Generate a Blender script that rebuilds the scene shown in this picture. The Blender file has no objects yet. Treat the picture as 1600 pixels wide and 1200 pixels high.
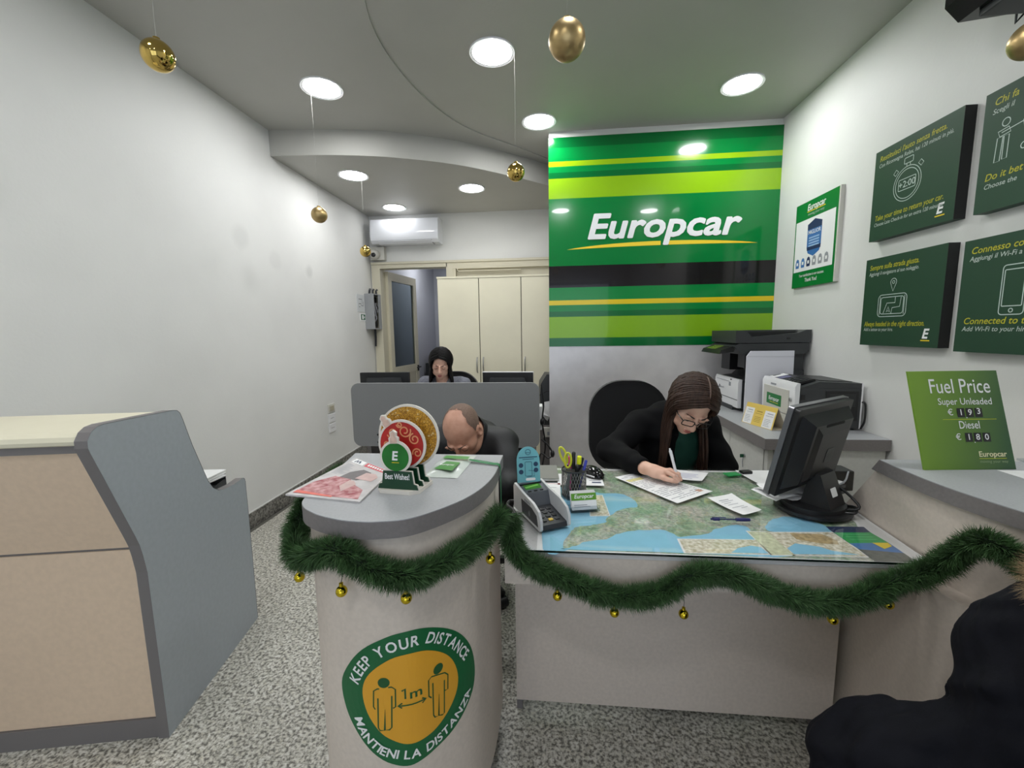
import bpy, bmesh, math, random
import numpy as np
from mathutils import Vector, Matrix, Euler

random.seed(7)
rng = np.random.default_rng(7)
SC = bpy.context.scene
COL = SC.collection
PI = math.pi

# ------------------------------------------------------------------ camera
def look_camera():
    cam = bpy.data.cameras.new('camera')
    cam.sensor_width = 36.0
    cam.lens = 36.0 * 660.0 / 1600.0
    cam.clip_start = 0.03
    o = bpy.data.objects.new('camera', cam)
    COL.objects.link(o)
    yaw, pitch, roll = math.radians(5.49), math.radians(7.15), math.radians(-0.867)
    f = Vector((-math.sin(yaw) * math.cos(pitch), math.cos(yaw) * math.cos(pitch), -math.sin(pitch)))
    r0 = Vector((math.cos(yaw), math.sin(yaw), 0))
    u0 = r0.cross(f)
    r = r0 * math.cos(roll) + u0 * math.sin(roll)
    u = -r0 * math.sin(roll) + u0 * math.cos(roll)
    m = Matrix((r, u, -f)).transposed().to_4x4()
    m.translation = Vector((0, 0, 1.35))
    o.matrix_world = m
    SC.camera = o
look_camera()

# ------------------------------------------------------------------ world and exposure
W = bpy.data.worlds.new('street_daylight')
SC.world = W
W.use_nodes = True
W.node_tree.nodes['Background'].inputs[0].default_value = (0.75, 0.85, 1.0, 1)
W.node_tree.nodes['Background'].inputs[1].default_value = 0.9
SC.view_settings.view_transform = 'Standard'
SC.view_settings.look = 'None'
SC.view_settings.gamma = 1.0
SC.view_settings.use_curve_mapping = False
SC.view_settings.exposure = 1.05
LAMP_STRENGTH = 38.0
LAMP_COLOR = (0.975, 0.985, 0.985)

# ------------------------------------------------------------------ helpers
def lin(c):
    c = c / 255.0
    return c / 12.92 if c <= 0.04045 else ((c + 0.055) / 1.055) ** 2.4
def rgb(r, g, b): return (lin(r), lin(g), lin(b), 1.0)

MATS = {}
def mat(name, col, rough=0.5, metal=0.0, vary=0.0, scale=20.0, bump=0.0, bscale=200.0, spec=0.5, coat=0.0, stretch=None, col2=None, trans=0.0, sheen=0.0):
    """procedural principled material: a colour with noise variation and fine relief"""
    if name in MATS: return MATS[name]
    m = bpy.data.materials.new(name); m.use_nodes = True
    nt = m.node_tree; N = nt.nodes; L = nt.links
    p = N['Principled BSDF']
    p.inputs['Base Color'].default_value = col
    p.inputs['Roughness'].default_value = rough
    p.inputs['Metallic'].default_value = metal
    p.inputs['Specular IOR Level'].default_value = spec
    p.inputs['Coat Weight'].default_value = coat
    if sheen: p.inputs['Sheen Weight'].default_value = sheen
    if trans: p.inputs['Transmission Weight'].default_value = trans
    if vary or bump:
        tc = N.new('ShaderNodeTexCoord'); mp = N.new('ShaderNodeMapping')
        L.new(tc.outputs['Object'], mp.inputs['Vector'])
        if stretch: mp.inputs['Scale'].default_value = stretch
    if vary:
        nz = N.new('ShaderNodeTexNoise'); nz.inputs['Scale'].default_value = scale; nz.inputs['Detail'].default_value = 6
        L.new(mp.outputs[0], nz.inputs['Vector'])
        cr = N.new('ShaderNodeValToRGB')
        c2 = col2 or tuple(max(0, c * (1 - vary)) for c in col[:3]) + (1,)
        c1 = tuple(min(1, c * (1 + vary)) for c in col[:3]) + (1,) if not col2 else col
        cr.color_ramp.elements[0].position = 0.35; cr.color_ramp.elements[0].color = c2
        cr.color_ramp.elements[1].position = 0.65; cr.color_ramp.elements[1].color = c1
        L.new(nz.outputs['Fac'], cr.inputs['Fac']); L.new(cr.outputs['Color'], p.inputs['Base Color'])
    if bump:
        nb = N.new('ShaderNodeTexNoise'); nb.inputs['Scale'].default_value = bscale; nb.inputs['Detail'].default_value = 3
        L.new(mp.outputs[0], nb.inputs['Vector'])
        bp = N.new('ShaderNodeBump'); bp.inputs['Strength'].default_value = bump; bp.inputs['Distance'].default_value = 0.002
        L.new(nb.outputs['Fac'], bp.inputs['Height']); L.new(bp.outputs['Normal'], p.inputs['Normal'])
    MATS[name] = m
    return m

def link(name, me, m, parent=None, loc=None, rot=None, label=None, cat=None, group=None, kind=None):
    o = bpy.data.objects.new(name, me); COL.objects.link(o)
    if m is not None and len(me.materials) == 0: me.materials.append(m)
    if parent is not None: o.parent = parent
    if loc is not None: o.location = loc
    if rot is not None: o.rotation_euler = rot
    tag(o, label, cat, group, kind)
    return o
def tag(o, label=None, cat=None, group=None, kind=None):
    if label: o['label'] = label
    if cat: o['category'] = cat
    if group: o['group'] = group
    if kind: o['kind'] = kind
    return o
def thing(name, loc, label, cat, rotz=0.0, group=None):
    o = bpy.data.objects.new(name, None); COL.objects.link(o)
    o.empty_display_size = 0.05
    o.location = loc; o.rotation_euler = (0, 0, rotz)
    tag(o, label, cat, group); return o
def copy_tree(o, parent=None):
    c = o.copy(); COL.objects.link(c); c.parent = parent
    for ch in list(o.children): copy_tree(ch, c)
    return c

class MB:
    """collects shapes, then links them as one mesh object"""
    def __init__(s): s.v = []; s.f = []
    def add(s, vs, fs):
        n = len(s.v); s.v += [tuple(map(float, q)) for q in vs]; s.f += [tuple(i + n for i in f) for f in fs]; return s
    def box(s, c, d, rot=None, bev=0.0):
        x, y, z = d[0] / 2, d[1] / 2, d[2] / 2
        if bev:
            bm = bmesh.new(); bmesh.ops.create_cube(bm, size=1.0)
            for q in bm.verts: q.co = Vector((q.co.x * d[0], q.co.y * d[1], q.co.z * d[2]))
            bmesh.ops.bevel(bm, geom=bm.edges[:], offset=bev, segments=2, affect='EDGES', profile=0.7)
            bm.verts.index_update()
            vs = [q.co.copy() for q in bm.verts]; fs = [[q.index for q in f.verts] for f in bm.faces]; bm.free()
        else:
            vs = [Vector(q) for q in ((-x, -y, -z), (x, -y, -z), (x, y, -z), (-x, y, -z), (-x, -y, z), (x, -y, z), (x, y, z), (-x, y, z))]
            fs = [(0, 3, 2, 1), (4, 5, 6, 7), (0, 1, 5, 4), (1, 2, 6, 5), (2, 3, 7, 6), (3, 0, 4, 7)]
        if rot is not None:
            M = Euler(rot).to_matrix() if not isinstance(rot, Matrix) else rot
            vs = [M @ q for q in vs]
        return s.add([(q[0] + c[0], q[1] + c[1], q[2] + c[2]) for q in vs], fs)
    def bx(s, x0, x1, y0, y1, z0, z1, bev=0.0):
        return s.box(((x0 + x1) / 2, (y0 + y1) / 2, (z0 + z1) / 2), (x1 - x0, y1 - y0, z1 - z0), None, bev)
    def prism(s, poly, a, b, fn=None):
        """poly in 2-D (ccw), extruded from a to b; fn(u,v,w) -> xyz"""
        fn = fn or (lambda u, v, w: (u, v, w))
        n = len(poly)
        vs = [fn(p[0], p[1], a) for p in poly] + [fn(p[0], p[1], b) for p in poly]
        fs = [tuple(range(n - 1, -1, -1)), tuple(range(n, 2 * n))] + [(i, (i + 1) % n, n + (i + 1) % n, n + i) for i in range(n)]
        return s.add(vs, fs)
    def flat(s, poly, fn): return s.add([fn(p[0], p[1]) for p in poly], [tuple(range(len(poly)))])
    def tube(s, pts, r, seg=8, closed=False, caps=True):
        pts = [Vector(p) for p in pts]; n = len(pts)
        rr = r if isinstance(r, (list, tuple)) else [r] * n
        vs = []; up = Vector((0, 0, 1)); prev = None
        for i, p in enumerate(pts):
            if closed: t = pts[(i + 1) % n] - pts[i - 1]
            else: t = pts[min(i + 1, n - 1)] - pts[max(i - 1, 0)]
            if t.length < 1e-9: t = Vector((0, 0, 1))
            t.normalize()
            if prev is None:
                a = t.cross(up if abs(t.z) < 0.95 else Vector((1, 0, 0)))
            else: a = prev - t * prev.dot(t)
            if a.length < 1e-6: a = t.orthogonal()
            a.normalize(); prev = a; b = t.cross(a)
            for k in range(seg):
                an = 2 * PI * k / seg
                vs.append(p + (a * math.cos(an) + b * math.sin(an)) * rr[i])
        fs = []
        m = n if closed else n - 1
        for i in range(m):
            for k in range(seg):
                j = (i + 1) % n; k2 = (k + 1) % seg
                fs.append((i * seg + k, i * seg + k2, j * seg + k2, j * seg + k))
        if caps and not closed:
            fs.append(tuple(range(seg - 1, -1, -1))); fs.append(tuple((n - 1) * seg + k for k in range(seg)))
        return s.add(vs, fs)
    def lathe(s, prof, c=(0, 0, 0), seg=24, fn=None):
        """prof: list of (r,z)"""
        vs = []
        for r, z in prof:
            for k in range(seg):
                an = 2 * PI * k / seg
                q = (r * math.cos(an), r * math.sin(an), z)
                if fn: q = fn(*q)
                vs.append((q[0] + c[0], q[1] + c[1], q[2] + c[2]))
        fs = [(i * seg + k, i * seg + (k + 1) % seg, (i + 1) * seg + (k + 1) % seg, (i + 1) * seg + k) for i in range(len(prof) - 1) for k in range(seg)]
        if prof[0][0] > 1e-6: fs.append(tuple(range(seg - 1, -1, -1)))
        if prof[-1][0] > 1e-6: fs.append(tuple((len(prof) - 1) * seg + k for k in range(seg)))
        return s.add(vs, fs)
    def ball(s, c, r, seg=20, rings=12, sq=(1, 1, 1)):
        prof = [(max(1e-5, r * math.sin(PI * i / rings)), -r * math.cos(PI * i / rings)) for i in range(rings + 1)]
        return s.lathe(prof, c, seg, lambda x, y, z: (x * sq[0], y * sq[1], z * sq[2]))
    def build(s, name, m, parent=None, smooth=False, loc=None, rot=None, label=None, cat=None, group=None, kind=None, sharp=40):
        me = bpy.data.meshes.new(name)
        me.from_pydata(s.v, [], s.f); me.update()
        bm = bmesh.new(); bm.from_mesh(me); bmesh.ops.recalc_face_normals(bm, faces=bm.faces[:]); bm.to_mesh(me); bm.free()
        if smooth:
            for p in me.polygons: p.use_smooth = True
            try: me.set_sharp_from_angle(angle=math.radians(sharp))
            except Exception: pass
        return link(name, me, m, parent, loc, rot, label, cat, group, kind)

def catmull(pts, n=6, closed=False):
    P = [Vector(p) for p in pts]; out = []
    Q = ([P[-1]] + P + [P[0], P[1]]) if closed else ([2 * P[0] - P[1]] + P + [2 * P[-1] - P[-2]])
    for i in range(1, len(Q) - 2):
        p0, p1, p2, p3 = Q[i - 1], Q[i], Q[i + 1], Q[i + 2]
        for k in range(n):
            t = k / n
            out.append(0.5 * ((2 * p1) + (p2 - p0) * t + (2 * p0 - 5 * p1 + 4 * p2 - p3) * t * t + (3 * p1 - p0 - 3 * p2 + p3) * t ** 3))
    if not closed: out.append(P[-1])
    return out
def rrect(w, h, r, n=6, cx=0, cy=0):
    o = []
    for (sx, sy, a0) in ((1, -1, -PI / 2), (1, 1, 0), (-1, 1, PI / 2), (-1, -1, PI)):
        for k in range(n + 1):
            a = a0 + PI / 2 * k / n
            o.append((cx + sx * (w / 2 - r) + r * math.cos(a), cy + sy * (h / 2 - r) + r * math.sin(a)))
    return o
def circle2(r, n=32, cx=0, cy=0, sx=1, sy=1): return [(cx + sx * r * math.cos(2 * PI * k / n), cy + sy * r * math.sin(2 * PI * k / n)) for k in range(n)]

# text and line work as flat print -------------------------------------------------
_txt = {}
def text2d(body, size=1.0, bold=0.0, shear=0.0, align='LEFT', width=None, sp=1.0):
    """triangulated letters in 2-D: (verts, faces)"""
    cu = bpy.data.curves.new('t', 'FONT'); cu.body = body; cu.size = size; cu.offset = bold * size; cu.shear = shear
    cu.align_x = align; cu.resolution_u = 3; cu.fill_mode = 'FRONT'; cu.space_character = sp
    ob = bpy.data.objects.new('t', cu); COL.objects.link(ob)
    dg = bpy.context.evaluated_depsgraph_get(); dg.update()
    me = bpy.data.meshes.new_from_object(ob.evaluated_get(dg))
    vs = [(v.co.x, v.co.y) for v in me.vertices]; fs = [tuple(p.vertices) for p in me.polygons]
    bpy.data.objects.remove(ob); bpy.data.curves.remove(cu); bpy.data.meshes.remove(me)
    if width and vs:
        x0 = min(v[0] for v in vs); x1 = max(v[0] for v in vs); k = width / max(1e-6, x1 - x0)
        vs = [(v[0] * k, v[1]) for v in vs]
    return vs, fs
def lettering(body, fn, m, parent, size, bold=0.02, shear=0.0, align='LEFT', width=None, sp=1.0, name='lettering', off=(0, 0), label=None, fat=0.0):
    vs, fs = text2d(body, size, bold, shear, align, width, sp)
    if not vs: return None
    b = MB(); b.add([fn(x + off[0], y + off[1]) for x, y in vs], fs)
    if fat:      # heavier strokes: the outline repeated around itself
        o0 = Vector(fn(0, 0)); nn = (Vector(fn(1, 0)) - o0).cross(Vector(fn(0, 1)) - o0).normalized() * 0.0004
        for k in range(8): b.add([Vector(fn(x + off[0] + fat * math.cos(PI * k / 4), y + off[1] + fat * math.sin(PI * k / 4))) + nn * (k + 1) for x, y in vs], fs)
    me = bpy.data.meshes.new(name); me.from_pydata(b.v, [], b.f); me.update()
    return link(name, me, m, parent, label=label)
def stroke(pts, w, closed=False):
    """ribbon of width w along a 2-D polyline: (verts, faces)"""
    P = [Vector((p[0], p[1])) for p in pts]; n = len(P); vs = []; fs = []
    for i in range(n):
        a = P[i - 1] if (i > 0 or closed) else P[0]; c = P[(i + 1) % n] if (i < n - 1 or closed) else P[-1]
        t = c - a
        if t.length < 1e-9: t = Vector((1, 0))
        t.normalize(); nn = Vector((-t.y, t.x)) * w / 2
        vs += [P[i] + nn, P[i] - nn]
    for i in range(n if closed else n - 1):
        j = (i + 1) % n; fs.append((2 * i, 2 * i + 1, 2 * j + 1, 2 * j))
    return [(v.x, v.y) for v in vs], fs
def linework(name, lines, w, fn, m, parent):
    b = MB()
    for L_ in lines:
        cl = False
        if isinstance(L_, tuple) and L_[0] == 'c': cl = True; L_ = L_[1]
        vs, fs = stroke(L_, w, cl); b.add([fn(*v) for v in vs], fs)
    me = bpy.data.meshes.new(name); me.from_pydata(b.v, [], b.f); me.update()
    return link(name, me, m, parent)
def patch(name, poly, fn, m, parent): return MBflat(name, [poly], fn, m, parent)
def MBflat(name, polys, fn, m, parent):
    b = MB()
    for p in polys: b.flat(p, fn)
    me = bpy.data.meshes.new(name); me.from_pydata(b.v, [], b.f); me.update()
    return link(name, me, m, parent)

# signed distance modelling for bodies and clothes ---------------------------------
class Blob:
    def __init__(s, lo, hi, res):
        s.lo = np.array(lo, float); s.res = res
        s.n = np.ceil((np.array(hi, float) - s.lo) / res).astype(int) + 1
        s.f = np.full(s.n, 0.2, np.float32)
    def _sub(s, lo, hi, pad):
        a = np.clip(np.floor((np.minimum(lo, hi) - pad - s.lo) / s.res).astype(int), 0, s.n - 1)
        b = np.clip(np.ceil((np.maximum(lo, hi) + pad - s.lo) / s.res).astype(int) + 1, 1, s.n)
        if (b <= a).any(): return None
        ax = [(s.lo[i] + s.res * np.arange(a[i], b[i])).astype(np.float32) for i in range(3)]
        return (slice(a[0], b[0]), slice(a[1], b[1]), slice(a[2], b[2])), ax[0][:, None, None], ax[1][None, :, None], ax[2][None, None, :]
    def _put(s, sl, d, k, mode):
        g = s.f[sl]
        if mode == 'add':
            h = np.maximum(k - np.abs(g - d), 0) / k; s.f[sl] = np.minimum(g, d) - h * h * k * 0.25
        else:
            d = -d; h = np.maximum(k - np.abs(g - d), 0) / k; s.f[sl] = np.maximum(g, d) + h * h * k * 0.25
    def cap(s, p, q, r1, r2=None, k=0.02, mode='add'):
        p = np.array(p, float); q = np.array(q, float); r2 = r1 if r2 is None else r2
        R = max(r1, r2); S = s._sub(np.minimum(p, q), np.maximum(p, q), R + k + 2 * s.res)
        if S is None: return s
        sl, X, Y, Z = S; d = q - p; L2 = max(1e-12, float(d @ d))
        t = np.clip(((X - p[0]) * d[0] + (Y - p[1]) * d[1] + (Z - p[2]) * d[2]) / L2, 0, 1)
        D = np.sqrt((X - p[0] - t * d[0]) ** 2 + (Y - p[1] - t * d[1]) ** 2 + (Z - p[2] - t * d[2]) ** 2) - (r1 + (r2 - r1) * t)
        s._put(sl, D, k, mode); return s
    def chain(s, pts, rs, k=0.02):
        for i in range(len(pts) - 1): s.cap(pts[i], pts[i + 1], rs[i], rs[i + 1], k)
        return s
    def ell(s, c, r, M=None, k=0.02, mode='add'):
        c = np.array(c, float); r = np.array(r, float); R = r.max()
        S = s._sub(c, c, R + k + 2 * s.res)
        if S is None: return s
        sl, X, Y, Z = S; X = X - c[0]; Y = Y - c[1]; Z = Z - c[2]
        if M is not None:
            A = np.array(M)   # columns are the local axes
            X, Y, Z = (A[0, i] * X + A[1, i] * Y + A[2, i] * Z for i in range(3))
        k0 = np.sqrt((X / r[0]) ** 2 + (Y / r[1]) ** 2 + (Z / r[2]) ** 2)
        k1 = np.sqrt((X / r[0] ** 2) ** 2 + (Y / r[1] ** 2) ** 2 + (Z / r[2] ** 2) ** 2)
        D = k0 * (k0 - 1) / np.maximum(k1, 1e-6)
        s._put(sl, D.astype(np.float32), k, mode); return s
    def ripple(s, amp, fr, seed=0, stretch=(1, 1, 1)):
        r = np.random.default_rng(seed)
        X = (s.lo[0] + s.res * np.arange(s.n[0]))[:, None, None]; Y = (s.lo[1] + s.res * np.arange(s.n[1]))[None, :, None]; Z = (s.lo[2] + s.res * np.arange(s.n[2]))[None, None, :]
        for i in range(4):
            d = r.normal(size=3) * np.array(stretch); d /= np.linalg.norm(d); w = fr * (1 + 0.7 * i); ph = r.uniform(0, 6, 3)
            s.f += (amp / (1 + 0.5 * i) * np.sin(w * (d[0] * X + d[1] * Y + d[2] * Z) + ph[0] + 1.5 * np.sin(w * 0.4 * (d[1] * X - d[0] * Y + d[2] * Z) + ph[1]))).astype(np.float32)
        return s
    def mesh(s, name, keep=None):
        f = s.f; ins = f < 0
        nx, ny, nz = f.shape
        cnt = np.zeros((nx - 1, ny - 1, nz - 1), np.int8)
        offs = [(a, b, c) for a in (0, 1) for b in (0, 1) for c in (0, 1)]
        for a, b, c in offs: cnt += ins[a:nx - 1 + a, b:ny - 1 + b, c:nz - 1 + c]
        act = (cnt > 0) & (cnt < 8)
        idx = np.argwhere(act); I, J, K = idx.T
        vid = np.full(act.shape, -1, np.int64); vid[I, J, K] = np.arange(len(idx))
        acc = np.zeros((len(idx), 3)); num = np.zeros(len(idx))
        for a in offs:
            for ax in range(3):
                if a[ax]: continue
                b = list(a); b[ax] = 1
                fa = f[I + a[0], J + a[1], K + a[2]]; fb = f[I + b[0], J + b[1], K + b[2]]
                m = (fa < 0) != (fb < 0)
                t = np.where(m, fa / np.where(fa == fb, 1, fa - fb), 0)
                pt = np.array(a, float)[None, :].repeat(len(idx), 0); pt[:, ax] += t
                acc += pt * m[:, None]; num += m
        V = s.lo + s.res * (idx + acc / num[:, None])
        F = []
        for ax in range(3):
            sl0 = [slice(None)] * 3; sl1 = [slice(None)] * 3; sl0[ax] = slice(0, -1); sl1[ax] = slice(1, None)
            A = ins[tuple(sl0)]; B = ins[tuple(sl1)]
            e = np.argwhere(A != B); u, v = [(1, 2), (2, 0), (0, 1)][ax]
            ok = (e[:, u] > 0) & (e[:, v] > 0) & (e[:, u] < f.shape[u] - 1) & (e[:, v] < f.shape[v] - 1); e = e[ok]
            q = []
            for du, dv in ((-1, -1), (0, -1), (0, 0), (-1, 0)):
                w = e.copy(); w[:, u] += du; w[:, v] += dv; q.append(vid[w[:, 0], w[:, 1], w[:, 2]])
            q = np.stack(q, 1); flip = ~A[e[:, 0], e[:, 1], e[:, 2]]
            q[flip] = q[flip][:, ::-1]; F.append(q)
        F = np.concatenate(F)
        if keep is not None:
            cen = V[F].mean(1); F = F[keep(cen)]
            used = np.unique(F); mp = np.full(len(V), -1); mp[used] = np.arange(len(used)); V = V[used]; F = mp[F]
        me = bpy.data.meshes.new(name)
        me.from_pydata(V.tolist(), [], F.tolist()); me.update()
        me.polygons.foreach_set('use_smooth', [True] * len(me.polygons))
        return me

# ------------------------------------------------------------------ materials of the room
def speckle(name, light, mid, dark, rough, scale):
    m = bpy.data.materials.new(name); m.use_nodes = True
    nt = m.node_tree; N = nt.nodes; L = nt.links; p = N['Principled BSDF']
    g = N.new('ShaderNodeNewGeometry')
    n1 = N.new('ShaderNodeTexNoise'); n1.inputs['Scale'].default_value = scale; n1.inputs['Detail'].default_value = 2.5; n1.inputs['Roughness'].default_value = 0.6
    n2 = N.new('ShaderNodeTexVoronoi'); n2.inputs['Scale'].default_value = scale * 0.9
    n3 = N.new('ShaderNodeTexNoise'); n3.inputs['Scale'].default_value = 1.3
    for n in (n1, n2, n3): L.new(g.outputs['Position'], n.inputs['Vector'])
    cr = N.new('ShaderNodeValToRGB'); e = cr.color_ramp.elements
    e[0].position = 0.38; e[0].color = dark; e[1].position = 0.60; e[1].color = light
    q = e.new(0.47); q.color = mid
    L.new(n1.outputs['Fac'], cr.inputs['Fac'])
    bw = N.new('ShaderNodeRGBToBW'); L.new(n2.outputs['Color'], bw.inputs[0])
    mx = N.new('ShaderNodeMixRGB'); mx.blend_type = 'OVERLAY'; mx.inputs[0].default_value = 0.35
    L.new(cr.outputs[0], mx.inputs[1]); L.new(bw.outputs[0], mx.inputs[2])
    mx2 = N.new('ShaderNodeMixRGB'); mx2.blend_type = 'MULTIPLY'; mx2.inputs[0].default_value = 0.25
    L.new(mx.outputs[0], mx2.inputs[1]); L.new(n3.outputs['Fac'], mx2.inputs[2])
    L.new(mx2.outputs[0], p.inputs['Base Color']); p.inputs['Roughness'].default_value = rough
    MATS[name] = m; return m
def wall_mat(name, col, marks=()):
    m = bpy.data.materials.new(name); m.use_nodes = True
    nt = m.node_tree; N = nt.nodes; L = nt.links; p = N['Principled BSDF']
    g = N.new('ShaderNodeNewGeometry')
    n1 = N.new('ShaderNodeTexNoise'); n1.inputs['Scale'].default_value = 2.2; n1.inputs['Detail'].default_value = 5
    L.new(g.outputs['Position'], n1.inputs['Vector'])
    cr = N.new('ShaderNodeValToRGB'); cr.color_ramp.elements[0].color = tuple(c * 0.95 for c in col[:3]) + (1,); cr.color_ramp.elements[1].color = col
    cr.color_ramp.elements[0].position = 0.3; cr.color_ramp.elements[1].position = 0.6
    L.new(n1.outputs['Fac'], cr.inputs[0]); out = cr.outputs[0]
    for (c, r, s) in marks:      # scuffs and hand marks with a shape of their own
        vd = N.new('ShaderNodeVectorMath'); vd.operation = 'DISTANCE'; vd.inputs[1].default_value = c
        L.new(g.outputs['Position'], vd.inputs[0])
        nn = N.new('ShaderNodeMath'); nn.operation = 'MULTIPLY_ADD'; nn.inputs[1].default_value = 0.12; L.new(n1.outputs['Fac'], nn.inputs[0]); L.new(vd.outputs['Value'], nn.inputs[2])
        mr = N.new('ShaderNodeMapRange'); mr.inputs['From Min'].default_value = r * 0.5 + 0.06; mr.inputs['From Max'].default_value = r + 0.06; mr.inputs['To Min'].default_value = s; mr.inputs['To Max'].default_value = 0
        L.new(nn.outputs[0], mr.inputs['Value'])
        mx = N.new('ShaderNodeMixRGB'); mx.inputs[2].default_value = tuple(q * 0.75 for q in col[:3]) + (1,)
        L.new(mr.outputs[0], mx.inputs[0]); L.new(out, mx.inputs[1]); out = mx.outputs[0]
    L.new(out, p.inputs['Base Color']); p.inputs['Roughness'].default_value = 0.55
    nb = N.new('ShaderNodeTexNoise'); nb.inputs['Scale'].default_value = 60; nb.inputs['Detail'].default_value = 4; L.new(g.outputs['Position'], nb.inputs['Vector'])
    bp = N.new('ShaderNodeBump'); bp.inputs['Strength'].default_value = 0.12; bp.inputs['Distance'].default_value = 0.004
    L.new(nb.outputs['Fac'], bp.inputs['Height']); L.new(bp.outputs[0], p.inputs['Normal'])
    MATS[name] = m; return m
M_FLOOR = speckle('granite_floor', rgb(222, 219, 208), rgb(176, 173, 162), rgb(112, 109, 102), 0.35, 88)
M_BASE = speckle('granite_skirting', rgb(150, 148, 142), rgb(112, 110, 104), rgb(70, 68, 64), 0.3, 62)
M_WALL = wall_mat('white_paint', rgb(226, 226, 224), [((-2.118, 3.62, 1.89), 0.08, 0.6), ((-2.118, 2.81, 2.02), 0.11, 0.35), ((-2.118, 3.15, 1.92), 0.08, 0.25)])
M_WALL2 = wall_mat('white_paint_plain', rgb(226, 226, 223))
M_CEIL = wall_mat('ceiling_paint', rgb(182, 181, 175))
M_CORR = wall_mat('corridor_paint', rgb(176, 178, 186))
M_CREAM = mat('cream_laminate', rgb(226, 220, 196), 0.45, vary=0.03, scale=3)
M_FRAME = mat('cream_frame_paint', rgb(205, 199, 178), 0.4)
M_GREY = mat('grey_laminate', rgb(162, 164, 167), 0.42, vary=0.05, scale=160)
M_GREYD = mat('grey_edge', rgb(122, 117, 116), 0.5, vary=0.06, scale=120)
M_BEIGE = mat('beige_laminate', rgb(212, 200, 188), 0.4, vary=0.04, scale=90, bump=0.1, bscale=300)
M_TAN = mat('tan_laminate', rgb(226, 202, 176), 0.5, vary=0.03, scale=60)
M_SLATE = mat('slate_laminate', rgb(168, 175, 181), 0.45, vary=0.03, scale=60)
M_SLATED = mat('slate_edge', rgb(120, 116, 116), 0.5)
M_BLACK = mat('black_plastic', rgb(22, 22, 24), 0.4, bump=0.1, bscale=600)
M_BLACKG = mat('black_gloss', rgb(14, 14, 16), 0.15)
M_DGREY = mat('dark_grey_plastic', rgb(52, 54, 56), 0.45, bump=0.1, bscale=600)
M_WHITE = mat('white_plastic', rgb(228, 228, 230), 0.3)
M_OFFW = mat('warm_white_plastic', rgb(205, 203, 195), 0.45)
M_PAPER = mat('paper', rgb(232, 232, 232), 0.7, vary=0.02, scale=30)
M_STEEL = mat('steel', rgb(180, 180, 182), 0.3, 1.0)
M_GOLD = mat('gold_mirror', rgb(206, 176, 98), 0.05, 1.0)
M_GOLDM = mat('gold_satin', rgb(182, 158, 112), 0.38, 1.0)
M_EGREEN = mat('brand_green', rgb(0, 120, 48), 0.35)
M_EDARK = mat('board_dark_green', rgb(22, 62, 40), 0.55, vary=0.04, scale=300)
M_EYEL = mat('print_yellow', rgb(235, 205, 40), 0.5)
M_EWHT = mat('print_white', rgb(238, 238, 238), 0.5)
M_INK = mat('print_ink', rgb(60, 62, 70), 0.6)
M_INKL = mat('print_grey', rgb(150, 152, 158), 0.6)
M_LIME = mat('print_lime', rgb(190, 200, 40), 0.5)
M_TEAL = mat('teal_card', rgb(110, 180, 190), 0.45)
M_NAVY = mat('print_navy', rgb(35, 50, 90), 0.5)
M_LBLUE = mat('print_blue', rgb(70, 120, 180), 0.4)
def emit_mat(k=1.0):
    m = bpy.data.materials.new('led_diffuser'); m.use_nodes = True; N = m.node_tree.nodes
    p = N['Principled BSDF']; p.inputs['Base Color'].default_value = (0.9, 0.9, 0.9, 1)
    p.inputs['Emission Color'].default_value = LAMP_COLOR + (1,); p.inputs['Emission Strength'].default_value = LAMP_STRENGTH * k
    return m
M_LED = emit_mat(); M_LED2 = emit_mat(0.6)
def glass_mat(name, tint=(1, 1, 1), rough=0.0, ior=1.5):
    """thin clear sheet: fresnel reflection over straight transmission"""
    m = bpy.data.materials.new(name); m.use_nodes = True; N = m.node_tree.nodes; L = m.node_tree.links
    N.remove(N['Principled BSDF']); out = N['Material Output']
    tr = N.new('ShaderNodeBsdfTransparent'); tr.inputs[0].default_value = tint + (1,)
    gl = N.new('ShaderNodeBsdfGlossy'); gl.inputs['Roughness'].default_value = rough
    lw_ = N.new('ShaderNodeLayerWeight'); lw_.inputs['Blend'].default_value = 0.5
    pw_ = N.new('ShaderNodeMath'); pw_.operation = 'POWER'; pw_.inputs[1].default_value = 5.0; L.new(lw_.outputs['Facing'], pw_.inputs[0])
    fr = N.new('ShaderNodeMath'); fr.operation = 'MULTIPLY_ADD'; fr.inputs[1].default_value = 0.97; fr.inputs[2].default_value = 0.025; L.new(pw_.outputs[0], fr.inputs[0])
    mx = N.new('ShaderNodeMixShader'); L.new(fr.outputs[0], mx.inputs[0]); L.new(tr.outputs[0], mx.inputs[1]); L.new(gl.outputs[0], mx.inputs[2])
    L.new(mx.outputs[0], out.inputs['Surface']); MATS[name] = m; return m
M_GLASS = glass_mat('clear_glass')
M_GLASSD = glass_mat('door_glass', (0.55, 0.6, 0.62))

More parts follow.
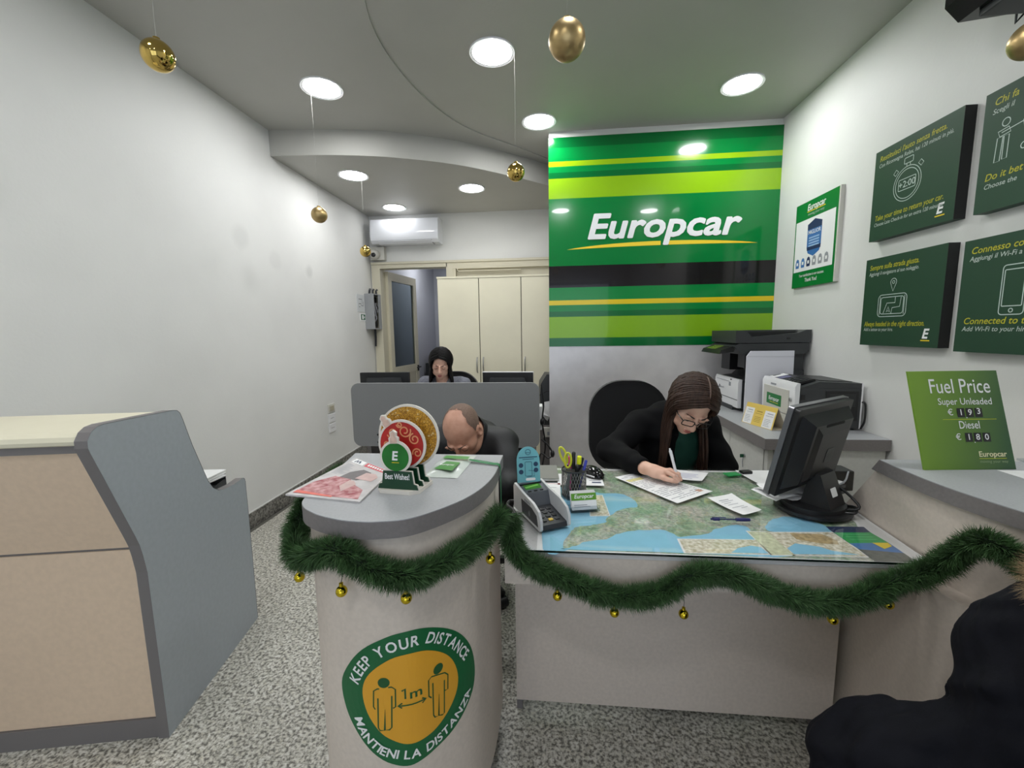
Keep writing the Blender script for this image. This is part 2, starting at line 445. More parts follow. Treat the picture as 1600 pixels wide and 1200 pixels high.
# ------------------------------------------------------------------ the room
XL, XR, YB, YF = -2.118, 1.71, 4.92, -2.6
ZC, ZS = 2.875, 2.69
def struct(name, mb, m, **k): return mb.build(name, m, kind='structure', **k)
fl = struct('floor', MB().bx(XL - 0.1, XR + 0.1, YF - 0.1, 7.6, -0.06, -0.004), mat('floor_joint', rgb(92, 90, 84), 0.8))
tile0 = None
TW = 0.60
for iy in range(-8, 6):
    for ix in range(-4, 3):
        x0 = -1.169 - 0.30 + ix * TW + 0.6; y0 = 1.708 + iy * TW
        xa, xb, ya, yb = max(x0, XL), min(x0 + TW, XR), max(y0, YF), min(y0 + TW, YB)
        if xb - xa < 0.05 or yb - ya < 0.05: continue
        w_, d_ = xb - xa, yb - ya
        full = abs(w_ - TW) < 1e-6 and abs(d_ - TW) < 1e-6
        if full and tile0 is not None:
            t = tile0.copy(); COL.objects.link(t); t.location = (xa, ya, 0)
        else:
            t = MB().bx(0.0006, w_ - 0.0006, 0.0006, d_ - 0.0006, -0.004, 0.0).build('tile', M_FLOOR, fl, loc=(xa, ya, 0))
            if full: tile0 = t
struct('wall_left', MB().bx(XL - 0.1, XL, YF, YB, 0, 3.0), M_WALL)
struct('wall_right', MB().bx(XR, XR + 0.1, YF, YB + 0.1, 0, 3.0), M_WALL2)
wb = MB()
wb.bx(XL - 0.1, -2.077, YB, YB + 0.1, 0, 3.0); wb.bx(-2.077, -0.03, YB, YB + 0.1, 2.15, 3.0); wb.bx(-0.03, XR, YB, YB + 0.1, 0, 3.0); wb.bx(-1.13, -0.03, YB, YB + 0.1, 0, 1.0)
struct('wall_back', wb, M_WALL2)
struct('wall_partition', MB().bx(-0.02, XR, 3.52, 3.62, 0, 2.95), M_WALL2)
# street side of the office, behind the photographer: a shop front between two piers
wf = MB(); wf.bx(XL - 0.1, -1.5, YF - 0.1, YF, 0, 3.0); wf.bx(1.3, XR + 0.1, YF - 0.1, YF, 0, 3.0); wf.bx(-1.5, 1.3, YF - 0.1, YF, 2.4, 3.0)
struct('wall_front', wf, M_WALL2)
w1 = struct('window_1', MB().bx(-1.5, 1.3, YF - 0.07, YF - 0.03, 2.34, 2.40).bx(-1.5, 1.3, YF - 0.07, YF - 0.03, 0.0, 0.08).bx(-1.5, -1.44, YF - 0.07, YF - 0.03, 0.08, 2.34).bx(1.24, 1.3, YF - 0.07, YF - 0.03, 0.08, 2.34).bx(-0.13, -0.07, YF - 0.07, YF - 0.03, 0.08, 2.34), mat('window_frame_dark', rgb(60, 60, 62), 0.5))
for xa, xb in ((-1.44, -0.13), (-0.07, 1.24)): MB().bx(xa, xb, YF - 0.055, YF - 0.045, 0.08, 2.34).build('pane', M_GLASS, w1)
struct('baseboard_left', MB().bx(XL, XL + 0.012, YF, YB, 0, 0.108), M_BASE)
struct('baseboard_right', MB().bx(XR - 0.012, XR, YF, 2.28, 0, 0.108), M_BASE)
struct('trim_1', MB().bx(XL + 0.0, XL + 0.006, YF, YB, 0.108, 0.114), M_WALL2)
# ceiling: slab, a shallow lowered field left of the arc, and the lower soffit at the back
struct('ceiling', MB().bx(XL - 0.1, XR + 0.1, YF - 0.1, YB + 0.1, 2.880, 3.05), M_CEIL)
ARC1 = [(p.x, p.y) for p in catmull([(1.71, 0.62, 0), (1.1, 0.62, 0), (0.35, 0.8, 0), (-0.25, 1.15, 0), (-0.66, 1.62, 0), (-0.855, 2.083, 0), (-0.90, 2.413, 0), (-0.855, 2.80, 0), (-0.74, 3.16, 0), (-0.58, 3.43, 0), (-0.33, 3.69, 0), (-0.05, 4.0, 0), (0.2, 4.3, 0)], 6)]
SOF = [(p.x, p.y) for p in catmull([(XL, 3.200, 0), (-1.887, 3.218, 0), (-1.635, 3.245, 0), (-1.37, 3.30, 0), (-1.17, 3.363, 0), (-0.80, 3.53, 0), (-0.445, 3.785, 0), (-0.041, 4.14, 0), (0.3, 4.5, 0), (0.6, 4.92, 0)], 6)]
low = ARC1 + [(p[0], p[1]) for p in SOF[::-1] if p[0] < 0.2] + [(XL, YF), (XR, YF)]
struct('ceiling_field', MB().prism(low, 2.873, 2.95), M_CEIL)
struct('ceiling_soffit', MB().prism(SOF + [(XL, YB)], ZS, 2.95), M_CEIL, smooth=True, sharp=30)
# door at the back, frame, transom rail and the corridor beyond
d1 = struct('door_1', MB().bx(-2.10, -2.0, YB - 0.03, YB + 0.12, 0, 2.154).bx(-2.0, -1.20, YB - 0.03, YB + 0.12, 2.095, 2.154).bx(-1.21, -1.13, YB - 0.03, YB + 0.12, 0, 2.154), M_FRAME)
MB().bx(-2.10, -0.02, YB - 0.045, YB - 0.03, 2.14, 2.165).build('trim', M_FRAME, d1)
tr = struct('trim_2', MB().bx(-1.13, -0.02, YB - 0.03, YB + 0.1, 2.07, 2.154).bx(-1.13, -1.10, YB - 0.025, YB + 0.05, 1.0, 2.07).bx(-1.10, -0.02, YB + 0.02, YB + 0.06, 1.0, 2.07), M_FRAME)
MB().bx(-1.08, -0.35, YB - 0.05, YB - 0.03, 2.065, 2.075).bx(-1.08, -0.35, YB - 0.045, YB - 0.03, 2.035, 2.045).bx(-1.08, -1.07, YB - 0.045, YB - 0.03, 2.035, 2.075).build('frame', M_FRAME, tr)
leaf = thing('door_leaf', (-1.985, YB + 0.12, 0), 'open cream door leaf with tall glass pane beside the grey box', 'door', math.radians(82.5))
lw = 0.76
MB().bx(0, 0.085, -0.02, 0.02, 0.01, 2.08).build('stile', M_FRAME, leaf); MB().bx(lw - 0.085, lw, -0.02, 0.02, 0.01, 2.08).build('stile', M_FRAME, leaf)
MB().bx(0.085, lw - 0.085, -0.02, 0.02, 1.98, 2.08).build('rail', M_FRAME, leaf); MB().bx(0.085, lw - 0.085, -0.02, 0.02, 0.82, 0.92).build('rail', M_FRAME, leaf); MB().bx(0.085, lw - 0.085, -0.02, 0.02, 0.01, 0.12).build('rail', M_FRAME, leaf)
MB().bx(0.085, lw - 0.085, -0.012, 0.012, 0.12, 0.82).build('panel', M_FRAME, leaf)
MB().bx(0.085, lw - 0.085, -0.004, 0.004, 0.92, 1.98).build('pane', M_GLASSD, leaf)
hd = MB().bx(lw - 0.055, lw - 0.03, -0.035, 0.035, 0.82, 0.90, 0.004).build('lock_plate', M_BLACK, leaf)
MB().tube([(lw - 0.042, -0.035, 0.875), (lw - 0.042, -0.065, 0.875), (lw - 0.15, -0.065, 0.872)], 0.009).build('door_handle', M_BLACK, leaf, smooth=True)
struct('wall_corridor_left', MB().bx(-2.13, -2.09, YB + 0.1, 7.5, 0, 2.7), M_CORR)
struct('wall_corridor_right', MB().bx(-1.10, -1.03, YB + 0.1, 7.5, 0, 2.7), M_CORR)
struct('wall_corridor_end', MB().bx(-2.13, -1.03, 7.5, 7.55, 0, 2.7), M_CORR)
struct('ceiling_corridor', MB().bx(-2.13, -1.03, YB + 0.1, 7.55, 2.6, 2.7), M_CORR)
# notices on the corridor wall
for i, (y, z, w, h, mm, lb) in enumerate(((5.6, 1.62, 0.12, 0.2, M_PAPER, 'pale notice sheet high on the dim corridor wall'), (5.55, 1.40, 0.10, 0.08, M_BLACK, 'small black switch plate on the dim corridor wall'), (5.65, 1.22, 0.12, 0.16, M_INKL, 'grey notice sheet low on the dim corridor wall'))):
    MB().bx(-1.106, -1.10, y - w / 2, y + w / 2, z - h / 2, z + h / 2).build('notice_sheet' if i != 1 else 'switch_plate', mm, label=lb, cat='notice' if i != 1 else 'switch')
cor = thing('storage_shelf', (-1.80, 6.9, 0), 'dark low shelf with stored things beyond the door glass', 'shelf')
MB().bx(-0.25, 0.25, -0.2, 0.2, 0, 0.85).build('body', M_DGREY, cor); MB().bx(-0.2, 0.1, -0.15, 0.1, 0.85, 0.98, 0.02).build('box', mat('dark_red_box', rgb(110, 50, 50), 0.6), cor); MB().bx(0.0, 0.22, -0.18, 0.0, 0.85, 0.94, 0.01).build('box', M_INKL, cor)

# ------------------------------------------------------------------ downlights
def downlight(x, y, z, label, group=None, led=None):
    t = thing('ceiling_downlight', (x, y, z), label, 'downlight', group=group)
    MB().lathe([(0.108, -0.004), (0.125, -0.008), (0.127, 0.0), (0.106, 0.0)], seg=40).build('trim_ring', M_WHITE, t, smooth=True)
    MB().lathe([(0.0001, -0.005), (0.108, -0.0045)], seg=40).build('diffuser', led or M_LED, t)
    return t
ZU = 2.880
downlight(-1.426, 2.725, 2.873, 'round lit downlight on the upper ceiling nearest the left wall')
downlight(-0.325, 2.524, ZU, 'large round lit downlight with a bauble thread at its rim')
downlight(-0.092, 3.338, ZU, 'round lit downlight by the top left corner of the green sign')
downlight(1.206, 3.02, ZU, 'round lit downlight above the right end of the green sign')
downlight(-1.687, 3.662, ZS, 'front left downlight of three under the lower ceiling', led=M_LED2)
downlight(-0.75, 4.123, ZS, 'front right downlight of three under the lower ceiling', led=M_LED2)
downlight(-1.688, 4.612, ZS, 'small downlight just in front of the air conditioner', led=emit_mat(0.25))
for x, y, z, lb in ((0.114, 1.286, ZU, 'round lit downlight straight above the map desk front'), (1.263, 1.113, ZU, 'round lit downlight above the curved right counter'), (-1.42, 0.75, 2.873, 'round lit downlight above the tan reception desk'), (-0.45, -0.55, 2.873, 'added unseen downlight over the waiting side, lighting the pillar counter front'), (-1.42, -1.6, 2.873, 'round lit downlight near the street window')):  # waiting side lamp is added behind the camera to light the pillar front
    downlight(x, y, z, lb)
downlight(-1.62, 6.3, 2.599, 'added corridor downlight, out of sight, brightening the passage beyond the back door', led=emit_mat(1.3))  # unseen lamp added to brighten the corridor
# ------------------------------------------------------------------ sign wall
sg = thing('sign_panel', (0.842, 3.52, 0), 'tall glossy green striped sign panel with white logo lettering', 'sign')
def stripes():
    m = bpy.data.materials.new('sign_stripes'); m.use_nodes = True; N = m.node_tree.nodes; L = m.node_tree.links; p = N['Principled BSDF']
    g = N.new('ShaderNodeNewGeometry'); sx = N.new('ShaderNodeSeparateXYZ'); L.new(g.outputs['Position'], sx.inputs[0])
    mr = N.new('ShaderNodeMapRange'); mr.inputs['From Min'].default_value = 1.218; mr.inputs['From Max'].default_value = 2.83; L.new(sx.outputs['Z'], mr.inputs['Value'])
    cr = N.new('ShaderNodeValToRGB'); cr.color_ramp.interpolation = 'CONSTANT'; E = cr.color_ramp.elements
    G1 = rgb(0, 118, 52); G2 = rgb(0, 100, 44); LM = rgb(138, 184, 22); DK = rgb(22, 18, 20); G0 = rgb(0, 128, 56)
    bands = [(1.218, G2), (1.284, rgb(128, 176, 24)), (1.455, G2), (1.497, G0), (1.546, rgb(222, 196, 30)), (1.587, G0), (1.684, DK), (1.858, G1), (2.373, LM), (2.523, G2), (2.569, G0), (2.614, rgb(150, 190, 20)), (2.653, G0), (2.753, G2)]
    for i, (z, c) in enumerate(bands):
        q = (z - 1.218) / (2.83 - 1.218)
        e = E[0] if i == 0 else (E[1] if i == 1 else E.new(q)); e.position = q; e.color = c
    L.new(mr.outputs[0], cr.inputs[0]); L.new(cr.outputs[0], p.inputs['Base Color'])
    p.inputs['Roughness'].default_value = 0.16; p.inputs['Specular IOR Level'].default_value = 0.35; p.inputs['Coat Weight'].default_value = 0.3; p.inputs['Coat Roughness'].default_value = 0.03
    return m
MB().bx(-0.866, 0.867, -0.018, -0.001, 1.218, 2.83).build('striped_sheet', stripes(), sg)
MB().bx(-0.866, 0.867, -0.016, -0.001, 0.0, 1.217).build('silver_sheet', mat('brushed_silver', rgb(214, 211, 212), 0.34, 0.4, vary=0.05, scale=8, bump=0.15, bscale=500), sg)
sf = lambda x, y: (x - 0.842, -0.0195, y)
LG = mat('logo_white', rgb(232, 234, 236), 0.3)
lettering('Europcar', sf, LG, sg, 0.262, bold=0.006, shear=0.22, width=1.150, fat=0.0065, off=(0.268, 2.066), label='white slanted logo lettering')
def swoosh(x0, x1, ya, yb, h, cutx, gap, fn, m, parent):
    """long thin curved underline, split where the p crosses it"""
    for a, b in ((0.0, (cutx - gap - x0) / (x1 - x0)), ((cutx + gap - x0) / (x1 - x0), 1.0)):
        up = []; dn = []
        for k in range(13):
            t = a + (b - a) * k / 12; x = x0 + (x1 - x0) * t; base = ya + (yb - ya) * t
            up.append((x, base + h * (4 * t * (1 - t)) ** 0.8)); dn.append((x, base + 0.25 * h * 4 * t * (1 - t)))
        patch('underline', dn + up[::-1], fn, m, parent)
swoosh(0.12, 1.565, 1.985, 1.992, 0.042, 0.875, 0.03, sf, M_EYEL, sg)

# ------------------------------------------------------------------ boards on the right wall
def wall_board(name, y0, y1, z0, z1, th, m, label, cat='sign', edge=None):
    """board on the right wall; y0 is the near edge, y1 the far edge"""
    t = thing(name, (XR, (y0 + y1) / 2, z0), label, cat)
    w = y1 - y0; h = z1 - z0
    b = MB().bx(-th, 0, -w / 2, w / 2, 0, h).build('board', m, t)
    if edge: MB().bx(-th, 0, -w / 2 - 0.0015, -w / 2, 0, h).build('edge', edge, t)
    return t, w, h, (lambda x, y: (-th - 0.0006, w / 2 - x, y))
M_BEDGE = mat('board_edge', rgb(16, 18, 18), 0.6)
ITAL = 0.18
def blog(t, w, fn):
    lettering('E', fn, M_EWHT, t, 0.060, bold=0.03, shear=0.2, off=(w - 0.085, 0.042)); patch('underline', [(w - 0.089, 0.029), (w - 0.042, 0.029), (w - 0.042, 0.034), (w - 0.089, 0.034)], fn, M_EYEL, t)
def arc2(cx, cy, r, a0, a1, n=20): return [(cx + r * math.cos(math.radians(a0 + (a1 - a0) * k / n)), cy + r * math.sin(math.radians(a0 + (a1 - a0) * k / n))) for k in range(n + 1)]
ICO = mat('icon_line', rgb(190, 205, 198), 0.5)
TYE = mat('board_yellow', rgb(180, 176, 40), 0.5); TWH = mat('board_white', rgb(186, 198, 190), 0.5)
t, w, h, fn = wall_board('wall_sign_board', 1.998, 2.472, 1.785, 2.228, 0.045, M_EDARK, 'dark green board with a stopwatch icon, upper row beside the ceiling corner', edge=M_BEDGE)
lettering("Restituisci l'auto senza fretta.", fn, TYE, t, 0.036, 0.01, ITAL, width=0.37, off=(0.03, h - 0.055)); lettering('Con Riconsegna Relax, hai 120 minuti in più.', fn, TWH, t, 0.026, 0.006, ITAL, width=0.405, off=(0.028, h - 0.085))
cx, cy = 0.215, 0.228
linework('stopwatch_icon', [('c', circle2(0.078, 40, cx, cy)), ('c', circle2(0.066, 40, cx, cy)), ('c', rrect(0.096, 0.05, 0.004, 2, cx, cy)), ('c', rrect(0.05, 0.026, 0.004, 2, cx, cy + 0.105)), [(cx - 0.01, cy + 0.08), (cx - 0.01, cy + 0.092)], [(cx + 0.01, cy + 0.08), (cx + 0.01, cy + 0.092)], ('c', [(cx - 0.085, cy + 0.066), (cx - 0.07, cy + 0.082), (cx - 0.056, cy + 0.07), (cx - 0.072, cy + 0.054)]), ('c', [(cx + 0.085, cy + 0.066), (cx + 0.07, cy + 0.082), (cx + 0.056, cy + 0.07), (cx + 0.072, cy + 0.054)])], 0.0032, fn, ICO, t)
lettering('+2:00', fn, ICO, t, 0.042, 0.008, 0.0, 'CENTER', off=(cx, cy - 0.014))
lettering('Take your time to return your car.', fn, TYE, t, 0.036, 0.01, ITAL, width=0.385, off=(0.03, 0.098)); lettering('Choose Late Check-in for an extra 120 minutes.', fn, TWH, t, 0.024, 0.006, ITAL, width=0.39, off=(0.028, 0.07)); blog(t, w, fn)
t, w, h, fn = wall_board('wall_sign_board', 2.005, 2.474, 1.248, 1.692, 0.045, M_EDARK, 'dark green board with a map pin and navigator icon, lower row', edge=M_BEDGE)
lettering('Sempre sulla strada giusta.', fn, TYE, t, 0.036, 0.01, ITAL, width=0.30, off=(0.03, h - 0.058)); lettering('Aggiungi il navigatore al tuo noleggio.', fn, TWH, t, 0.025, 0.006, ITAL, width=0.305, off=(0.028, h - 0.086))
cx, cy = 0.195, 0.20
linework('navigator_icon', [('c', rrect(0.175, 0.108, 0.02, 4, cx, cy)), ('c', rrect(0.14, 0.082, 0.012, 4, cx, cy)), [(cx - 0.075, cy + 0.045), (cx - 0.075, cy - 0.045)], [(cx + 0.075, cy + 0.045), (cx + 0.075, cy - 0.045)], [(cx - 0.05, cy - 0.038), (cx - 0.03, cy + 0.012), (cx + 0.02, cy + 0.012), (cx + 0.02, cy + 0.038)], [(cx + 0.0, cy - 0.04), (cx + 0.005, cy - 0.012), (cx + 0.05, cy - 0.008), (cx + 0.055, cy + 0.038)], ('c', [(cx - 0.03, cy - 0.032), (cx - 0.02, cy - 0.006), (cx - 0.008, cy - 0.032), (cx - 0.02, cy - 0.026)])], 0.0032, fn, ICO, t)
linework('map_pin_icon', [[(cx - 0.012, cy + 0.098)] + arc2(cx, cy + 0.112, 0.018, 200, -20, 16) + [(cx, cy + 0.068), (cx - 0.017, cy + 0.106)], ('c', circle2(0.007, 14, cx, cy + 0.112))], 0.003, fn, ICO, t)
lettering('Always headed in the right direction.', fn, TYE, t, 0.036, 0.01, ITAL, width=0.37, off=(0.022, 0.098)); lettering('Add a satnav to your hire.', fn, TWH, t, 0.024, 0.006, ITAL, width=0.195, off=(0.022, 0.074)); blog(t, w, fn)
t, w, h, fn = wall_board('wall_sign_board', 1.44, 1.912, 1.778, 2.218, 0.045, M_EDARK, 'dark green board with a trolley icon, upper row at the picture edge', edge=M_BEDGE)
lettering('Chi fa', fn, TYE, t, 0.036, 0.01, ITAL, off=(0.035, h - 0.055)); lettering('Scegli il', fn, TWH, t, 0.026, 0.006, ITAL, off=(0.032, h - 0.085)); lettering('Do it bet', fn, TYE, t, 0.036, 0.01, ITAL, off=(0.03, 0.115)); lettering('Choose the', fn, TWH, t, 0.025, 0.006, ITAL, off=(0.03, 0.085))
linework('porter_icon', [('c', circle2(0.014, 18, 0.088, 0.308)), ('c', [(0.062, 0.282), (0.10, 0.288), (0.108, 0.268), (0.07, 0.262)]), [(0.075, 0.275), (0.15, 0.285)], ('c', [(0.062, 0.26), (0.058, 0.175), (0.078, 0.175), (0.082, 0.26)]), ('c', [(0.086, 0.26), (0.086, 0.178), (0.103, 0.178), (0.104, 0.26)]), [(0.148, 0.29), (0.165, 0.215), (0.24, 0.215)], ('c', circle2(0.011, 14, 0.16, 0.2)), ('c', [(0.165, 0.225), (0.23, 0.225), (0.23, 0.30), (0.155, 0.27)])], 0.0032, fn, ICO, t)
t, w, h, fn = wall_board('wall_sign_board', 1.46, 1.931, 1.238, 1.680, 0.045, M_EDARK, 'dark green board with a phone icon, lower row at the picture edge', edge=M_BEDGE)
lettering('Connesso co', fn, TYE, t, 0.036, 0.01, ITAL, off=(0.03, h - 0.055)); lettering('Aggiungi il Wi-Fi a', fn, TWH, t, 0.026, 0.006, ITAL, off=(0.028, h - 0.083)); lettering('Connected to th', fn, TYE, t, 0.036, 0.01, ITAL, off=(0.03, 0.112)); lettering('Add Wi-Fi to your hire', fn, TWH, t, 0.026, 0.006, ITAL, off=(0.028, 0.084))
linework('phone_icon', [('c', rrect(0.085, 0.18, 0.012, 4, 0.205, 0.235)), ('c', rrect(0.069, 0.132, 0.003, 2, 0.205, 0.242)), ('c', circle2(0.007, 12, 0.205, 0.16))], 0.0034, fn, ICO, t)
# framed award notice
t, w, h, fn = wall_board('framed_notice', 2.775, 3.230, 1.617, 2.172, 0.018, M_EGREEN, 'green bordered notice with blue shield badge beside the green sign', 'notice')
MB().bx(-0.024, 0, -w / 2 - 0.012, -w / 2, 0, h).build('frame_edge', M_OFFW, t); MB().bx(-0.021, -0.018, -w / 2, -w / 2 + 0.004, 0.0, h).build('frame_edge', M_OFFW, t)
patch('white_field', [(0.012, 0.105), (w - 0.03, 0.105), (w - 0.03, h - 0.115), (0.012, h - 0.115)], lambda x, y: (-0.0184, w / 2 - x, y), M_EWHT, t)
fn2 = lambda x, y: (-0.0190, w / 2 - x, y)
lettering('Europcar', fn2, M_EWHT, t, 0.056, 0.02, 0.2, width=0.19, off=(0.13, h - 0.062)); patch('underline', [(0.13, h - 0.072), (0.32, h - 0.072), (0.32, h - 0.067), (0.13, h - 0.067)], fn2, M_EYEL, t); lettering('moving your way', fn2, TWH, t, 0.022, 0.004, 0.0, width=0.17, off=(0.14, h - 0.095))
sh = [(0.15, 0.40), (0.225, 0.425), (0.30, 0.40), (0.30, 0.25), (0.285, 0.215), (0.225, 0.19), (0.165, 0.215), (0.15, 0.25)]
patch('shield', sh, fn2, mat('shield_blue', rgb(60, 112, 178), 0.4), t); fn3 = lambda x, y: (-0.0195, w / 2 - x, y)
patch('shield_band', [(0.15, 0.40), (0.225, 0.425), (0.30, 0.40), (0.30, 0.365), (0.15, 0.365)], fn3, M_NAVY, t); patch('shield_band', [(0.151, 0.255), (0.299, 0.255), (0.299, 0.232), (0.155, 0.232)], fn3, M_NAVY, t)
lettering('MIGLIOR', fn3, M_EWHT, t, 0.034, 0.01, 0.0, 'CENTER', width=0.13, off=(0.225, 0.335))
for k in range(4): patch('shield_line', [(0.17, 0.315 - k * 0.017), (0.28, 0.315 - k * 0.017), (0.28, 0.306 - k * 0.017), (0.17, 0.306 - k * 0.017)], fn3, mat('pale_blue_print', rgb(160, 190, 225), 0.5), t)
for k in range(6):
    x = 0.055 + k * 0.062; mm = (M_LBLUE, M_LBLUE, M_NAVY, M_INKL, M_INKL, M_INKL)[k]
    patch('badge_icon', [(x - 0.018, 0.13), (x + 0.018, 0.13), (x + 0.022, 0.16), (x + 0.014, 0.185), (x, 0.193), (x - 0.014, 0.185), (x - 0.022, 0.16)], fn2, mm, t)
    patch('badge_icon', [(x - 0.010, 0.148), (x + 0.010, 0.148), (x + 0.010, 0.168), (x - 0.010, 0.168)], fn3, M_EWHT, t)
lettering('Your satisfaction is our success.', fn2, M_EWHT, t, 0.026, 0.006, 0.0, 'CENTER', width=0.27, off=(w / 2 - 0.01, 0.068)); lettering('Thank You!', fn2, M_EWHT, t, 0.034, 0.012, 0.0, 'CENTER', width=0.13, off=(w / 2 - 0.01, 0.032))
# black device hanging in the top right corner
t = thing('projector', (XR, 1.62, 2.45), 'black ceiling device in the upper right corner of the picture', 'projector')
MB().prism([(-0.27, 0.05), (-0.22, 0.0), (0.0, 0.02), (0.0, 0.30), (-0.27, 0.30)], -0.26, 0.235, lambda u, v, q: (u, q, v)).build('housing', M_BLACKG, t)
MB().bx(-0.20, -0.03, -0.10, 0.18, -0.02, 0.012, 0.006).build('base_plate', M_DGREY, t); MB().tube([(-0.06, 0.20, 0.01), (-0.05, 0.21, -0.03), (-0.03, 0.20, 0.0)], 0.004).build('cable', M_BLACK, t, smooth=True); MB().bx(-0.274, -0.27, 0.0, 0.16, 0.12, 0.135).build('label_strip', M_EWHT, t)

# ------------------------------------------------------------------ left reception desk
ang = math.atan2(0.118, 0.596)
ld = thing('reception_desk', (-1.296, 1.156, 0), 'tan fronted reception desk with slate grey profiled side', 'desk', ang)
# local frame: -x runs along the front to the wall, +y is depth
prof = [(0, 0), (0.608, 0), (0.614, 0.47), (0.613, 0.678), (0.608, 0.694), (0.598, 0.700), (0.585, 0.700), (0.53, 0.697), (0.46, 0.703), (0.41, 0.714), (0.375, 0.737), (0.347, 0.776), (0.277, 0.943), (0.241, 1.049), (0.230, 1.075), (0.216, 1.086), (0.195, 1.090), (-0.085, 1.103), (-0.11, 1.100), (-0.130, 1.089), (-0.145, 1.068), (-0.146, 1.048), (-0.142, 1.035), (-0.03, 0.735), (-0.018, 0.700), (-0.010, 0.66), (-0.002, 0.60)]
MB().prism(prof, -0.032, 0.0, lambda u, v, q: (q, u, v)).build('side_panel', M_SLATE, ld)
edge = [prof[0]] + prof[:0:-1]
bt = MB()
ep = [(p[0], p[1]) for p in prof]
n = len(ep); vs = []
for i in range(n):
    a = Vector(ep[i - 1]); c = Vector(ep[(i + 1) % n]); tt = (c - a).normalized(); nn = Vector((tt.y, -tt.x)) * 0.0012
    for q in (-0.033, 0.0008): vs.append((q, ep[i][0] + nn.x, ep[i][1] + nn.y))
bt.add(vs, [(2 * i, 2 * i + 1, 2 * ((i + 1) % n) + 1, 2 * ((i + 1) % n)) for i in range(n)]); bt.build('edge_band', M_SLATED, ld)
LL = -0.68
MB().bx(LL, -0.033, 0.012, 0.030, 0.072, 0.672).build('front_panel', M_TAN, ld)
MB().bx(LL, -0.033, 0.006, 0.024, 0.0, 0.070).build('plinth', M_SLATED, ld)
MB().bx(LL, -0.033, 0.016, 0.03, 0.672, 0.682).build('groove', M_SLATED, ld)
MB().prism([(0.008, 0.682), (0.026, 0.682), (-0.095, 1.028), (-0.113, 1.028)], LL, -0.033, lambda u, v, q: (q, u, v)).build('front_panel', M_TAN, ld)
MB().bx(LL, -0.033, -0.125, 0.20, 1.030, 1.052).build('top_support', M_SLATED, ld)
MB().prism([(-0.138, 1.056), (-0.13, 1.052), (0.20, 1.052), (0.20, 1.086), (-0.12, 1.086), (-0.135, 1.078), (-0.140, 1.066)], LL, -0.033, lambda u, v, q: (q, u, v)).build('counter_top', M_CREAM, ld)
MB().bx(LL, -0.033, 0.18, 0.20, 0.72, 1.03).build('back_panel', M_OFFW, ld)
MB().bx(LL, -0.033, 0.19, 0.585, 0.655, 0.680).build('worktop', M_OFFW, ld); MB().bx(LL, LL + 0.03, 0.03, 0.58, 0, 0.655).build('end_panel', M_TAN, ld)
Ml = Matrix.Translation((-1.296, 1.156, 0)) @ Matrix.Rotation(ang, 4, 'Z')
def ldp(x, y, z): return Ml @ Vector((x, y, z))
t = thing('paper_tray', ldp(-0.13, 0.44, 0.680), 'dark paper tray behind the slate side of the reception desk', 'tray', ang + 0.15)
MB().bx(-0.1, 0.09, -0.12, 0.12, 0, 0.008).bx(-0.1, 0.09, 0.112, 0.12, 0.008, 0.055).bx(-0.1, 0.09, -0.12, -0.112, 0.008, 0.055).bx(0.082, 0.09, -0.112, 0.112, 0.008, 0.03).build('tray_body', M_DGREY, t)
t = thing('envelope_stack', ldp(-0.13, 0.44, 0.736), 'white envelopes lying across the dark tray', 'envelope', ang - 0.2)
for k in range(3): MB().box((0, 0.004 * k, 0.004 + 0.009 * k), (0.16, 0.21, 0.007), (0, 0, 0.05 * k), 0.002).build('envelope', M_PAPER, t)

# ------------------------------------------------------------------ pillar counter with rounded front
TOPC = [(-0.661, 1.326), (-0.64, 1.18), (-0.622, 1.03), (-0.606, 0.935), (-0.58, 0.893), (-0.547, 0.868), (-0.514, 0.85), (-0.461, 0.832), (-0.414, 0.826), (-0.373, 0.828), (-0.309, 0.848), (-0.243, 0.916), (-0.194, 1.0), (-0.164, 1.124), (-0.16, 1.326)]
TOPC = [(p.x, p.y) for p in catmull([(a, b, 0) for a, b in TOPC], 6)]
def inset(poly, d):
    o = []
    for i in range(len(poly)):
        a = Vector(poly[max(i - 1, 0)]); c = Vector(poly[min(i + 1, len(poly) - 1)]); t = (c - a).normalized()
        o.append((poly[i][0] - t.y * d, poly[i][1] + t.x * d))
    return o
BODY = inset(TOPC, 0.015); BODY[0] = (BODY[0][0], 1.312); BODY[-1] = (BODY[-1][0], 1.312)
PC = (-0.41, 1.08, 0.0)
pc = thing('pillar_counter', PC, 'beige counter with rounded front and grey top, in the middle', 'counter')
sh3 = lambda u, v, q: (u - PC[0], v - PC[1], q)
MB().prism(BODY, 0.07, 0.91, sh3).build('body', M_BEIGE, pc, smooth=True, sharp=35)
MB().prism([(p[0], p[1]) for p in inset(TOPC, 0.03)], 0.0, 0.07, sh3).build('plinth', M_SLATED, pc, smooth=True, sharp=35)
MB().prism(TOPC, 0.91, 0.948, sh3).build('top_edge', M_GREYD, pc, smooth=True, sharp=35)
MB().prism(inset(TOPC, 0.0005), 0.948, 0.950, sh3).build('top', M_GREY, pc)
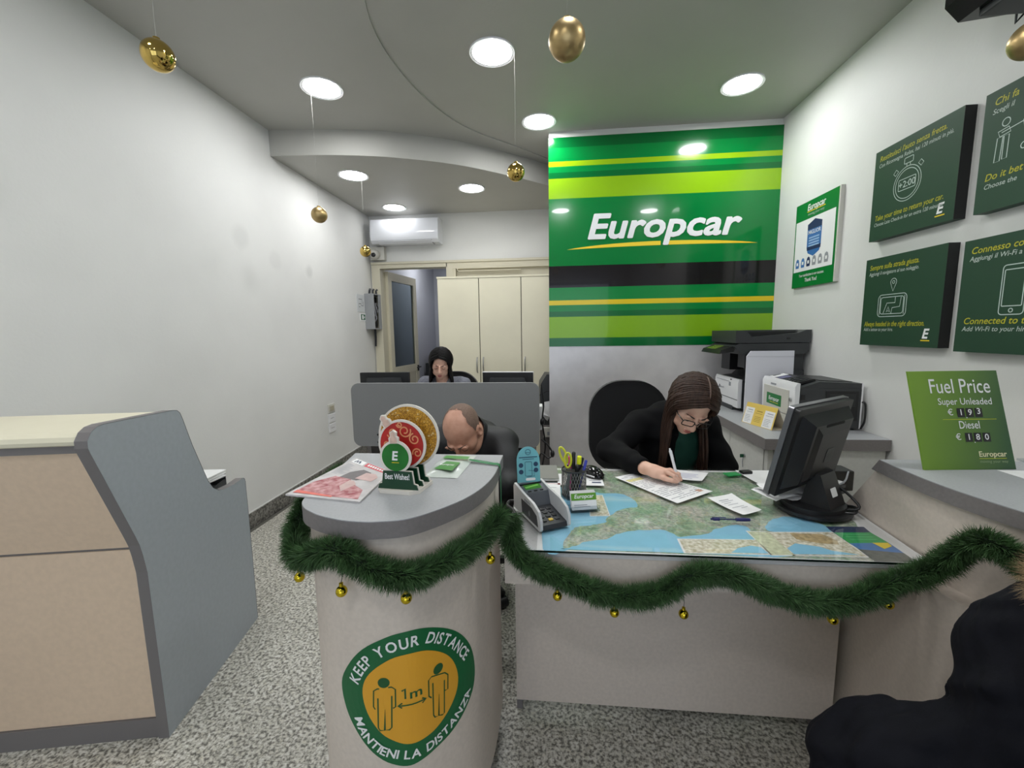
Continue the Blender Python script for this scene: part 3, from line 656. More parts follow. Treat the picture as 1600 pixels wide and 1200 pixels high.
# sticker wrapped on the curved front
class Wrap:
    def __init__(s, poly, d):
        s.p = [Vector(q) for q in poly]; s.acc = [0.0]
        for a, b in zip(s.p[:-1], s.p[1:]): s.acc.append(s.acc[-1] + (b - a).length)
    def at(s, q, z, d):
        i = 0
        while i < len(s.acc) - 2 and s.acc[i + 1] < q: i += 1
        a, b = s.p[i], s.p[i + 1]; t = (q - s.acc[i]) / max(1e-9, s.acc[i + 1] - s.acc[i]); c = a + (b - a) * t
        g = (s.p[min(i + 2, len(s.p) - 1)] - s.p[max(i - 1, 0)]).normalized()
        return (c.x + g.y * d, c.y - g.x * d, z)
WR = Wrap(BODY, 0)
st = thing('floor_distance_sticker', WR.at(0.69, 0.335, 0.001), 'round green and yellow distance sticker on the beige counter', 'sticker')
SO = st.location.copy()
def wr(d): return lambda x, y: tuple(Vector(WR.at(x, y, d)) - SO)
OUT = [(.5062, .534), (.5296, .5862), (.5717, .6361), (.6281, .6683), (.6817, .6778), (.7276, .6663), (.7807, .635), (.8249, .592), (.8592, .534), (.8735, .4711), (.8656, .4187), (.832, .3818), (.7853, .3557), (.7323, .3443), (.6956, .3381), (.6615, .3354), (.6278, .3454), (.5831, .3725), (.5443, .4183), (.516, .4701)]
INN = [(.5663, .5273), (.5791, .5681), (.6157, .6034), (.6586, .621), (.7077, .6173), (.7529, .5908), (.788, .5504), (.8059, .4988), (.8012, .4565), (.777, .4231), (.7395, .3992), (.7022, .3919), (.6643, .3939), (.6312, .4089), (.6011, .4343), (.5754, .4772)]
def wrapped_disc(name, out, d, m):
    o = [(p.x, p.y) for p in catmull([(a, b, 0) for a, b in out], 4, True)]
    cx = sum(p[0] for p in o) / len(o); cy = sum(p[1] for p in o) / len(o); R = 12; n = len(o); f = wr(d)
    vs = [f(cx, cy)]; fs = []
    for r in range(1, R + 1):
        for p in o: vs.append(f(cx + (p[0] - cx) * r / R, cy + (p[1] - cy) * r / R))
    for k in range(n): fs.append((0, 1 + k, 1 + (k + 1) % n))
    for r in range(R - 1):
        for k in range(n): fs.append((1 + r * n + k, 1 + (r + 1) * n + k, 1 + (r + 1) * n + (k + 1) % n, 1 + r * n + (k + 1) % n))
    me = bpy.data.meshes.new(name); me.from_pydata(vs, [], fs); me.update(); return link(name, me, m, st)
wrapped_disc('green_disc', OUT, 0.0010, mat('sticker_green', rgb(0, 98, 52), 0.4)); wrapped_disc('yellow_disc', INN, 0.0016, mat('sticker_yellow', rgb(226, 164, 40), 0.4))
def text_on_path(body, path, size, bold, m, d):
    P = catmull([(a, b, 0) for a, b in path], 8); acc = [0.0]
    for a, b in zip(P[:-1], P[1:]): acc.append(acc[-1] + (b - a).length)
    adv = []; x = 0
    for ch in body:
        if ch == ' ': adv.append((x, None, 0)); x += 0.36 * size; continue
        vs, fs = text2d(ch, size, bold)
        x0 = min(v[0] for v in vs); x1 = max(v[0] for v in vs); adv.append((x, [(v[0] - x0, v[1]) for v in vs], fs, x1 - x0)); x += (x1 - x0) + 0.10 * size
    k = acc[-1] / x
    f = wr(d); b = MB()
    for a in adv:
        if a[1] is None: continue
        q = (a[0] + a[3] / 2) * k; i = 0
        while i < len(acc) - 2 and acc[i + 1] < q: i += 1
        t = (q - acc[i]) / max(1e-9, acc[i + 1] - acc[i]); c = P[i] + (P[i + 1] - P[i]) * t
        g = (P[min(i + 2, len(P) - 1)] - P[max(i - 1, 0)]).normalized(); nn = Vector((-g.y, g.x, 0))
        vs = []
        for u, v in a[1]:
            w_ = c + g * ((u - a[3] / 2) * min(k, 1.15)) + nn * v; vs.append(f(w_.x, w_.y))
        b.add(vs, a[2])
    me = bpy.data.meshes.new('lettering'); me.from_pydata(b.v, [], b.f); me.update(); return link('lettering', me, m, st)
T1 = [(.5556, .5453), (.5725, .5783), (.6005, .6109), (.6344, .6297), (.6758, .6377), (.7171, .6327), (.7636, .6039), (.7945, .571), (.8311, .5148)]
T2 = [(.5400, .4560), (.5530, .4210), (.5700, .3990), (.5975, .3755), (.6287, .3626), (.6624, .355), (.6962, .3527), (.7327, .354), (.769, .3631), (.8038, .3776), (.8395, .4023), (.851, .4276)]
text_on_path('KEEP YOUR DISTANCE', T1, 0.036, 0.022, M_EWHT, 0.0022); text_on_path('MANTIENI LA DISTANZA', T2, 0.032, 0.022, M_EWHT, 0.0022)
SG = mat('sticker_ink', rgb(20, 84, 40), 0.4); f16 = wr(0.0022)
patch('figure_head', circle2(0.0135, 24, 0.619, 0.5575, 1, 0.95), f16, SG, st); patch('figure_head', circle2(0.0135, 24, 0.7475, 0.5495, 1, 0.95), f16, SG, st)
B1 = [(.5961, .4886), (.5919, .495), (.5944, .5356), (.603, .5415), (.6362, .5456), (.6442, .539), (.6428, .4944), (.6368, .4916)]
B1b = [(.6355, .5232), (.6317, .4426), (.6261, .4366), (.6162, .4364), (.6188, .4893), (.6148, .4362), (.6043, .4348), (.6006, .4415), (.6038, .5181)]
B2 = [(.7265, .4858), (.7199, .4935), (.7208, .5347), (.7289, .5397), (.7654, .5278), (.7746, .517), (.7729, .4785), (.7634, .4809)]
B2b = [(.7636, .5093), (.7599, .4226), (.7546, .4213), (.7447, .4265), (.7472, .483), (.7437, .4262), (.7335, .4294), (.7301, .4375), (.7314, .5216)]
def dense(L_, n=6): return [(a[0] + (b[0] - a[0]) * k / n, a[1] + (b[1] - a[1]) * k / n) for a, b in zip(L_[:-1], L_[1:]) for k in range(n)] + [L_[-1]]
linework('figure_outline', [B1, B1b], 0.0032, f16, SG, st); linework('figure_outline', [B2, B2b], 0.0032, f16, SG, st)
linework('arrow', [dense([(.648, .4955), (.712, .4928)], 14), [(.658, .502), (.648, .4955), (.657, .4895)], [(.703, .4995), (.7125, .4928), (.703, .4865)]], 0.0035, f16, SG, st)
lettering('m', f16, SG, st, 0.034, 0.014, width=0.028, off=(0.674, 0.5095))
linework('digit', [[(.658, .5325), (.6655, .5375), (.6655, .5115)]], 0.0042, f16, SG, st)

# ------------------------------------------------------------------ main desk
DK = (0.42, 1.47, 0.0)
dk = thing('map_desk', DK, 'beige desk with a glass covered map on its top', 'desk')
def dkb(mb, name, m, **k): return mb.build(name, m, dk, loc=(-DK[0], -DK[1], 0), **k)
dkb(MB().prism([(-0.135, 1.105), (0.965, 1.105), (0.984, 1.22), (0.994, 1.35), (1.009, 1.5), (1.02, 1.835), (-0.135, 1.835)], 0.7290, 0.7395), 'desk_top', mat('desk_top_grey', rgb(196, 196, 196), 0.4, vary=0.03, scale=80))
dkb(MB().bx(-0.135, 0.962, 1.108, 1.142, 0.642, 0.7290), 'front_apron', M_BEIGE)
dkb(MB().bx(-0.128, 0.912, 1.335, 1.353, 0.060, 0.7285), 'modesty_panel', M_BEIGE)
dkb(MB().bx(-0.13, -0.11, 1.36, 1.80, 0.0, 0.70), 'side_leg', M_GREYD); dkb(MB().bx(0.87, 0.89, 1.37, 1.80, 0.0, 0.70), 'side_leg', M_GREYD)
# drawer pedestal under the desk and loose cables beside it
mp = thing('desk_map', (0.45, 1.45, 0.7395), 'printed relief map of a coast under the desk glass', 'map')
def mapf(d): return lambda x, y: (x - 0.45, y - 1.45, d)
def map_land():
    m = bpy.data.materials.new('map_land'); m.use_nodes = True; N = m.node_tree.nodes; L = m.node_tree.links; p = N['Principled BSDF']
    g = N.new('ShaderNodeTexCoord')
    n1 = N.new('ShaderNodeTexNoise'); n1.inputs['Scale'].default_value = 9; n1.inputs['Detail'].default_value = 8; n1.inputs['Roughness'].default_value = 0.7
    n2 = N.new('ShaderNodeTexNoise'); n2.inputs['Scale'].default_value = 55; n2.inputs['Detail'].default_value = 6; n2.inputs['Distortion'].default_value = 1.5
    vo = N.new('ShaderNodeTexVoronoi'); vo.feature = 'DISTANCE_TO_EDGE'; vo.inputs['Scale'].default_value = 26
    nd = N.new('ShaderNodeTexNoise'); nd.inputs['Scale'].default_value = 14
    ad = N.new('ShaderNodeMixRGB'); ad.blend_type = 'ADD'; ad.inputs[0].default_value = 0.12
    L.new(g.outputs['Object'], ad.inputs[1]); L.new(nd.outputs['Color'], ad.inputs[2]); L.new(ad.outputs[0], vo.inputs['Vector'])
    for n in (n1, n2, nd): L.new(g.outputs['Object'], n.inputs['Vector'])
    c1 = N.new('ShaderNodeValToRGB'); E = c1.color_ramp.elements
    E[0].position = 0.34; E[0].color = rgb(112, 156, 122); E[1].position = 0.66; E[1].color = rgb(214, 206, 196)
    q = E.new(0.45); q.color = rgb(160, 186, 156); q = E.new(0.55); q.color = rgb(186, 190, 178)
    L.new(n1.outputs['Fac'], c1.inputs[0])
    c2 = N.new('ShaderNodeValToRGB'); c2.color_ramp.elements[0].position = 0.35; c2.color_ramp.elements[0].color = (0.30, 0.34, 0.33, 1); c2.color_ramp.elements[1].position = 0.65; c2.color_ramp.elements[1].color = (1, 1, 1, 1)
    L.new(n2.outputs['Fac'], c2.inputs[0])
    mx = N.new('ShaderNodeMixRGB'); mx.blend_type = 'MULTIPLY'; mx.inputs[0].default_value = 0.75; L.new(c1.outputs[0], mx.inputs[1]); L.new(c2.outputs[0], mx.inputs[2])
    c3 = N.new('ShaderNodeValToRGB'); c3.color_ramp.elements[0].position = 0.0; c3.color_ramp.elements[0].color = (1, 1, 1, 1); c3.color_ramp.elements[1].position = 0.035; c3.color_ramp.elements[1].color = (0, 0, 0, 1)
    L.new(vo.outputs['Distance'], c3.inputs[0])
    m2 = N.new('ShaderNodeMixRGB'); m2.inputs[2].default_value = rgb(214, 196, 110); 
    mu = N.new('ShaderNodeMath'); mu.operation = 'MULTIPLY'; mu.inputs[1].default_value = 0.3; L.new(c3.outputs[0], mu.inputs[0]); L.new(mu.outputs[0], m2.inputs[0])
    L.new(mx.outputs[0], m2.inputs[1]); L.new(m2.outputs[0], p.inputs['Base Color']); p.inputs['Roughness'].default_value = 0.5
    return m
M_SEA = mat('map_sea', rgb(134, 190, 216), 0.5, vary=0.03, scale=20); M_INS = mat('map_inset', rgb(230, 225, 210), 0.5, vary=0.25, scale=90, col2=rgb(176, 168, 138))
patch('margin', [(-0.045, 1.112), (0.975, 1.112), (1.0, 1.5), (1.005, 1.83), (-0.045, 1.83)], mapf(0.0003), M_PAPER, mp)
patch('land', [(-0.027, 1.123), (0.832, 1.119), (0.942, 1.35), (0.96, 1.5), (0.965, 1.81), (-0.027, 1.81)], mapf(0.0007), map_land(), mp)
SEA = dict(S1=[(-.027, 1.124), (-.027, 1.56), (.05, 1.60), (.13, 1.581), (.177, 1.55), (.251, 1.546), (.286, 1.5), (.296, 1.434), (.254, 1.417), (.209, 1.38), (.174, 1.327), (.171, 1.303), (.127, 1.282), (.079, 1.267), (.057, 1.238), (.037, 1.184), (.031, 1.135), (.043, 1.126)],
    S2=[(.043, 1.126), (.057, 1.141), (.097, 1.173), (.157, 1.192), (.191, 1.225), (.245, 1.25), (.297, 1.259), (.332, 1.261), (.357, 1.241), (.375, 1.221), (.454, 1.242), (.496, 1.277), (.563, 1.309), (.597, 1.294), (.59, 1.24), (.64, 1.24), (.64, 1.13), (.362, 1.126)],
    S3=[(.651, 1.27), (.68, 1.336), (.733, 1.374), (.8, 1.372), (.835, 1.318), (.828, 1.27)])
for p in SEA.values():
    q = [(v.x, v.y) for v in catmull([(a, b, 0) for a, b in p], 4, True)]
    jag = [(x + random.uniform(-0.003, 0.003), y + random.uniform(-0.003, 0.003)) for x, y in q]
    patch('sea', jag, mapf(0.0011), M_SEA, mp)
INS = [[(.131, 1.523), (.182, 1.526), (.186, 1.353), (.125, 1.347)], [(.366, 1.205), (.585, 1.214), (.584, 1.135), (.362, 1.128)], [(.583, 1.268), (.641, 1.264), (.645, 1.135), (.588, 1.132)], [(.641, 1.264), (.828, 1.276), (.832, 1.139), (.645, 1.135)]]
for i, p in enumerate(INS):
    cx = sum(a for a, b in p) / 4; cy = sum(b for a, b in p) / 4
    patch('inset_border', [(cx + (a - cx) * 1.03 + math.copysign(0.002, a - cx), cy + (b - cy) * 1.02 + math.copysign(0.002, b - cy)) for a, b in p], mapf(0.0014), M_PAPER, mp)
    patch('inset_map', p, mapf(0.0017), M_INS if i != 2 else mat('map_inset_green', rgb(196, 200, 168), 0.5, vary=0.2, scale=70), mp)
for p in ([(.484, 1.136), (.512, 1.162), (.555, 1.179), (.578, 1.171), (.583, 1.138)], [(.634 + .012, 1.17), (.683, 1.2), (.739, 1.185), (.76, 1.165), (.82, 1.147), (.648, 1.139)]):
    patch('sea', p, mapf(0.0020), M_SEA, mp)
patch('inset_relief', [(.70, 1.262), (.79, 1.262), (.81, 1.225), (.80, 1.2), (.75, 1.205), (.70, 1.225)], mapf(0.0020), mat('map_relief', rgb(176, 156, 116), 0.5, vary=0.25, scale=70), mp)
for nm, p, mm in (('legend_bar', [(.833, 1.315), (.945, 1.32), (.939, 1.283), (.83, 1.276)], M_NAVY), ('legend_block', [(.83, 1.276), (.939, 1.283), (.944, 1.221), (.833, 1.212)], mat('legend_green', rgb(40, 160, 84), 0.5)), ('legend_sky', [(.833, 1.212), (.944, 1.221), (.941, 1.165), (.838, 1.179)], M_LBLUE), ('legend_field', [(.898, 1.218), (.942, 1.221), (.938, 1.201), (.906, 1.184)], M_EYEL), ('legend_photo', [(.835, 1.18), (.941, 1.165), (.939, 1.119), (.834, 1.117)], mat('legend_rock', rgb(96, 98, 92), 0.5, vary=0.3, scale=60))):
    patch(nm, p, mapf(0.0014 if nm != 'legend_field' else 0.0018), mm, mp)
for k in range(3): patch('legend_line', [(.85, 1.268 - k * .015), (.925, 1.271 - k * .015), (.925, 1.266 - k * .015), (.85, 1.263 - k * .015)], mapf(0.0018), mat('legend_pale', rgb(90, 190, 120), 0.5), mp)
gt = MB().prism([(-0.135, 1.100), (0.955, 1.100), (0.965, 1.25), (0.99, 1.5), (1.01, 1.830), (-0.135, 1.830)], 0.743, 0.749).build('glass_sheet', M_GLASS, label='clear glass sheet covering the map on the desk', cat='glass')
MB().prism([(-0.135, 1.0992), (0.955, 1.0992), (0.955, 1.0999), (-0.135, 1.0999)], 0.743, 0.749).build('polished_edge', mat('glass_edge', rgb(20, 34, 30), 0.1), gt)
for k in range(4): MB().bx(-0.12 + k * 0.35, -0.11 + k * 0.35, 1.82, 1.828, 0.7395, 0.743).build('bumper', M_OFFW, gt)
ZD = 0.7492

# ------------------------------------------------------------------ right counter
RCX = [(1.0, 1.50), (0.985, 1.35), (0.975, 1.22), (0.977, 1.10), (1.003, 0.97), (1.06, 0.80), (1.15, 0.62), (1.28, 0.45), (1.46, 0.30), (1.70, 0.22)]
RCV = [(p.x, p.y) for p in catmull([(a, b, 0) for a, b in RCX], 5)]
rc = thing('corner_counter', (1.45, 1.0, 0), 'beige raised counter with curved grey top along the right wall', 'counter')
def rcb(mb, name, m, **k): return mb.build(name, m, rc, loc=(-1.45, -1.0, 0), **k)
# the upper part ends in a sloping cut towards the back
def cutY(z): return 1.50 - (z - 0.74) * (0.17 / 0.21)
def upper(z0, z1, d):
    lo = [(x + d, y) for x, y in RCV if y < cutY(z0)]; hi = [(x + d, min(y, 9)) for x, y in RCV if y < cutY(z1)]
    n = 40
    def samp(zc):
        pts = [(x + d, y) for x, y in RCV]; yc = cutY(zc); ys = np.linspace(yc, 0.23, n)
        Y = np.array([p[1] for p in pts])[::-1]; X = np.array([p[0] for p in pts])[::-1]
        return [(float(np.interp(y, Y, X)), float(y)) for y in ys]
    A = samp(z0); B = samp(z1); b = MB(); WX = 1.70
    va = [(x, y, z0) for x, y in A] + [(WX, A[-1][1], z0), (WX, A[0][1], z0)]; vb = [(x, y, z1) for x, y in B] + [(WX, B[-1][1], z1), (WX, B[0][1], z1)]
    m = len(va); b.add(va + vb, [tuple(range(m - 1, -1, -1)), tuple(range(m, 2 * m))] + [(i, (i + 1) % m, m + (i + 1) % m, m + i) for i in range(m)])
    return b
rcb(upper(0.698, 0.910, 0.012), 'upper_body', M_BEIGE, smooth=True, sharp=30)
rcb(upper(0.910, 0.948, -0.004), 'top_edge', M_GREYD, smooth=True, sharp=30); rcb(upper(0.948, 0.950, -0.0035), 'top', M_GREY)
rcb(MB().prism([(x - 0.040, y) for x, y in RCV if y < 1.45] + [(1.70, 0.235), (1.70, 1.45)], 0.055, 0.698), 'lower_body', M_BEIGE, smooth=True, sharp=30)
rcb(MB().prism([(x - 0.025, y) for x, y in RCV if y < 1.45] + [(1.70, 0.25), (1.70, 1.45)], 0.0, 0.055), 'plinth', M_BLACK)

# ------------------------------------------------------------------ printer shelf with cabinets below
ps = thing('printer_cabinet', (1.41, 2.87, 0), 'low white cabinet with grey top under the printers', 'cabinet')
def psb(mb, name, m, par=None, **k): return mb.build(name, m, par or ps, loc=(-1.41, -2.87, 0) if par is None else None, **k)
psb(MB().bx(1.100, 1.706, 2.252, 3.50, 0.716, 0.7735), 'top_edge', M_GREYD); psb(MB().bx(1.101, 1.706, 2.253, 3.50, 0.7735, 0.7745), 'top', M_GREY)
M_CABW = mat('cabinet_white', rgb(205, 205, 200), 0.45, vary=0.03, scale=60)
psb(MB().bx(1.150, 1.70, 2.285, 3.49, 0.03, 0.716), 'carcass', M_CABW)
for i, (ya, yb) in enumerate(((2.325, 2.755), (2.759, 3.12), (3.124, 3.485))):
    d = psb(MB().bx(1.130, 1.149, ya, yb, 0.480, 0.710, 0.002), 'door', M_CABW); psb(MB().bx(1.130, 1.149, ya, yb, 0.05, 0.476, 0.002), 'door', M_CABW)
    MB().lathe([(0.011, 0), (0.011, 0.004), (0.007, 0.006)], (1.130, (ya + yb) / 2, 0.60), 14, lambda x, y, z: (-z, x, y)).build('lock', M_STEEL, d)
psb(MB().bx(1.134, 1.150, 2.286, 2.322, 0.03, 0.716), 'end_strip', M_CABW); psb(MB().bx(1.16, 1.70, 2.274, 2.284, 0.03, 0.716), 'side_panel', M_CABW)
kt = thing('cabinet_key', (1.128, 2.545, 0.585), 'small key with green head hanging in the cabinet door', 'key')
MB().box((-0.012, 0, 0.012), (0.022, 0.004, 0.02), None, 0.002).build('key_head', mat('key_green', rgb(20, 90, 60), 0.4), kt); MB().tube([(-0.004, 0, 0.008), (-0.007, 0.0, -0.02), (-0.006, -0.004, -0.055)], 0.0022, 6).build('key_tag', M_INKL, kt)

# ------------------------------------------------------------------ back office
oc = thing('wardrobe_cabinet', (-0.57, 4.64, 0), 'tall cream cabinet with three doors at the back', 'cabinet')
MB().bx(-0.62, 0.86, -0.22, 0.24, 0.0, 1.90).build('carcass', M_CREAM, oc); MB().bx(-0.625, 0.86, -0.245, 0.245, 1.90, 1.918).build('top', M_CREAM, oc)
MB().bx(-0.61, 0.85, -0.2215, -0.220, 0.05, 1.895).build('shadow_gap', mat('gap_dark', rgb(60, 58, 52), 0.8), oc)
for i, (xa, xb) in enumerate(((-0.618, -0.188), (-0.180, 0.250), (0.258, 0.688))):
    d = MB().bx(xa, xb, -0.240, -0.222, 0.04, 1.897, 0.002).build('door', M_CREAM, oc)
    hx = xb - 0.028 if i == 0 else xa + 0.03
    MB().tube([(hx, -0.24, 0.92), (hx, -0.262, 0.94), (hx, -0.266, 1.0), (hx, -0.262, 1.06), (hx, -0.24, 1.08)], 0.006, 8).build('handle', M_STEEL, d, smooth=True)
ac = thing('air_conditioner', (-1.63, 4.92, 2.345), 'white split air conditioner above the back door', 'air conditioner')
prf = [(0, 0.0), (-0.17, 0.0), (-0.205, 0.03), (-0.215, 0.07), (-0.205, 0.22), (-0.19, 0.255), (-0.16, 0.265), (0, 0.265)]
M_ACW = mat('ac_white', rgb(226, 228, 234), 0.12, coat=0.5)
MB().prism(prf, -0.385, 0.385, lambda u, v, q: (q, u, v)).build('housing', M_ACW, ac, smooth=True, sharp=35)
MB().prism([(-0.05, -0.002), (-0.155, -0.002), (-0.200, 0.024), (-0.195, 0.028)], -0.31, 0.31, lambda u, v, q: (q, u, v)).build('air_slot', M_DGREY, ac)
MB().prism([(-0.10, -0.010), (-0.165, -0.006), (-0.204, 0.018), (-0.200, 0.022), (-0.16, 0.000), (-0.10, -0.006)], -0.305, 0.305, lambda u, v, q: (q, u, v)).build('louvre', M_ACW, ac)
MB().bx(-0.045, 0.03, -0.2115, -0.2085, 0.113, 0.124).build('maker_plate', M_INKL, ac)
sc = thing('security_camera', (-2.02, 4.92, 2.245), 'small white dome camera in the back corner under the air conditioner', 'camera')
MB().bx(-0.07, 0.10, -0.07, 0.0, -0.06, 0.09, 0.008).build('junction_box', M_OFFW, sc); MB().ball((0.0, -0.10, 0.0), 0.056, 22, 14).build('dome', M_OFFW, sc, smooth=True)
MB().lathe([(0.0001, 0.0585), (0.018, 0.057), (0.026, 0.052), (0.027, 0.046)], (0.002, -0.10, -0.012), 20, lambda x, y, z: (x, -z, y)).build('lens', M_BLACKG, sc, smooth=True)
# meter box on the left wall
mbx = thing('meter_box', (XL, 4.80, 1.395), 'open grey metal box with wiring on the left wall by the door', 'electrical box')
MB().bx(0, 0.012, -0.11, 0.10, 0, 0.40).bx(0.012, 0.11, -0.11, -0.10, 0, 0.40).bx(0.012, 0.11, 0.09, 0.10, 0, 0.40).bx(0.012, 0.11, -0.10, 0.09, 0, 0.01).bx(0.012, 0.11, -0.10, 0.09, 0.39, 0.40).build('enclosure', mat('box_grey', rgb(150, 152, 154), 0.5), mbx)
MB().bx(0.105, 0.112, 0.02, 0.10, 0.0, 0.40).build('cover', mat('box_grey', rgb(150, 152, 154), 0.5), mbx); MB().bx(0.013, 0.06, -0.08, 0.08, 0.03, 0.37).build('terminal_block', M_BLACK, mbx)
for k in range(5): MB().tube([(0.06, -0.04 + 0.02 * k, 0.05 + 0.05 * k), (0.10, -0.03 + 0.02 * k, 0.12 + 0.04 * k), (0.07, -0.02 + 0.015 * k, 0.30)], 0.006, 6).build('wire', M_BLACK if k % 2 else M_INKL, mbx, smooth=True)
MB().tube([(0.05, 0.03, 0.01), (0.05, 0.035, -0.10), (0.045, 0.035, -0.20)], 0.012, 8).build('cable', M_BLACK, mbx, smooth=True)
for k in range(3): MB().tube([(0.04 + 0.02 * k, -0.06 + 0.05 * k, 0.40), (0.05 + 0.015 * k, -0.065 + 0.05 * k, 0.44), (0.05 + 0.02 * k, -0.05 + 0.05 * k, 0.455)], 0.012, 8).build('cable_gland', M_DGREY, mbx, smooth=True)
pn = thing('escape_plan', (XL, 4.585, 1.585), 'small framed plan sheet on the left wall beside the grey box', 'notice')
MB().bx(0, 0.006, -0.085, 0.085, 0, 0.19).build('sheet', mat('plan_sheet', rgb(205, 208, 210), 0.4), pn); pf = lambda x, y: (0.0065, x, y)
linework('plan_lines', [[(-0.05, 0.14), (0.03, 0.14), (0.03, 0.09)], [(-0.05, 0.09), (0.0, 0.09), (0.01, 0.07), (0.06, 0.07), (0.06, 0.12)], [(-0.05, 0.055), (-0.02, 0.055)]], 0.006, pf, M_INK, pn)
ex = thing('exit_sign', (XL, 4.625, 1.487), 'tiny green pictogram sign below the plan sheet', 'sign')
MB().bx(0, 0.005, -0.065, 0.065, 0, 0.085).build('plate', M_EWHT, ex); pf2 = lambda x, y: (0.0055, x, y)
patch('green_field', [(-0.055, 0.012), (0.055, 0.012), (0.055, 0.073), (-0.055, 0.073)], pf2, mat('safety_green', rgb(30, 92, 60), 0.4), ex)
patch('pictogram', [(-0.03, 0.02), (0.012, 0.02), (0.012, 0.065), (-0.03, 0.065)], lambda x, y: (0.006, x, y), M_EWHT, ex); patch('arrow', [(0.022, 0.03), (0.046, 0.042), (0.022, 0.055)], lambda x, y: (0.006, x, y), M_EWHT, ex)
# sockets on the left wall
for z, lb, nm, cat in ((0.60, 'topmost of three wall plates on the left wall, beige switch', 'light_switch', 'switch'), (0.505, 'middle of three wall plates on the left wall', 'wall_socket', 'socket'), (0.41, 'lowest of three wall plates on the left wall', 'wall_socket', 'socket')):
    s_ = thing(nm, (XL, 3.815, z), lb, cat)
    MB().bx(0, 0.009, -0.06, 0.06, 0, 0.082, 0.003).build('plate', M_OFFW if cat == 'switch' else M_WHITE, s_)
    if cat == 'switch': MB().bx(0.009, 0.014, -0.035, 0.035, 0.018, 0.064, 0.002).build('rocker', mat('beige_switch', rgb(176, 170, 150), 0.5), s_)
    else:
        for k in (-0.02, 0.0, 0.02): MB().lathe([(0.004, 0), (0.004, 0.001)], (0.0092, k, 0.041), 8, lambda x, y, q: (q, x, y)).build('socket_hole', M_BLACK, s_)
# desk of the back office with its privacy screen
bd = thing('office_desk', (-0.75, 3.22, 0), 'grey office desk behind the long privacy screen', 'desk')
MB().bx(-0.62, 0.62, -0.34, 0.38, 0.715, 0.74).build('desk_top', M_GREY, bd)
for sx in (-0.61, 0.58): MB().bx(sx, sx + 0.03, -0.30, 0.34, 0, 0.715).build('leg_panel', M_GREYD, bd)
MB().bx(-0.58, 0.58, -0.10, -0.08, 0.30, 0.715).build('modesty_panel', M_GREYD, bd)
scn = thing('privacy_screen', (-0.75, 2.84, 0.55), 'wide grey desk screen with rounded corners before the seated woman', 'screen')
MB().prism(rrect(1.325, 0.452, 0.055, 8, 0, 0.226), -0.014, 0.014, lambda u, v, q: (u, q, v)).build('panel', mat('screen_grey', rgb(132, 133, 134), 0.55, vary=0.03, scale=200), scn, smooth=True, sharp=30)
for sx in (-0.48, 0.48):
    for z in (0.03, 0.085): MB().lathe([(0.008, 0), (0.008, 0.004), (0.004, 0.006)], (sx, -0.014, z), 12, lambda x, y, q: (x, -q, y)).build('screw', M_BLACK, scn)
    MB().bx(sx - 0.03, sx + 0.03, 0.014, 0.12, 0.135, 0.16).build('clamp', M_DGREY, scn)
MB().bx(0.25, 0.60, 0.02, 0.05, -0.06, -0.015).build('cable_tray', M_BLACK, scn)

# ------------------------------------------------------------------ things on the desk
# monitor seen from behind
mo = thing('computer_monitor', (0.865, 1.44, ZD), 'black desktop monitor seen from behind on the map desk', 'monitor')
yaw, tilt = math.radians(36.2), math.radians(11.9)
a_ = Vector((math.cos(yaw), math.sin(yaw), 0)); n_ = Vector((-math.sin(yaw), math.cos(yaw), 0)); b_ = Vector((0, 0, 1)) * math.cos(tilt) - n_ * math.sin(tilt); k_ = a_.cross(b_)  # k_ points towards the back of the screen
Cm = Vector((0.862, 1.474, 0.957)) - mo.location
def mf(u, v, q): return Cm + a_ * u + b_ * v - n_ * 0 + (k_ * q)
M_MON = mat('monitor_black', rgb(26, 26, 28), 0.42, bump=0.15, bscale=500)
MB().prism(rrect(0.368, 0.305, 0.008, 3), -0.016, 0.0, mf).build('bezel', mat('monitor_silver', rgb(120, 120, 124), 0.3, 0.6), mo)
MB().prism(rrect(0.34, 0.275, 0.003, 2), -0.0168, -0.0162, mf).build('display', M_BLACKG, mo)
MB().prism(rrect(0.360, 0.298, 0.008, 3), 0.0, 0.018, mf).build('rear_shell', M_MON, mo)
def frustum(b, w0, h0, w1, h1, q0, q1, fn, cy0=0, cy1=0):
    A = [(-w0 / 2, -h0 / 2 + cy0), (w0 / 2, -h0 / 2 + cy0), (w0 / 2, h0 / 2 + cy0), (-w0 / 2, h0 / 2 + cy0)]; B = [(-w1 / 2, -h1 / 2 + cy1), (w1 / 2, -h1 / 2 + cy1), (w1 / 2, h1 / 2 + cy1), (-w1 / 2, h1 / 2 + cy1)]
    return b.add([fn(p[0], p[1], q0) for p in A] + [fn(p[0], p[1], q1) for p in B], [(0, 3, 2, 1), (4, 5, 6, 7)] + [(i, (i + 1) % 4, 4 + (i + 1) % 4, 4 + i) for i in range(4)])
frustum(MB(), 0.31, 0.255, 0.25, 0.20, 0.018, 0.052, mf).build('rear_bulge', M_MON, mo)
frustum(MB(), 0.22, 0.19, 0.17, 0.15, 0.052, 0.060, mf, 0, -0.005).build('rear_plate', M_MON, mo)
MB().prism(rrect(0.12, 0.03, 0.006, 3, 0, 0.085), 0.040, 0.0535, mf).build('hand_grip', mat('grip_black', rgb(4, 4, 5), 0.8), mo)
MB().prism(rrect(0.05, 0.05, 0.006, 3, 0.005, -0.012), 0.0602, 0.0612, mf).build('maker_mark', M_DGREY, mo); lettering('hp', lambda x, y: mf(-x + 0.005, y, 0.0616), M_MON, mo, 0.036, 0.01, 0.2, 'CENTER', off=(0, -0.02))
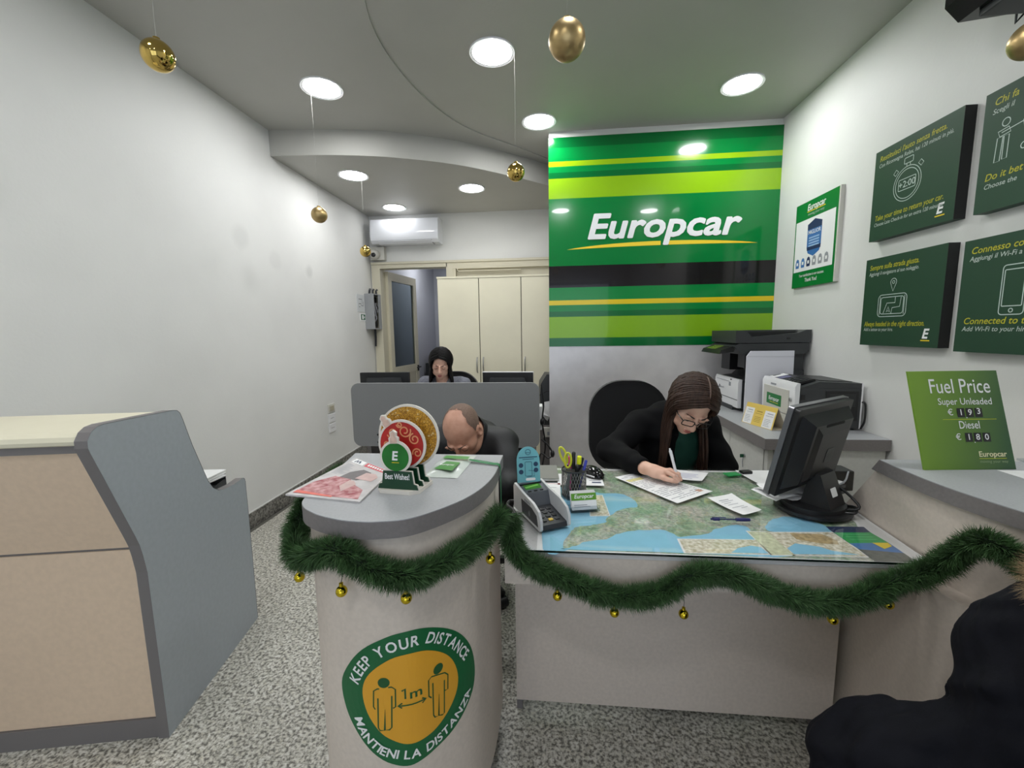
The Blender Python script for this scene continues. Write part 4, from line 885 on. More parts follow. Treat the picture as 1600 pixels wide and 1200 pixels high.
MB().prism(rrect(0.055, 0.026, 0.002, 2, 0.03, -0.088), 0.0602, 0.0608, mf).build('rating_label', M_EWHT, mo); linework('rating_print', [[(0.01, -0.083), (0.05, -0.083)], [(0.01, -0.09), (0.05, -0.09)]], 0.006, lambda x, y: mf(x, y, 0.0611), M_INK, mo)
# stand: column and oval base
nb = MB(); pc0 = mf(0, -0.07, 0.045); pb0 = Vector((0.012, -0.005, 0.02))
for i in range(1): 
    w0, w1 = 0.095, 0.10; A = [pc0 - a_ * w0 / 2, pc0 + a_ * w0 / 2, pc0 + a_ * w0 / 2 + k_ * 0.03, pc0 - a_ * w0 / 2 + k_ * 0.03]
    B = [pb0 - a_ * w1 / 2 + n_ * 0.03, pb0 + a_ * w1 / 2 + n_ * 0.03, pb0 + a_ * w1 / 2 - n_ * 0.06, pb0 - a_ * w1 / 2 - n_ * 0.06]
    nb.add(A + B, [(0, 1, 2, 3), (7, 6, 5, 4)] + [(i, 4 + i, 4 + (i + 1) % 4, (i + 1) % 4) for i in range(4)])
nk = nb.build('column', M_MON, mo)
def basef(u, v, q): return Vector((0, 0, 0)) + a_ * u + n_ * v + Vector((0, 0, q))
MB().prism(circle2(0.118, 36, 0, 0, 1, 0.92), 0.0, 0.010, basef).prism(circle2(0.10, 36, 0, 0, 1, 0.9), 0.010, 0.024, basef).build('base', M_MON, mo, smooth=True, sharp=30)
col_mid = (pc0 + k_ * 0.03) * 0.45 + (pb0 - n_ * 0.06) * 0.55
mx_ = ((pb0 - n_ * 0.06) - (pc0 + k_ * 0.03)).normalized(); nx_ = a_.cross(mx_).normalized()
if nx_.y > 0: nx_ = -nx_
MB().prism(rrect(0.034, 0.028, 0.002, 2), 0.0, 0.001, lambda u, v, q: col_mid + a_ * u - mx_ * v + nx_ * (q + 0.001)).build('sticker', M_EWHT, mo)
t = thing('cable_bundle', (0.95, 1.47, ZD), 'black and white cables behind the desk monitor', 'cable')
for k, (mm, pts) in enumerate(((M_BLACK, [(0.0, -0.03, 0.008), (0.02, -0.07, 0.02), (0.0, -0.10, 0.012), (-0.04, -0.08, 0.014), (0.0, -0.02, 0.05)]), (M_BLACK, [(-0.02, -0.07, 0.01), (0.02, -0.09, 0.03), (-0.01, -0.02, 0.08), (-0.06, 0.01, 0.12)]), (M_WHITE, [(-0.03, 0.0, 0.02), (-0.02, -0.03, 0.06), (-0.04, -0.06, 0.01)]), (M_INKL, [(0.0, 0.04, 0.04), (0.06, 0.05, 0.06), (0.12, 0.12, 0.075)]), (M_BLACK, [(0.0, 0.02, 0.01), (0.02, 0.15, 0.10), (0.01, 0.16, 0.25)]))):
    MB().tube(catmull(pts, 6), 0.0045 if k != 3 else 0.003, 8).build('cable', mm, t, smooth=True)
t = thing('power_adapter', (1.065, 1.64, ZD), 'black box shaped adapter in the desk corner behind the cables', 'adapter')
MB().bx(-0.045, 0.03, -0.045, 0.03, 0, 0.075, 0.006).build('case', M_BLACK, t); MB().bx(-0.046, -0.045, -0.02, 0.02, 0.02, 0.05).build('rating_label', M_DGREY, t)
t = thing('paper_tray', (0.98, 1.60, ZD), 'dark flat tray with papers behind the monitor', 'tray', 0.5)
MB().bx(-0.07, 0.05, -0.06, 0.06, 0.0, 0.012, 0.002).bx(-0.07, 0.05, -0.06, 0.06, 0.022, 0.034, 0.002).bx(-0.07, -0.06, -0.06, 0.06, 0.012, 0.022).build('tray_body', M_DGREY, t); MB().bx(-0.06, 0.05, -0.055, 0.055, 0.036, 0.042).build('sheet', M_PAPER, t)

def sheet(name, corners, z, th, label, cat, m=None, sag=0.0, group=None):
    """thin paper from four corners (world), slightly curled; returns thing and a mapping u,v in 0..1"""
    cx = sum(c[0] for c in corners) / 4; cy = sum(c[1] for c in corners) / 4
    t = thing(name, (cx, cy, z), label, cat, group=group); A, B, C_, D = [Vector((c[0] - cx, c[1] - cy)) for c in corners]
    def fn(u, v, q=0.0):
        p = (A * (1 - u) + B * u) * (1 - v) + (D * (1 - u) + C_ * u) * v
        return (p.x, p.y, q + sag * (2 * u - 1) ** 2 * 0.6 + sag * (2 * v - 1) ** 4 * 0.4)
    N_ = 8; vs = []; fs = []
    for q in (0.0, th):
        for i in range(N_ + 1):
            for j in range(N_ + 1): vs.append(fn(i / N_, j / N_, q))
    o = (N_ + 1) ** 2
    for i in range(N_):
        for j in range(N_):
            a = i * (N_ + 1) + j; fs.append((a, a + 1, a + N_ + 2, a + N_ + 1)); fs.append((o + a, o + a + N_ + 1, o + a + N_ + 2, o + a + 1))
    ring = [(i, 0) for i in range(N_)] + [(N_, j) for j in range(N_)] + [(i, N_) for i in range(N_, 0, -1)] + [(0, j) for j in range(N_, 0, -1)]
    ids = [i * (N_ + 1) + j for i, j in ring]
    for k in range(len(ids)): a, b = ids[k], ids[(k + 1) % len(ids)]; fs.append((a, b, o + b, o + a))
    MB().add(vs, fs).build('sheet', m or M_PAPER, t, smooth=True, sharp=30)
    return t, (lambda u, v: fn(u, v, th + 0.0004)), (lambda d: (lambda u, v: fn(u, v, th + d)))
def printlines(t, fn, rows, m, name='print'):
    b = MB()
    for (u0, u1, v, hh) in rows: b.flat([(u0, v), (u1, v), (u1, v + hh), (u0, v + hh)], fn)
    me = bpy.data.meshes.new(name); me.from_pydata(b.v, [], b.f); me.update(); link(name, me, m, t)
# rental agreement being filled in
t, fn, fd = sheet('rental_form', [(0.255, 1.700), (0.430, 1.445), (0.590, 1.565), (0.375, 1.77)], ZD + 0.0004, 0.001, 'white printed form under the writing hand', 'paper')
rows = []
for k in range(22):
    u = 0.05; v = 0.0
    y0 = 0.04 + k * 0.042; x = 0.06
    while x < 0.9:
        w_ = random.uniform(0.05, 0.3); rows.append((y0, y0 + 0.012, x, min(w_, 0.94 - x))) if random.random() < 0.75 else None; x += w_ + 0.03
printlines(t, fn, rows, M_INKL); printlines(t, fd(0.0003), [(0.16, 0.24, 0.05, 0.5)], mat('highlight_yellow', rgb(232, 224, 140), 0.6), 'highlight_bar'); printlines(t, fd(0.0006), [(0.86, 0.93, 0.78, 0.12)], mat('stamp_red', rgb(190, 150, 130), 0.6), 'stamp')
t, fn, fd = sheet('note_paper', [(0.49, 1.685), (0.585, 1.665), (0.645, 1.765), (0.52, 1.80)], ZD + 0.0018, 0.0006, 'small white note beside the writing hand', 'paper', sag=0.002)
printlines(t, fn, [(0.1, 0.6, 0.2, 0.03), (0.1, 0.8, 0.35, 0.03), (0.1, 0.7, 0.5, 0.03), (0.1, 0.75, 0.65, 0.03)], mat('pen_blue_line', rgb(150, 150, 200), 0.6))
t, fn, fd = sheet('receipt', [(0.544, 1.49), (0.606, 1.352), (0.683, 1.395), (0.645, 1.535)], ZD + 0.0004, 0.0005, 'curled white receipt lying on the map', 'receipt', sag=0.006)
printlines(t, fn, [(0.2, 0.23, 0.2, 0.4), (0.28, 0.3, 0.2, 0.5), (0.36, 0.38, 0.2, 0.3), (0.45, 0.47, 0.25, 0.45), (0.6, 0.62, 0.2, 0.55), (0.68, 0.70, 0.5, 0.3)], M_INKL)
t, fn, fd = sheet('paper_sheet', [(0.765, 1.80), (0.80, 1.595), (0.985, 1.63), (0.985, 1.815)], ZD + 0.0004, 0.0006, 'blank white sheet lying behind the monitor', 'paper', sag=0.004)
printlines(t, fn, [(0.7, 0.78, 0.62, 0.06)], M_INK)
t = thing('paper_stack', (0.80, 1.475, ZD + 0.03), 'crumpled white papers lying under the monitor', 'paper', 0.3)
for k in range(3):
    b = MB(); N_ = 8; vs = []
    for i in range(N_ + 1):
        for j in range(N_ + 1): vs.append((-0.09 + 0.17 * i / N_ + 0.01 * k, -0.05 + 0.11 * j / N_, 0.004 + 0.009 * k + 0.006 * math.sin(i * 1.3 + k) * math.cos(j * 0.9 + k * 2)))
    b.add(vs, [(i * (N_ + 1) + j, (i + 1) * (N_ + 1) + j, (i + 1) * (N_ + 1) + j + 1, i * (N_ + 1) + j + 1) for i in range(N_) for j in range(N_)])
    b.build('sheet', M_PAPER, t, smooth=True)
# pens
def pen_mesh(t, L, r, mats, fn):
    """barrel along +u: tip, clear barrel, grip, clicker"""
    mtip, mbar, mgrip, mend = mats
    def lath(prof, nm, m): MB().lathe(prof, (0, 0, 0), 14, fn).build(nm, m, t, smooth=True, sharp=35)
    lath([(0.0006, 0), (0.0022, 0.012), (0.0022, 0.014)], 'tip', mtip); lath([(r * 0.85, 0.014), (r * 1.05, 0.03), (r * 1.05, L * 0.42)], 'grip', mgrip)
    lath([(r * 0.92, L * 0.42), (r * 0.92, L * 0.80)], 'barrel', mbar); lath([(r, L * 0.80), (r, L * 0.94), (r * 0.6, L * 0.94), (r * 0.6, L), (0.0005, L)], 'clicker', mend)
M_NPEN = mat('navy_plastic', rgb(28, 30, 92), 0.3); M_CLR = glass_mat('clear_plastic', (0.85, 0.88, 0.9), 0.05)
t = thing('ballpoint_pen', (0.56, 1.317, ZD + 0.0055), 'navy ballpoint pen with clear barrel lying on the map', 'pen', math.radians(0.5))
pen_mesh(t, 0.132, 0.0055, (M_STEEL, M_CLR, M_NPEN, M_NPEN), lambda x, y, z: (0.066 - z, x, y)); MB().lathe([(0.0018, 0.014), (0.0018, 0.11)], (0, 0, 0), 8, lambda x, y, z: (0.066 - z, x, y)).build('refill', M_NPEN, t); MB().bx(-0.062, -0.020, -0.002, 0.002, 0.0045, 0.0062).build('clip', M_NPEN, t)
# pen cup
cu = thing('pen_cup', (0.078, 1.512, ZD), 'round dark mesh pen cup on the desk', 'pen cup')
M_MESH = mat('mesh_metal', rgb(140, 136, 130), 0.45, 0.5); mbm = MB()
for k in range(28):
    for s_ in (1, -1): mbm.tube([(0.044 * math.cos(2 * PI * k / 28 + s_ * q * 0.12), 0.044 * math.sin(2 * PI * k / 28 + s_ * q * 0.12), 0.006 + q * 0.0147) for q in range(7)], 0.0011, 4, caps=False)
mbm.build('mesh_wall', M_MESH, cu); MB().lathe([(0.0435, 0.006), (0.0435, 0.094)], seg=28).build('inner_wall', glass_mat('mesh_veil', (0.8, 0.79, 0.77), 0.5), cu, smooth=True)
MB().lathe([(0.046, 0.092), (0.0465, 0.095), (0.046, 0.098), (0.043, 0.098), (0.043, 0.092)], seg=28).build('rim', M_DGREY, cu, smooth=True); MB().lathe([(0.0001, 0.0), (0.045, 0.0), (0.045, 0.007), (0.0001, 0.006)], seg=28).build('base', M_DGREY, cu, smooth=True)
def stick(name, label, cat, base, top, r, body, cap, capl=0.04):
    b0 = Vector(base); t0 = Vector(top); d = (t0 - b0); L = d.length; d.normalize(); u = d.orthogonal().normalized(); v = d.cross(u); P0 = Vector((0.078, 1.512, ZD)) + b0
    t = thing(name, P0, label, cat); f = lambda x, y, z: tuple(u * x + v * y + d * z)
    MB().lathe([(0.001, 0), (r, 0.008), (r, L - capl)], (0, 0, 0), 12, f).build('barrel', body, t, smooth=True, sharp=35); MB().lathe([(r * 1.08, L - capl), (r * 1.08, L - 0.003), (r * 0.7, L), (0.0005, L)], (0, 0, 0), 12, f).build('cap', cap, t, smooth=True, sharp=35)
mY = mat('fluo_yellow', rgb(226, 232, 20), 0.4); mP = mat('fluo_pink', rgb(240, 60, 160), 0.4); mB = mat('pen_blue', rgb(50, 60, 160), 0.35)
stick('highlighter', 'yellow highlighter standing in the pen cup', 'highlighter', (0.012, 0.005, 0.008), (0.020, 0.0, 0.145), 0.008, M_BLACK, mY, 0.03)
stick('highlighter', 'pink highlighter standing in the pen cup', 'highlighter', (-0.008, 0.012, 0.008), (-0.012, 0.03, 0.135), 0.008, mP, mP, 0.05)
stick('ballpoint_pen', 'blue capped pen at the right of the pen cup', 'pen', (0.015, -0.01, 0.008), (0.045, 0.005, 0.128), 0.005, mB, mB, 0.05)
stick('marker_pen', 'tall black marker in the middle of the pen cup', 'marker', (-0.004, 0.004, 0.008), (0.0, 0.018, 0.155), 0.0065, M_BLACK, M_BLACK, 0.06)
stick('marker_pen', 'short black clipped pen at the front of the pen cup', 'marker', (0.008, -0.015, 0.008), (0.010, -0.026, 0.120), 0.0075, M_BLACK, M_BLACK, 0.06)
stick('ballpoint_pen', 'dark grey pen behind the markers in the pen cup', 'pen', (0.0, 0.01, 0.008), (0.034, 0.022, 0.132), 0.005, M_DGREY, M_BLACK, 0.05)
sc_ = thing('scissors', (0.078 - 0.02, 1.512, ZD + 0.01), 'scissors with yellow handles standing in the pen cup', 'scissors')
mS = mat('scissor_yellow', rgb(206, 208, 60), 0.4)
MB().box((0.0, 0, 0.045), (0.012, 0.002, 0.085), (0, 0.12, 0)).build('blade', M_STEEL, sc_)
MB().tube([(x, 0.0, z) for x, z in [(-0.002 + 0.012 * math.cos(q), 0.118 + 0.028 * math.sin(q)) for q in np.linspace(0, 2 * PI, 20, endpoint=False)]], 0.0042, 8, True).build('handle', mS, sc_, smooth=True)
MB().tube([(x, 0.004, z) for x, z in [(-0.018 + 0.011 * math.cos(q) - 0.010 * math.sin(q), 0.136 + 0.030 * math.sin(q)) for q in np.linspace(0, 2 * PI, 20, endpoint=False)]], 0.0042, 8, True).build('handle', mS, sc_, smooth=True)
# business card holder
ch = thing('card_holder', (0.102, 1.385, ZD), 'clear holder with green and white business cards by the pen cup', 'card holder', math.radians(12))
MB().bx(-0.05, 0.05, -0.030, 0.030, 0, 0.004).bx(-0.05, 0.05, -0.032, -0.029, 0, 0.02).bx(-0.05, 0.05, 0.026, 0.030, 0, 0.045).build('holder', M_CLR, ch)
for k in range(4): MB().box((0, -0.012 + 0.006 * k, 0.030 + 0.001 * k), (0.086, 0.001, 0.054), (-0.35, 0, 0)).build('card', M_PAPER, ch)
def cf(x, y): 
    v = Euler((-0.35, 0, 0)).to_matrix() @ Vector((x, -0.0012, y)); return (v.x, v.y - 0.012, v.z + 0.030)
patch('green_band', [(-0.043, 0.004), (0.043, 0.004), (0.043, 0.027), (-0.043, 0.027)], cf, mat('card_green', rgb(92, 150, 40), 0.4), ch)
cf2 = lambda x, y: (cf(x, y)[0], cf(x, y)[1] - 0.0006, cf(x, y)[2]); lettering('Europcar', cf2, M_EWHT, ch, 0.018, 0.014, 0.2, 'CENTER', off=(0, 0.011)); patch('print_line', [(-0.035, -0.012), (0.01, -0.012), (0.01, -0.010), (-0.035, -0.010)], cf, M_INKL, ch); patch('print_line', [(-0.035, -0.018), (0.02, -0.018), (0.02, -0.016), (-0.035, -0.016)], cf, M_INKL, ch)
# mouse
ms = thing('computer_mouse', (0.165, 1.715, ZD), 'black and silver computer mouse behind the pen cup', 'mouse', math.radians(35))
B_ = Blob((-0.045, -0.075, -0.01), (0.045, 0.075, 0.06), 0.004); B_.ell((0, 0.0, 0.008), (0.034, 0.060, 0.034), k=0.005)
me = B_.mesh('shell', keep=lambda c: c[:, 2] > 0.0); link('shell', me, M_BLACKG, ms); MB().tube(catmull([(-0.028, -0.045, 0.012), (-0.036, 0, 0.012), (-0.028, 0.045, 0.012)], 6), 0.003, 8).build('trim', M_STEEL, ms, smooth=True); MB().tube(catmull([(0.028, -0.045, 0.012), (0.036, 0, 0.012), (0.028, 0.045, 0.012)], 6), 0.003, 8).build('trim', M_STEEL, ms, smooth=True); MB().ball((0, -0.03, 0.037), 0.008, 10, 8, (0.5, 1, 1)).build('wheel', M_DGREY, ms, smooth=True)
t, fn, fd = sheet('mouse_mat', [(0.02, 1.60), (0.20, 1.60), (0.20, 1.73), (0.02, 1.73)], ZD + 0.0002, 0.001, 'white printed sheet under the mouse', 'paper'); printlines(t, fn, [(0.75, 0.95, 0.2, 0.10), (0.7, 0.95, 0.4, 0.03)], M_NAVY)
t, fn, fd = sheet('paper_sheet', [(-0.12, 1.45), (0.03, 1.45), (0.03, 1.62), (-0.12, 1.62)], ZD + 0.0002, 0.001, 'white printed papers between terminal and pen cup', 'paper'); printlines(t, fn, [(0.4, 0.9, 0.3, 0.02), (0.4, 0.85, 0.5, 0.02), (0.4, 0.9, 0.7, 0.02), (0.75, 0.92, 0.15, 0.05)], M_INKL); printlines(t, fd(0.0003), [(0.3, 1.0, 0.93, 0.02)], mat('red_line', rgb(190, 90, 90), 0.5))
nbk = thing('notebook', (-0.055, 1.72, ZD), 'flat grey notebook on the desk behind the terminal', 'notebook', 0.05)
MB().bx(-0.075, 0.075, -0.08, 0.085, 0.0015, 0.010).build('pages', M_PAPER, nbk); MB().bx(-0.077, 0.077, -0.082, 0.087, 0.010, 0.012).bx(-0.077, 0.077, -0.082, 0.087, 0, 0.0015).bx(-0.079, -0.077, -0.082, 0.087, 0, 0.012).build('cover', mat('notebook_grey', rgb(128, 128, 122), 0.6), nbk)
kf = thing('car_key', (0.745, 1.757, ZD), 'car key with green plastic tag at the far desk edge', 'key', 0.25)
MB().bx(-0.04, 0.02, -0.018, 0.018, 0.0, 0.006, 0.003).build('tag', mat('tag_green', rgb(40, 150, 80), 0.3), kf); MB().bx(0.03, 0.075, -0.012, 0.014, 0.0, 0.014, 0.005).build('fob', M_BLACK, kf); MB().tube([(0.025 + 0.008 * math.cos(q), 0.008 * math.sin(q), 0.006) for q in np.linspace(0, 2 * PI, 12, endpoint=False)], 0.0012, 6, True).build('ring', M_STEEL, kf)
# payment terminal
pt = thing('payment_terminal', (-0.040, 1.318, ZD), 'white and grey card payment terminal with dark keypad shield', 'terminal', math.atan2(-0.88, 0.47) + PI / 2)
# local: -y is the front (towards customer), x across; length .205, width .10
M_TW = mat('terminal_white', rgb(200, 200, 200), 0.35); M_TG = mat('terminal_grey', rgb(82, 86, 92), 0.4); M_TB = mat('terminal_dark', rgb(44, 46, 50), 0.45)
sp = [(-0.100, 0.0), (0.098, 0.004), (0.100, 0.078), (0.092, 0.090), (0.02, 0.078), (-0.05, 0.072), (-0.090, 0.058), (-0.104, 0.035), (-0.106, 0.008)]
for sx in (-1, 1):
    pn_ = MB().prism(sp, sx * 0.052, sx * 0.044, lambda u, v, q: (q, u, v)).build('side_shell', M_TW, pt, smooth=True, sharp=30)
    MB().prism([(-0.088, 0.010), (0.028, 0.012), (0.034, 0.056), (-0.045, 0.054), (-0.080, 0.042)], sx * 0.0522, sx * 0.0530, lambda u, v, q: (q, u, v)).build('side_inlay', M_TB, pn_)
MB().prism([(0.0, 0.0), (0.096, 0.004), (0.098, 0.078), (0.090, 0.086), (0.028, 0.072), (0.012, 0.030)], -0.044, 0.044, lambda u, v, q: (q, u, v)).build('head', M_TG, pt)
MB().prism([(-0.098, 0.0), (0.012, 0.0), (0.012, 0.030), (-0.094, 0.014)], -0.044, 0.044, lambda u, v, q: (q, u, v)).build('keypad_deck', M_TB, pt)
def hf(x, y): return (x, 0.028 + y * 0.975, 0.0726 + y * 0.222)
patch('screen', [(-0.030, 0.018), (0.030, 0.018), (0.030, 0.046), (-0.030, 0.046)], hf, mat('lcd_green', rgb(70, 130, 50), 0.2), pt); patch('screen_glare', [(-0.026, 0.026), (0.024, 0.033), (0.022, 0.040), (-0.028, 0.034)], lambda x, y: (hf(x, y)[0], hf(x, y)[1], hf(x, y)[2] + 0.0004), mat('lcd_light', rgb(120, 190, 80), 0.2), pt)
for k in range(3): MB().box((-0.022 + 0.022 * k, 0.034, 0.0745), (0.012, 0.005, 0.003), (0.22, 0, 0), 0.001).build('function_key', M_BLACK, pt)
for r in range(4):
    for c_ in range(3): MB().box((-0.022 + 0.022 * c_, -0.072 + 0.02 * r, 0.0185 + 0.0028 * r), (0.014, 0.011, 0.004), (0.14, 0, 0), 0.001).build('key', M_BLACK if r else (M_BLACK, mat('key_amber', rgb(200, 170, 60), 0.4), M_TB)[c_], pt)
for k in range(4): MB().bx(-0.0535, -0.0525, -0.035 + 0.012 * k, -0.029 + 0.012 * k, 0.058, 0.066).build('indicator_light', M_INKL, pt)
MB().bx(-0.04, 0.04, 0.072, 0.076, 0.083, 0.087).build('card_slot', M_BLACK, pt); linework('contactless_mark', [arc2(-0.02, 0.03, r, -50, 50, 8) for r in (0.004, 0.008, 0.012)], 0.002, lambda x, y: (-0.0533, -x - 0.04, y), M_INKL, pt)
MB().tube(catmull([(0.045 - 0.09, 0.10, 0.02), (-0.06, 0.115, 0.018), (-0.075, 0.10, 0.012), (-0.07, 0.06, 0.008), (-0.078, 0.02, 0.006)], 6), 0.005, 8).build('cable', M_BLACK, pt, smooth=True)
tc = thing('teal_card', tuple(Matrix.Translation(pt.location) @ Matrix.Rotation(pt.rotation_euler.z, 4, 'Z') @ Vector((0.0, 0.086, 0.086))), 'upright teal instruction card with rounded top behind the terminal', 'card', pt.rotation_euler.z * 0.55)
tcp = [(-0.040, 0), (0.040, 0), (0.040, 0.075)] + [(0.040 * math.cos(q), 0.075 + 0.045 * math.sin(q)) for q in np.linspace(0.1, PI - 0.1, 14)] + [(-0.040, 0.075)]
MB().prism(tcp, -0.001, 0.001, lambda u, v, q: (u, q + v * 0.15, v)).build('card', M_TEAL, tc); tf = lambda x, y: (x, -0.0016 + y * 0.15, y)
for cx, cy in ((-0.026, 0.058), (-0.026, 0.036), (0.026, 0.060), (0.026, 0.040)): patch('dot_icon', circle2(0.008, 16, cx, cy), tf, mat('card_navy', rgb(30, 60, 90), 0.5), tc)
linework('hand_icon', [('c', rrect(0.024, 0.048, 0.003, 2, 0, 0.045)), [(0.0, 0.04), (0.018, 0.038), (0.02, 0.02), (-0.006, 0.018)]], 0.0015, tf, mat('card_navy', rgb(30, 60, 90), 0.5), tc); linework('emblem', [('c', circle2(0.009, 16, 0.0, 0.102)), [(-0.008, 0.1), (0.008, 0.1)]], 0.0016, tf, mat('card_navy', rgb(30, 60, 90), 0.5), tc)
printlines(tc, tf, [(-0.032, 0.032, 0.083, 0.003), (-0.02, 0.02, 0.077, 0.002)], mat('card_navy', rgb(30, 60, 90), 0.5)); patch('white_label', rrect(0.034, 0.009, 0.004, 3, 0.006, 0.01), tf, M_EWHT, tc)

# ------------------------------------------------------------------ things on the pillar counter
ZP = 0.9502
t, fn, fd = sheet('magazine', [(-0.665, 0.955), (-0.455, 0.920), (-0.463, 1.135), (-0.628, 1.262)], ZP, 0.004, 'glossy magazine with red patterned cover on the pillar counter', 'magazine', mat('cover_gloss', rgb(200, 196, 196), 0.25, vary=0.12, scale=30))
mR = mat('cover_red', rgb(150, 46, 60), 0.25, vary=0.5, scale=60, col2=rgb(214, 160, 162)); mGy = mat('cover_grey', rgb(104, 98, 100), 0.25, vary=0.2, scale=20)
patch('cover_photo', [(0.05, 0.04), (0.95, 0.05), (0.88, 0.30), (0.60, 0.42), (0.52, 0.50), (0.22, 0.50), (0.06, 0.30)], fn, mR, t); patch('cover_photo', [(0.30, 0.50), (0.62, 0.50), (0.72, 0.62), (0.70, 0.78), (0.50, 0.80), (0.34, 0.66)], fn, mGy, t)
patch('cover_face', [(0.56, 0.54), (0.86, 0.55), (0.90, 0.70), (0.80, 0.78), (0.62, 0.74)], fd(0.0008), mat('cover_skin', rgb(204, 172, 168), 0.25, vary=0.1, scale=40), t); patch('cover_arm', [(0.50, 0.30), (0.62, 0.18), (0.70, 0.40), (0.60, 0.48), (0.52, 0.47)], fd(0.0008), mat('cover_skin', rgb(204, 172, 168), 0.25), t)
patch('masthead', [(0.40, 0.88), (0.99, 0.88), (0.99, 0.985), (0.40, 0.985)], fn, mat('mast_red', rgb(214, 84, 96), 0.25), t); patch('masthead_tab', [(0.06, 0.88), (0.36, 0.88), (0.36, 0.985), (0.06, 0.985)], fn, M_EWHT, t); linework('masthead_mark', [[(0.12, 0.90), (0.15, 0.96), (0.18, 0.91), (0.22, 0.96), (0.26, 0.90)]], 0.03, fd(0.0008), M_NAVY, t)
printlines(t, fd(0.0008), [(0.46 + 0.06 * k, 0.50 + 0.06 * k, 0.91, 0.05) for k in range(8)], M_EWHT, 'masthead_letters'); printlines(t, fn, [(0.05, 0.05 + random.uniform(0.12, 0.26), 0.55 + 0.03 * k, 0.012) for k in range(10)], M_INKL, 'cover_lines'); patch('cover_stripe', [(0.05, 0.05), (0.60, 0.03), (0.60, 0.06), (0.05, 0.10)], fd(0.0008), mat('stripe_coral', rgb(230, 110, 96), 0.25), t)
# greeting stand: three cut-out baubles on a stepped base
gs = thing('greeting_stand', (-0.383, 1.022, ZP), 'cardboard stand with gold, red and green cut-out baubles', 'display stand', math.radians(-6))
M_CW = mat('card_white', rgb(226, 220, 210), 0.6); M_SD = mat('stand_green', rgb(12, 62, 38), 0.35); M_GL = mat('glitter_gold', rgb(222, 170, 62), 0.4, 0.3, vary=0.6, scale=320, col2=rgb(140, 92, 24))
bp_ = [(-0.060, -0.024), (-0.045, -0.042), (0.035, -0.046), (0.056, -0.030), (0.062, 0.040), (-0.056, 0.045)]
MB().prism(bp_, 0.0, 0.010, None).build('base_plate', M_CW, gs)
def cut(y, th, cx, cz, r, w0, zb, face, nm, tabrot=0.0):
    outl = circle2(r + 0.006, 44, cx, cz); MB().prism(outl, y, y + th, lambda u, v, q: (u, q, v)).build(nm + '_card', M_CW, gs, smooth=True, sharp=30)
    patch(nm + '_print', circle2(r, 44, cx, cz), lambda x, z: (x, y - 0.0007, z), face, gs)
    stp = [(-w0, 0.010), (w0, 0.010), (w0 - 0.004, 0.022), (w0 - 0.012, 0.024), (w0 - 0.016, 0.056), (-w0 + 0.016, 0.056), (-w0 + 0.012, 0.024), (-w0 + 0.004, 0.022)]
    MB().prism([(a + zb, b) for a, b in stp], y - 0.003, y + th + 0.003, lambda u, v, q: (u, q, v)).build(nm + '_foot', M_SD, gs); MB().prism([(a * 1.04 + zb, b * 1.02 - 0.0002) for a, b in stp], y + 0.0, y + th + 0.0, lambda u, v, q: (u, q, v)).build(nm + '_foot_edge', M_CW, gs)
def crown(cx, cz, r, ang_, y, th):
    M2 = Matrix.Rotation(ang_, 2); P = [(-0.012, 0), (0.012, 0), (0.013, 0.014), (0.008, 0.018), (0.009, 0.028), (0.0, 0.034), (-0.009, 0.028), (-0.008, 0.018), (-0.013, 0.014)]
    Q = [M2 @ Vector((a, b + r)) for a, b in P]; MB().prism([(q.x + cx, q.y + cz) for q in Q], y - 0.002, y + th, lambda u, v, q: (u, q, v)).build('bauble_cap', M_CW, gs); Q2 = [M2 @ Vector((a * 0.75, b * 0.9 + r + 0.001)) for a, b in P]; patch('cap_print', [(q.x + cx, q.y + cz) for q in Q2], lambda x, z: (x, y - 0.0028, z), mat('cap_pink', rgb(214, 184, 168), 0.5, vary=0.1, scale=80), gs)
cut(0.030, 0.005, 0.004, 0.130, 0.079, 0.052, 0.006, M_GL, 'gold_bauble')
M_RD = mat('bauble_red', rgb(176, 34, 30), 0.35, vary=0.15, scale=30)
cut(-0.002, 0.005, 0.0, 0.116, 0.059, 0.052, 0.003, M_RD, 'red_bauble'); crown(0.0, 0.116, 0.058, 0.62, -0.002, 0.005)
sw = []
for cx, cz, r, s_, a0 in ((-0.024, 0.146, 0.015, 1, 200), (0.010, 0.152, 0.017, -1, 20), (0.036, 0.132, 0.015, 1, 100), (-0.040, 0.116, 0.012, -1, 60), (0.042, 0.096, 0.013, -1, 200), (-0.004, 0.168, 0.008, 1, 180)):
    sw.append([(cx + r * (1 - 0.72 * q / 24) * math.cos(math.radians(a0) + s_ * q * 0.36), cz + r * (1 - 0.72 * q / 24) * math.sin(math.radians(a0) + s_ * q * 0.36)) for q in range(25)])
linework('scroll_print', sw, 0.0036, lambda x, z: (x, -0.0034, z), mat('scroll_peach', rgb(222, 150, 104), 0.4), gs)
cut(-0.032, 0.005, -0.004, 0.092, 0.036, 0.054, 0.0, mat('bauble_green', rgb(30, 120, 40), 0.3, vary=0.25, scale=9), 'green_bauble'); crown(-0.004, 0.092, 0.035, 0.05, -0.032, 0.005)
gf = lambda x, z: (x, -0.0336, z); lettering('E', gf, M_EWHT, gs, 0.032, 0.03, 0.12, off=(-0.014, 0.085)); patch('underline', [(-0.014, 0.0775), (0.006, 0.0775), (0.006, 0.0790), (-0.014, 0.0790)], gf, M_EYEL, gs)
lettering('Best Wishes!', lambda x, z: (x, -0.0360, z), M_EWHT, gs, 0.021, 0.016, 0.0, 'CENTER', width=0.066, off=(0, 0.036)); 
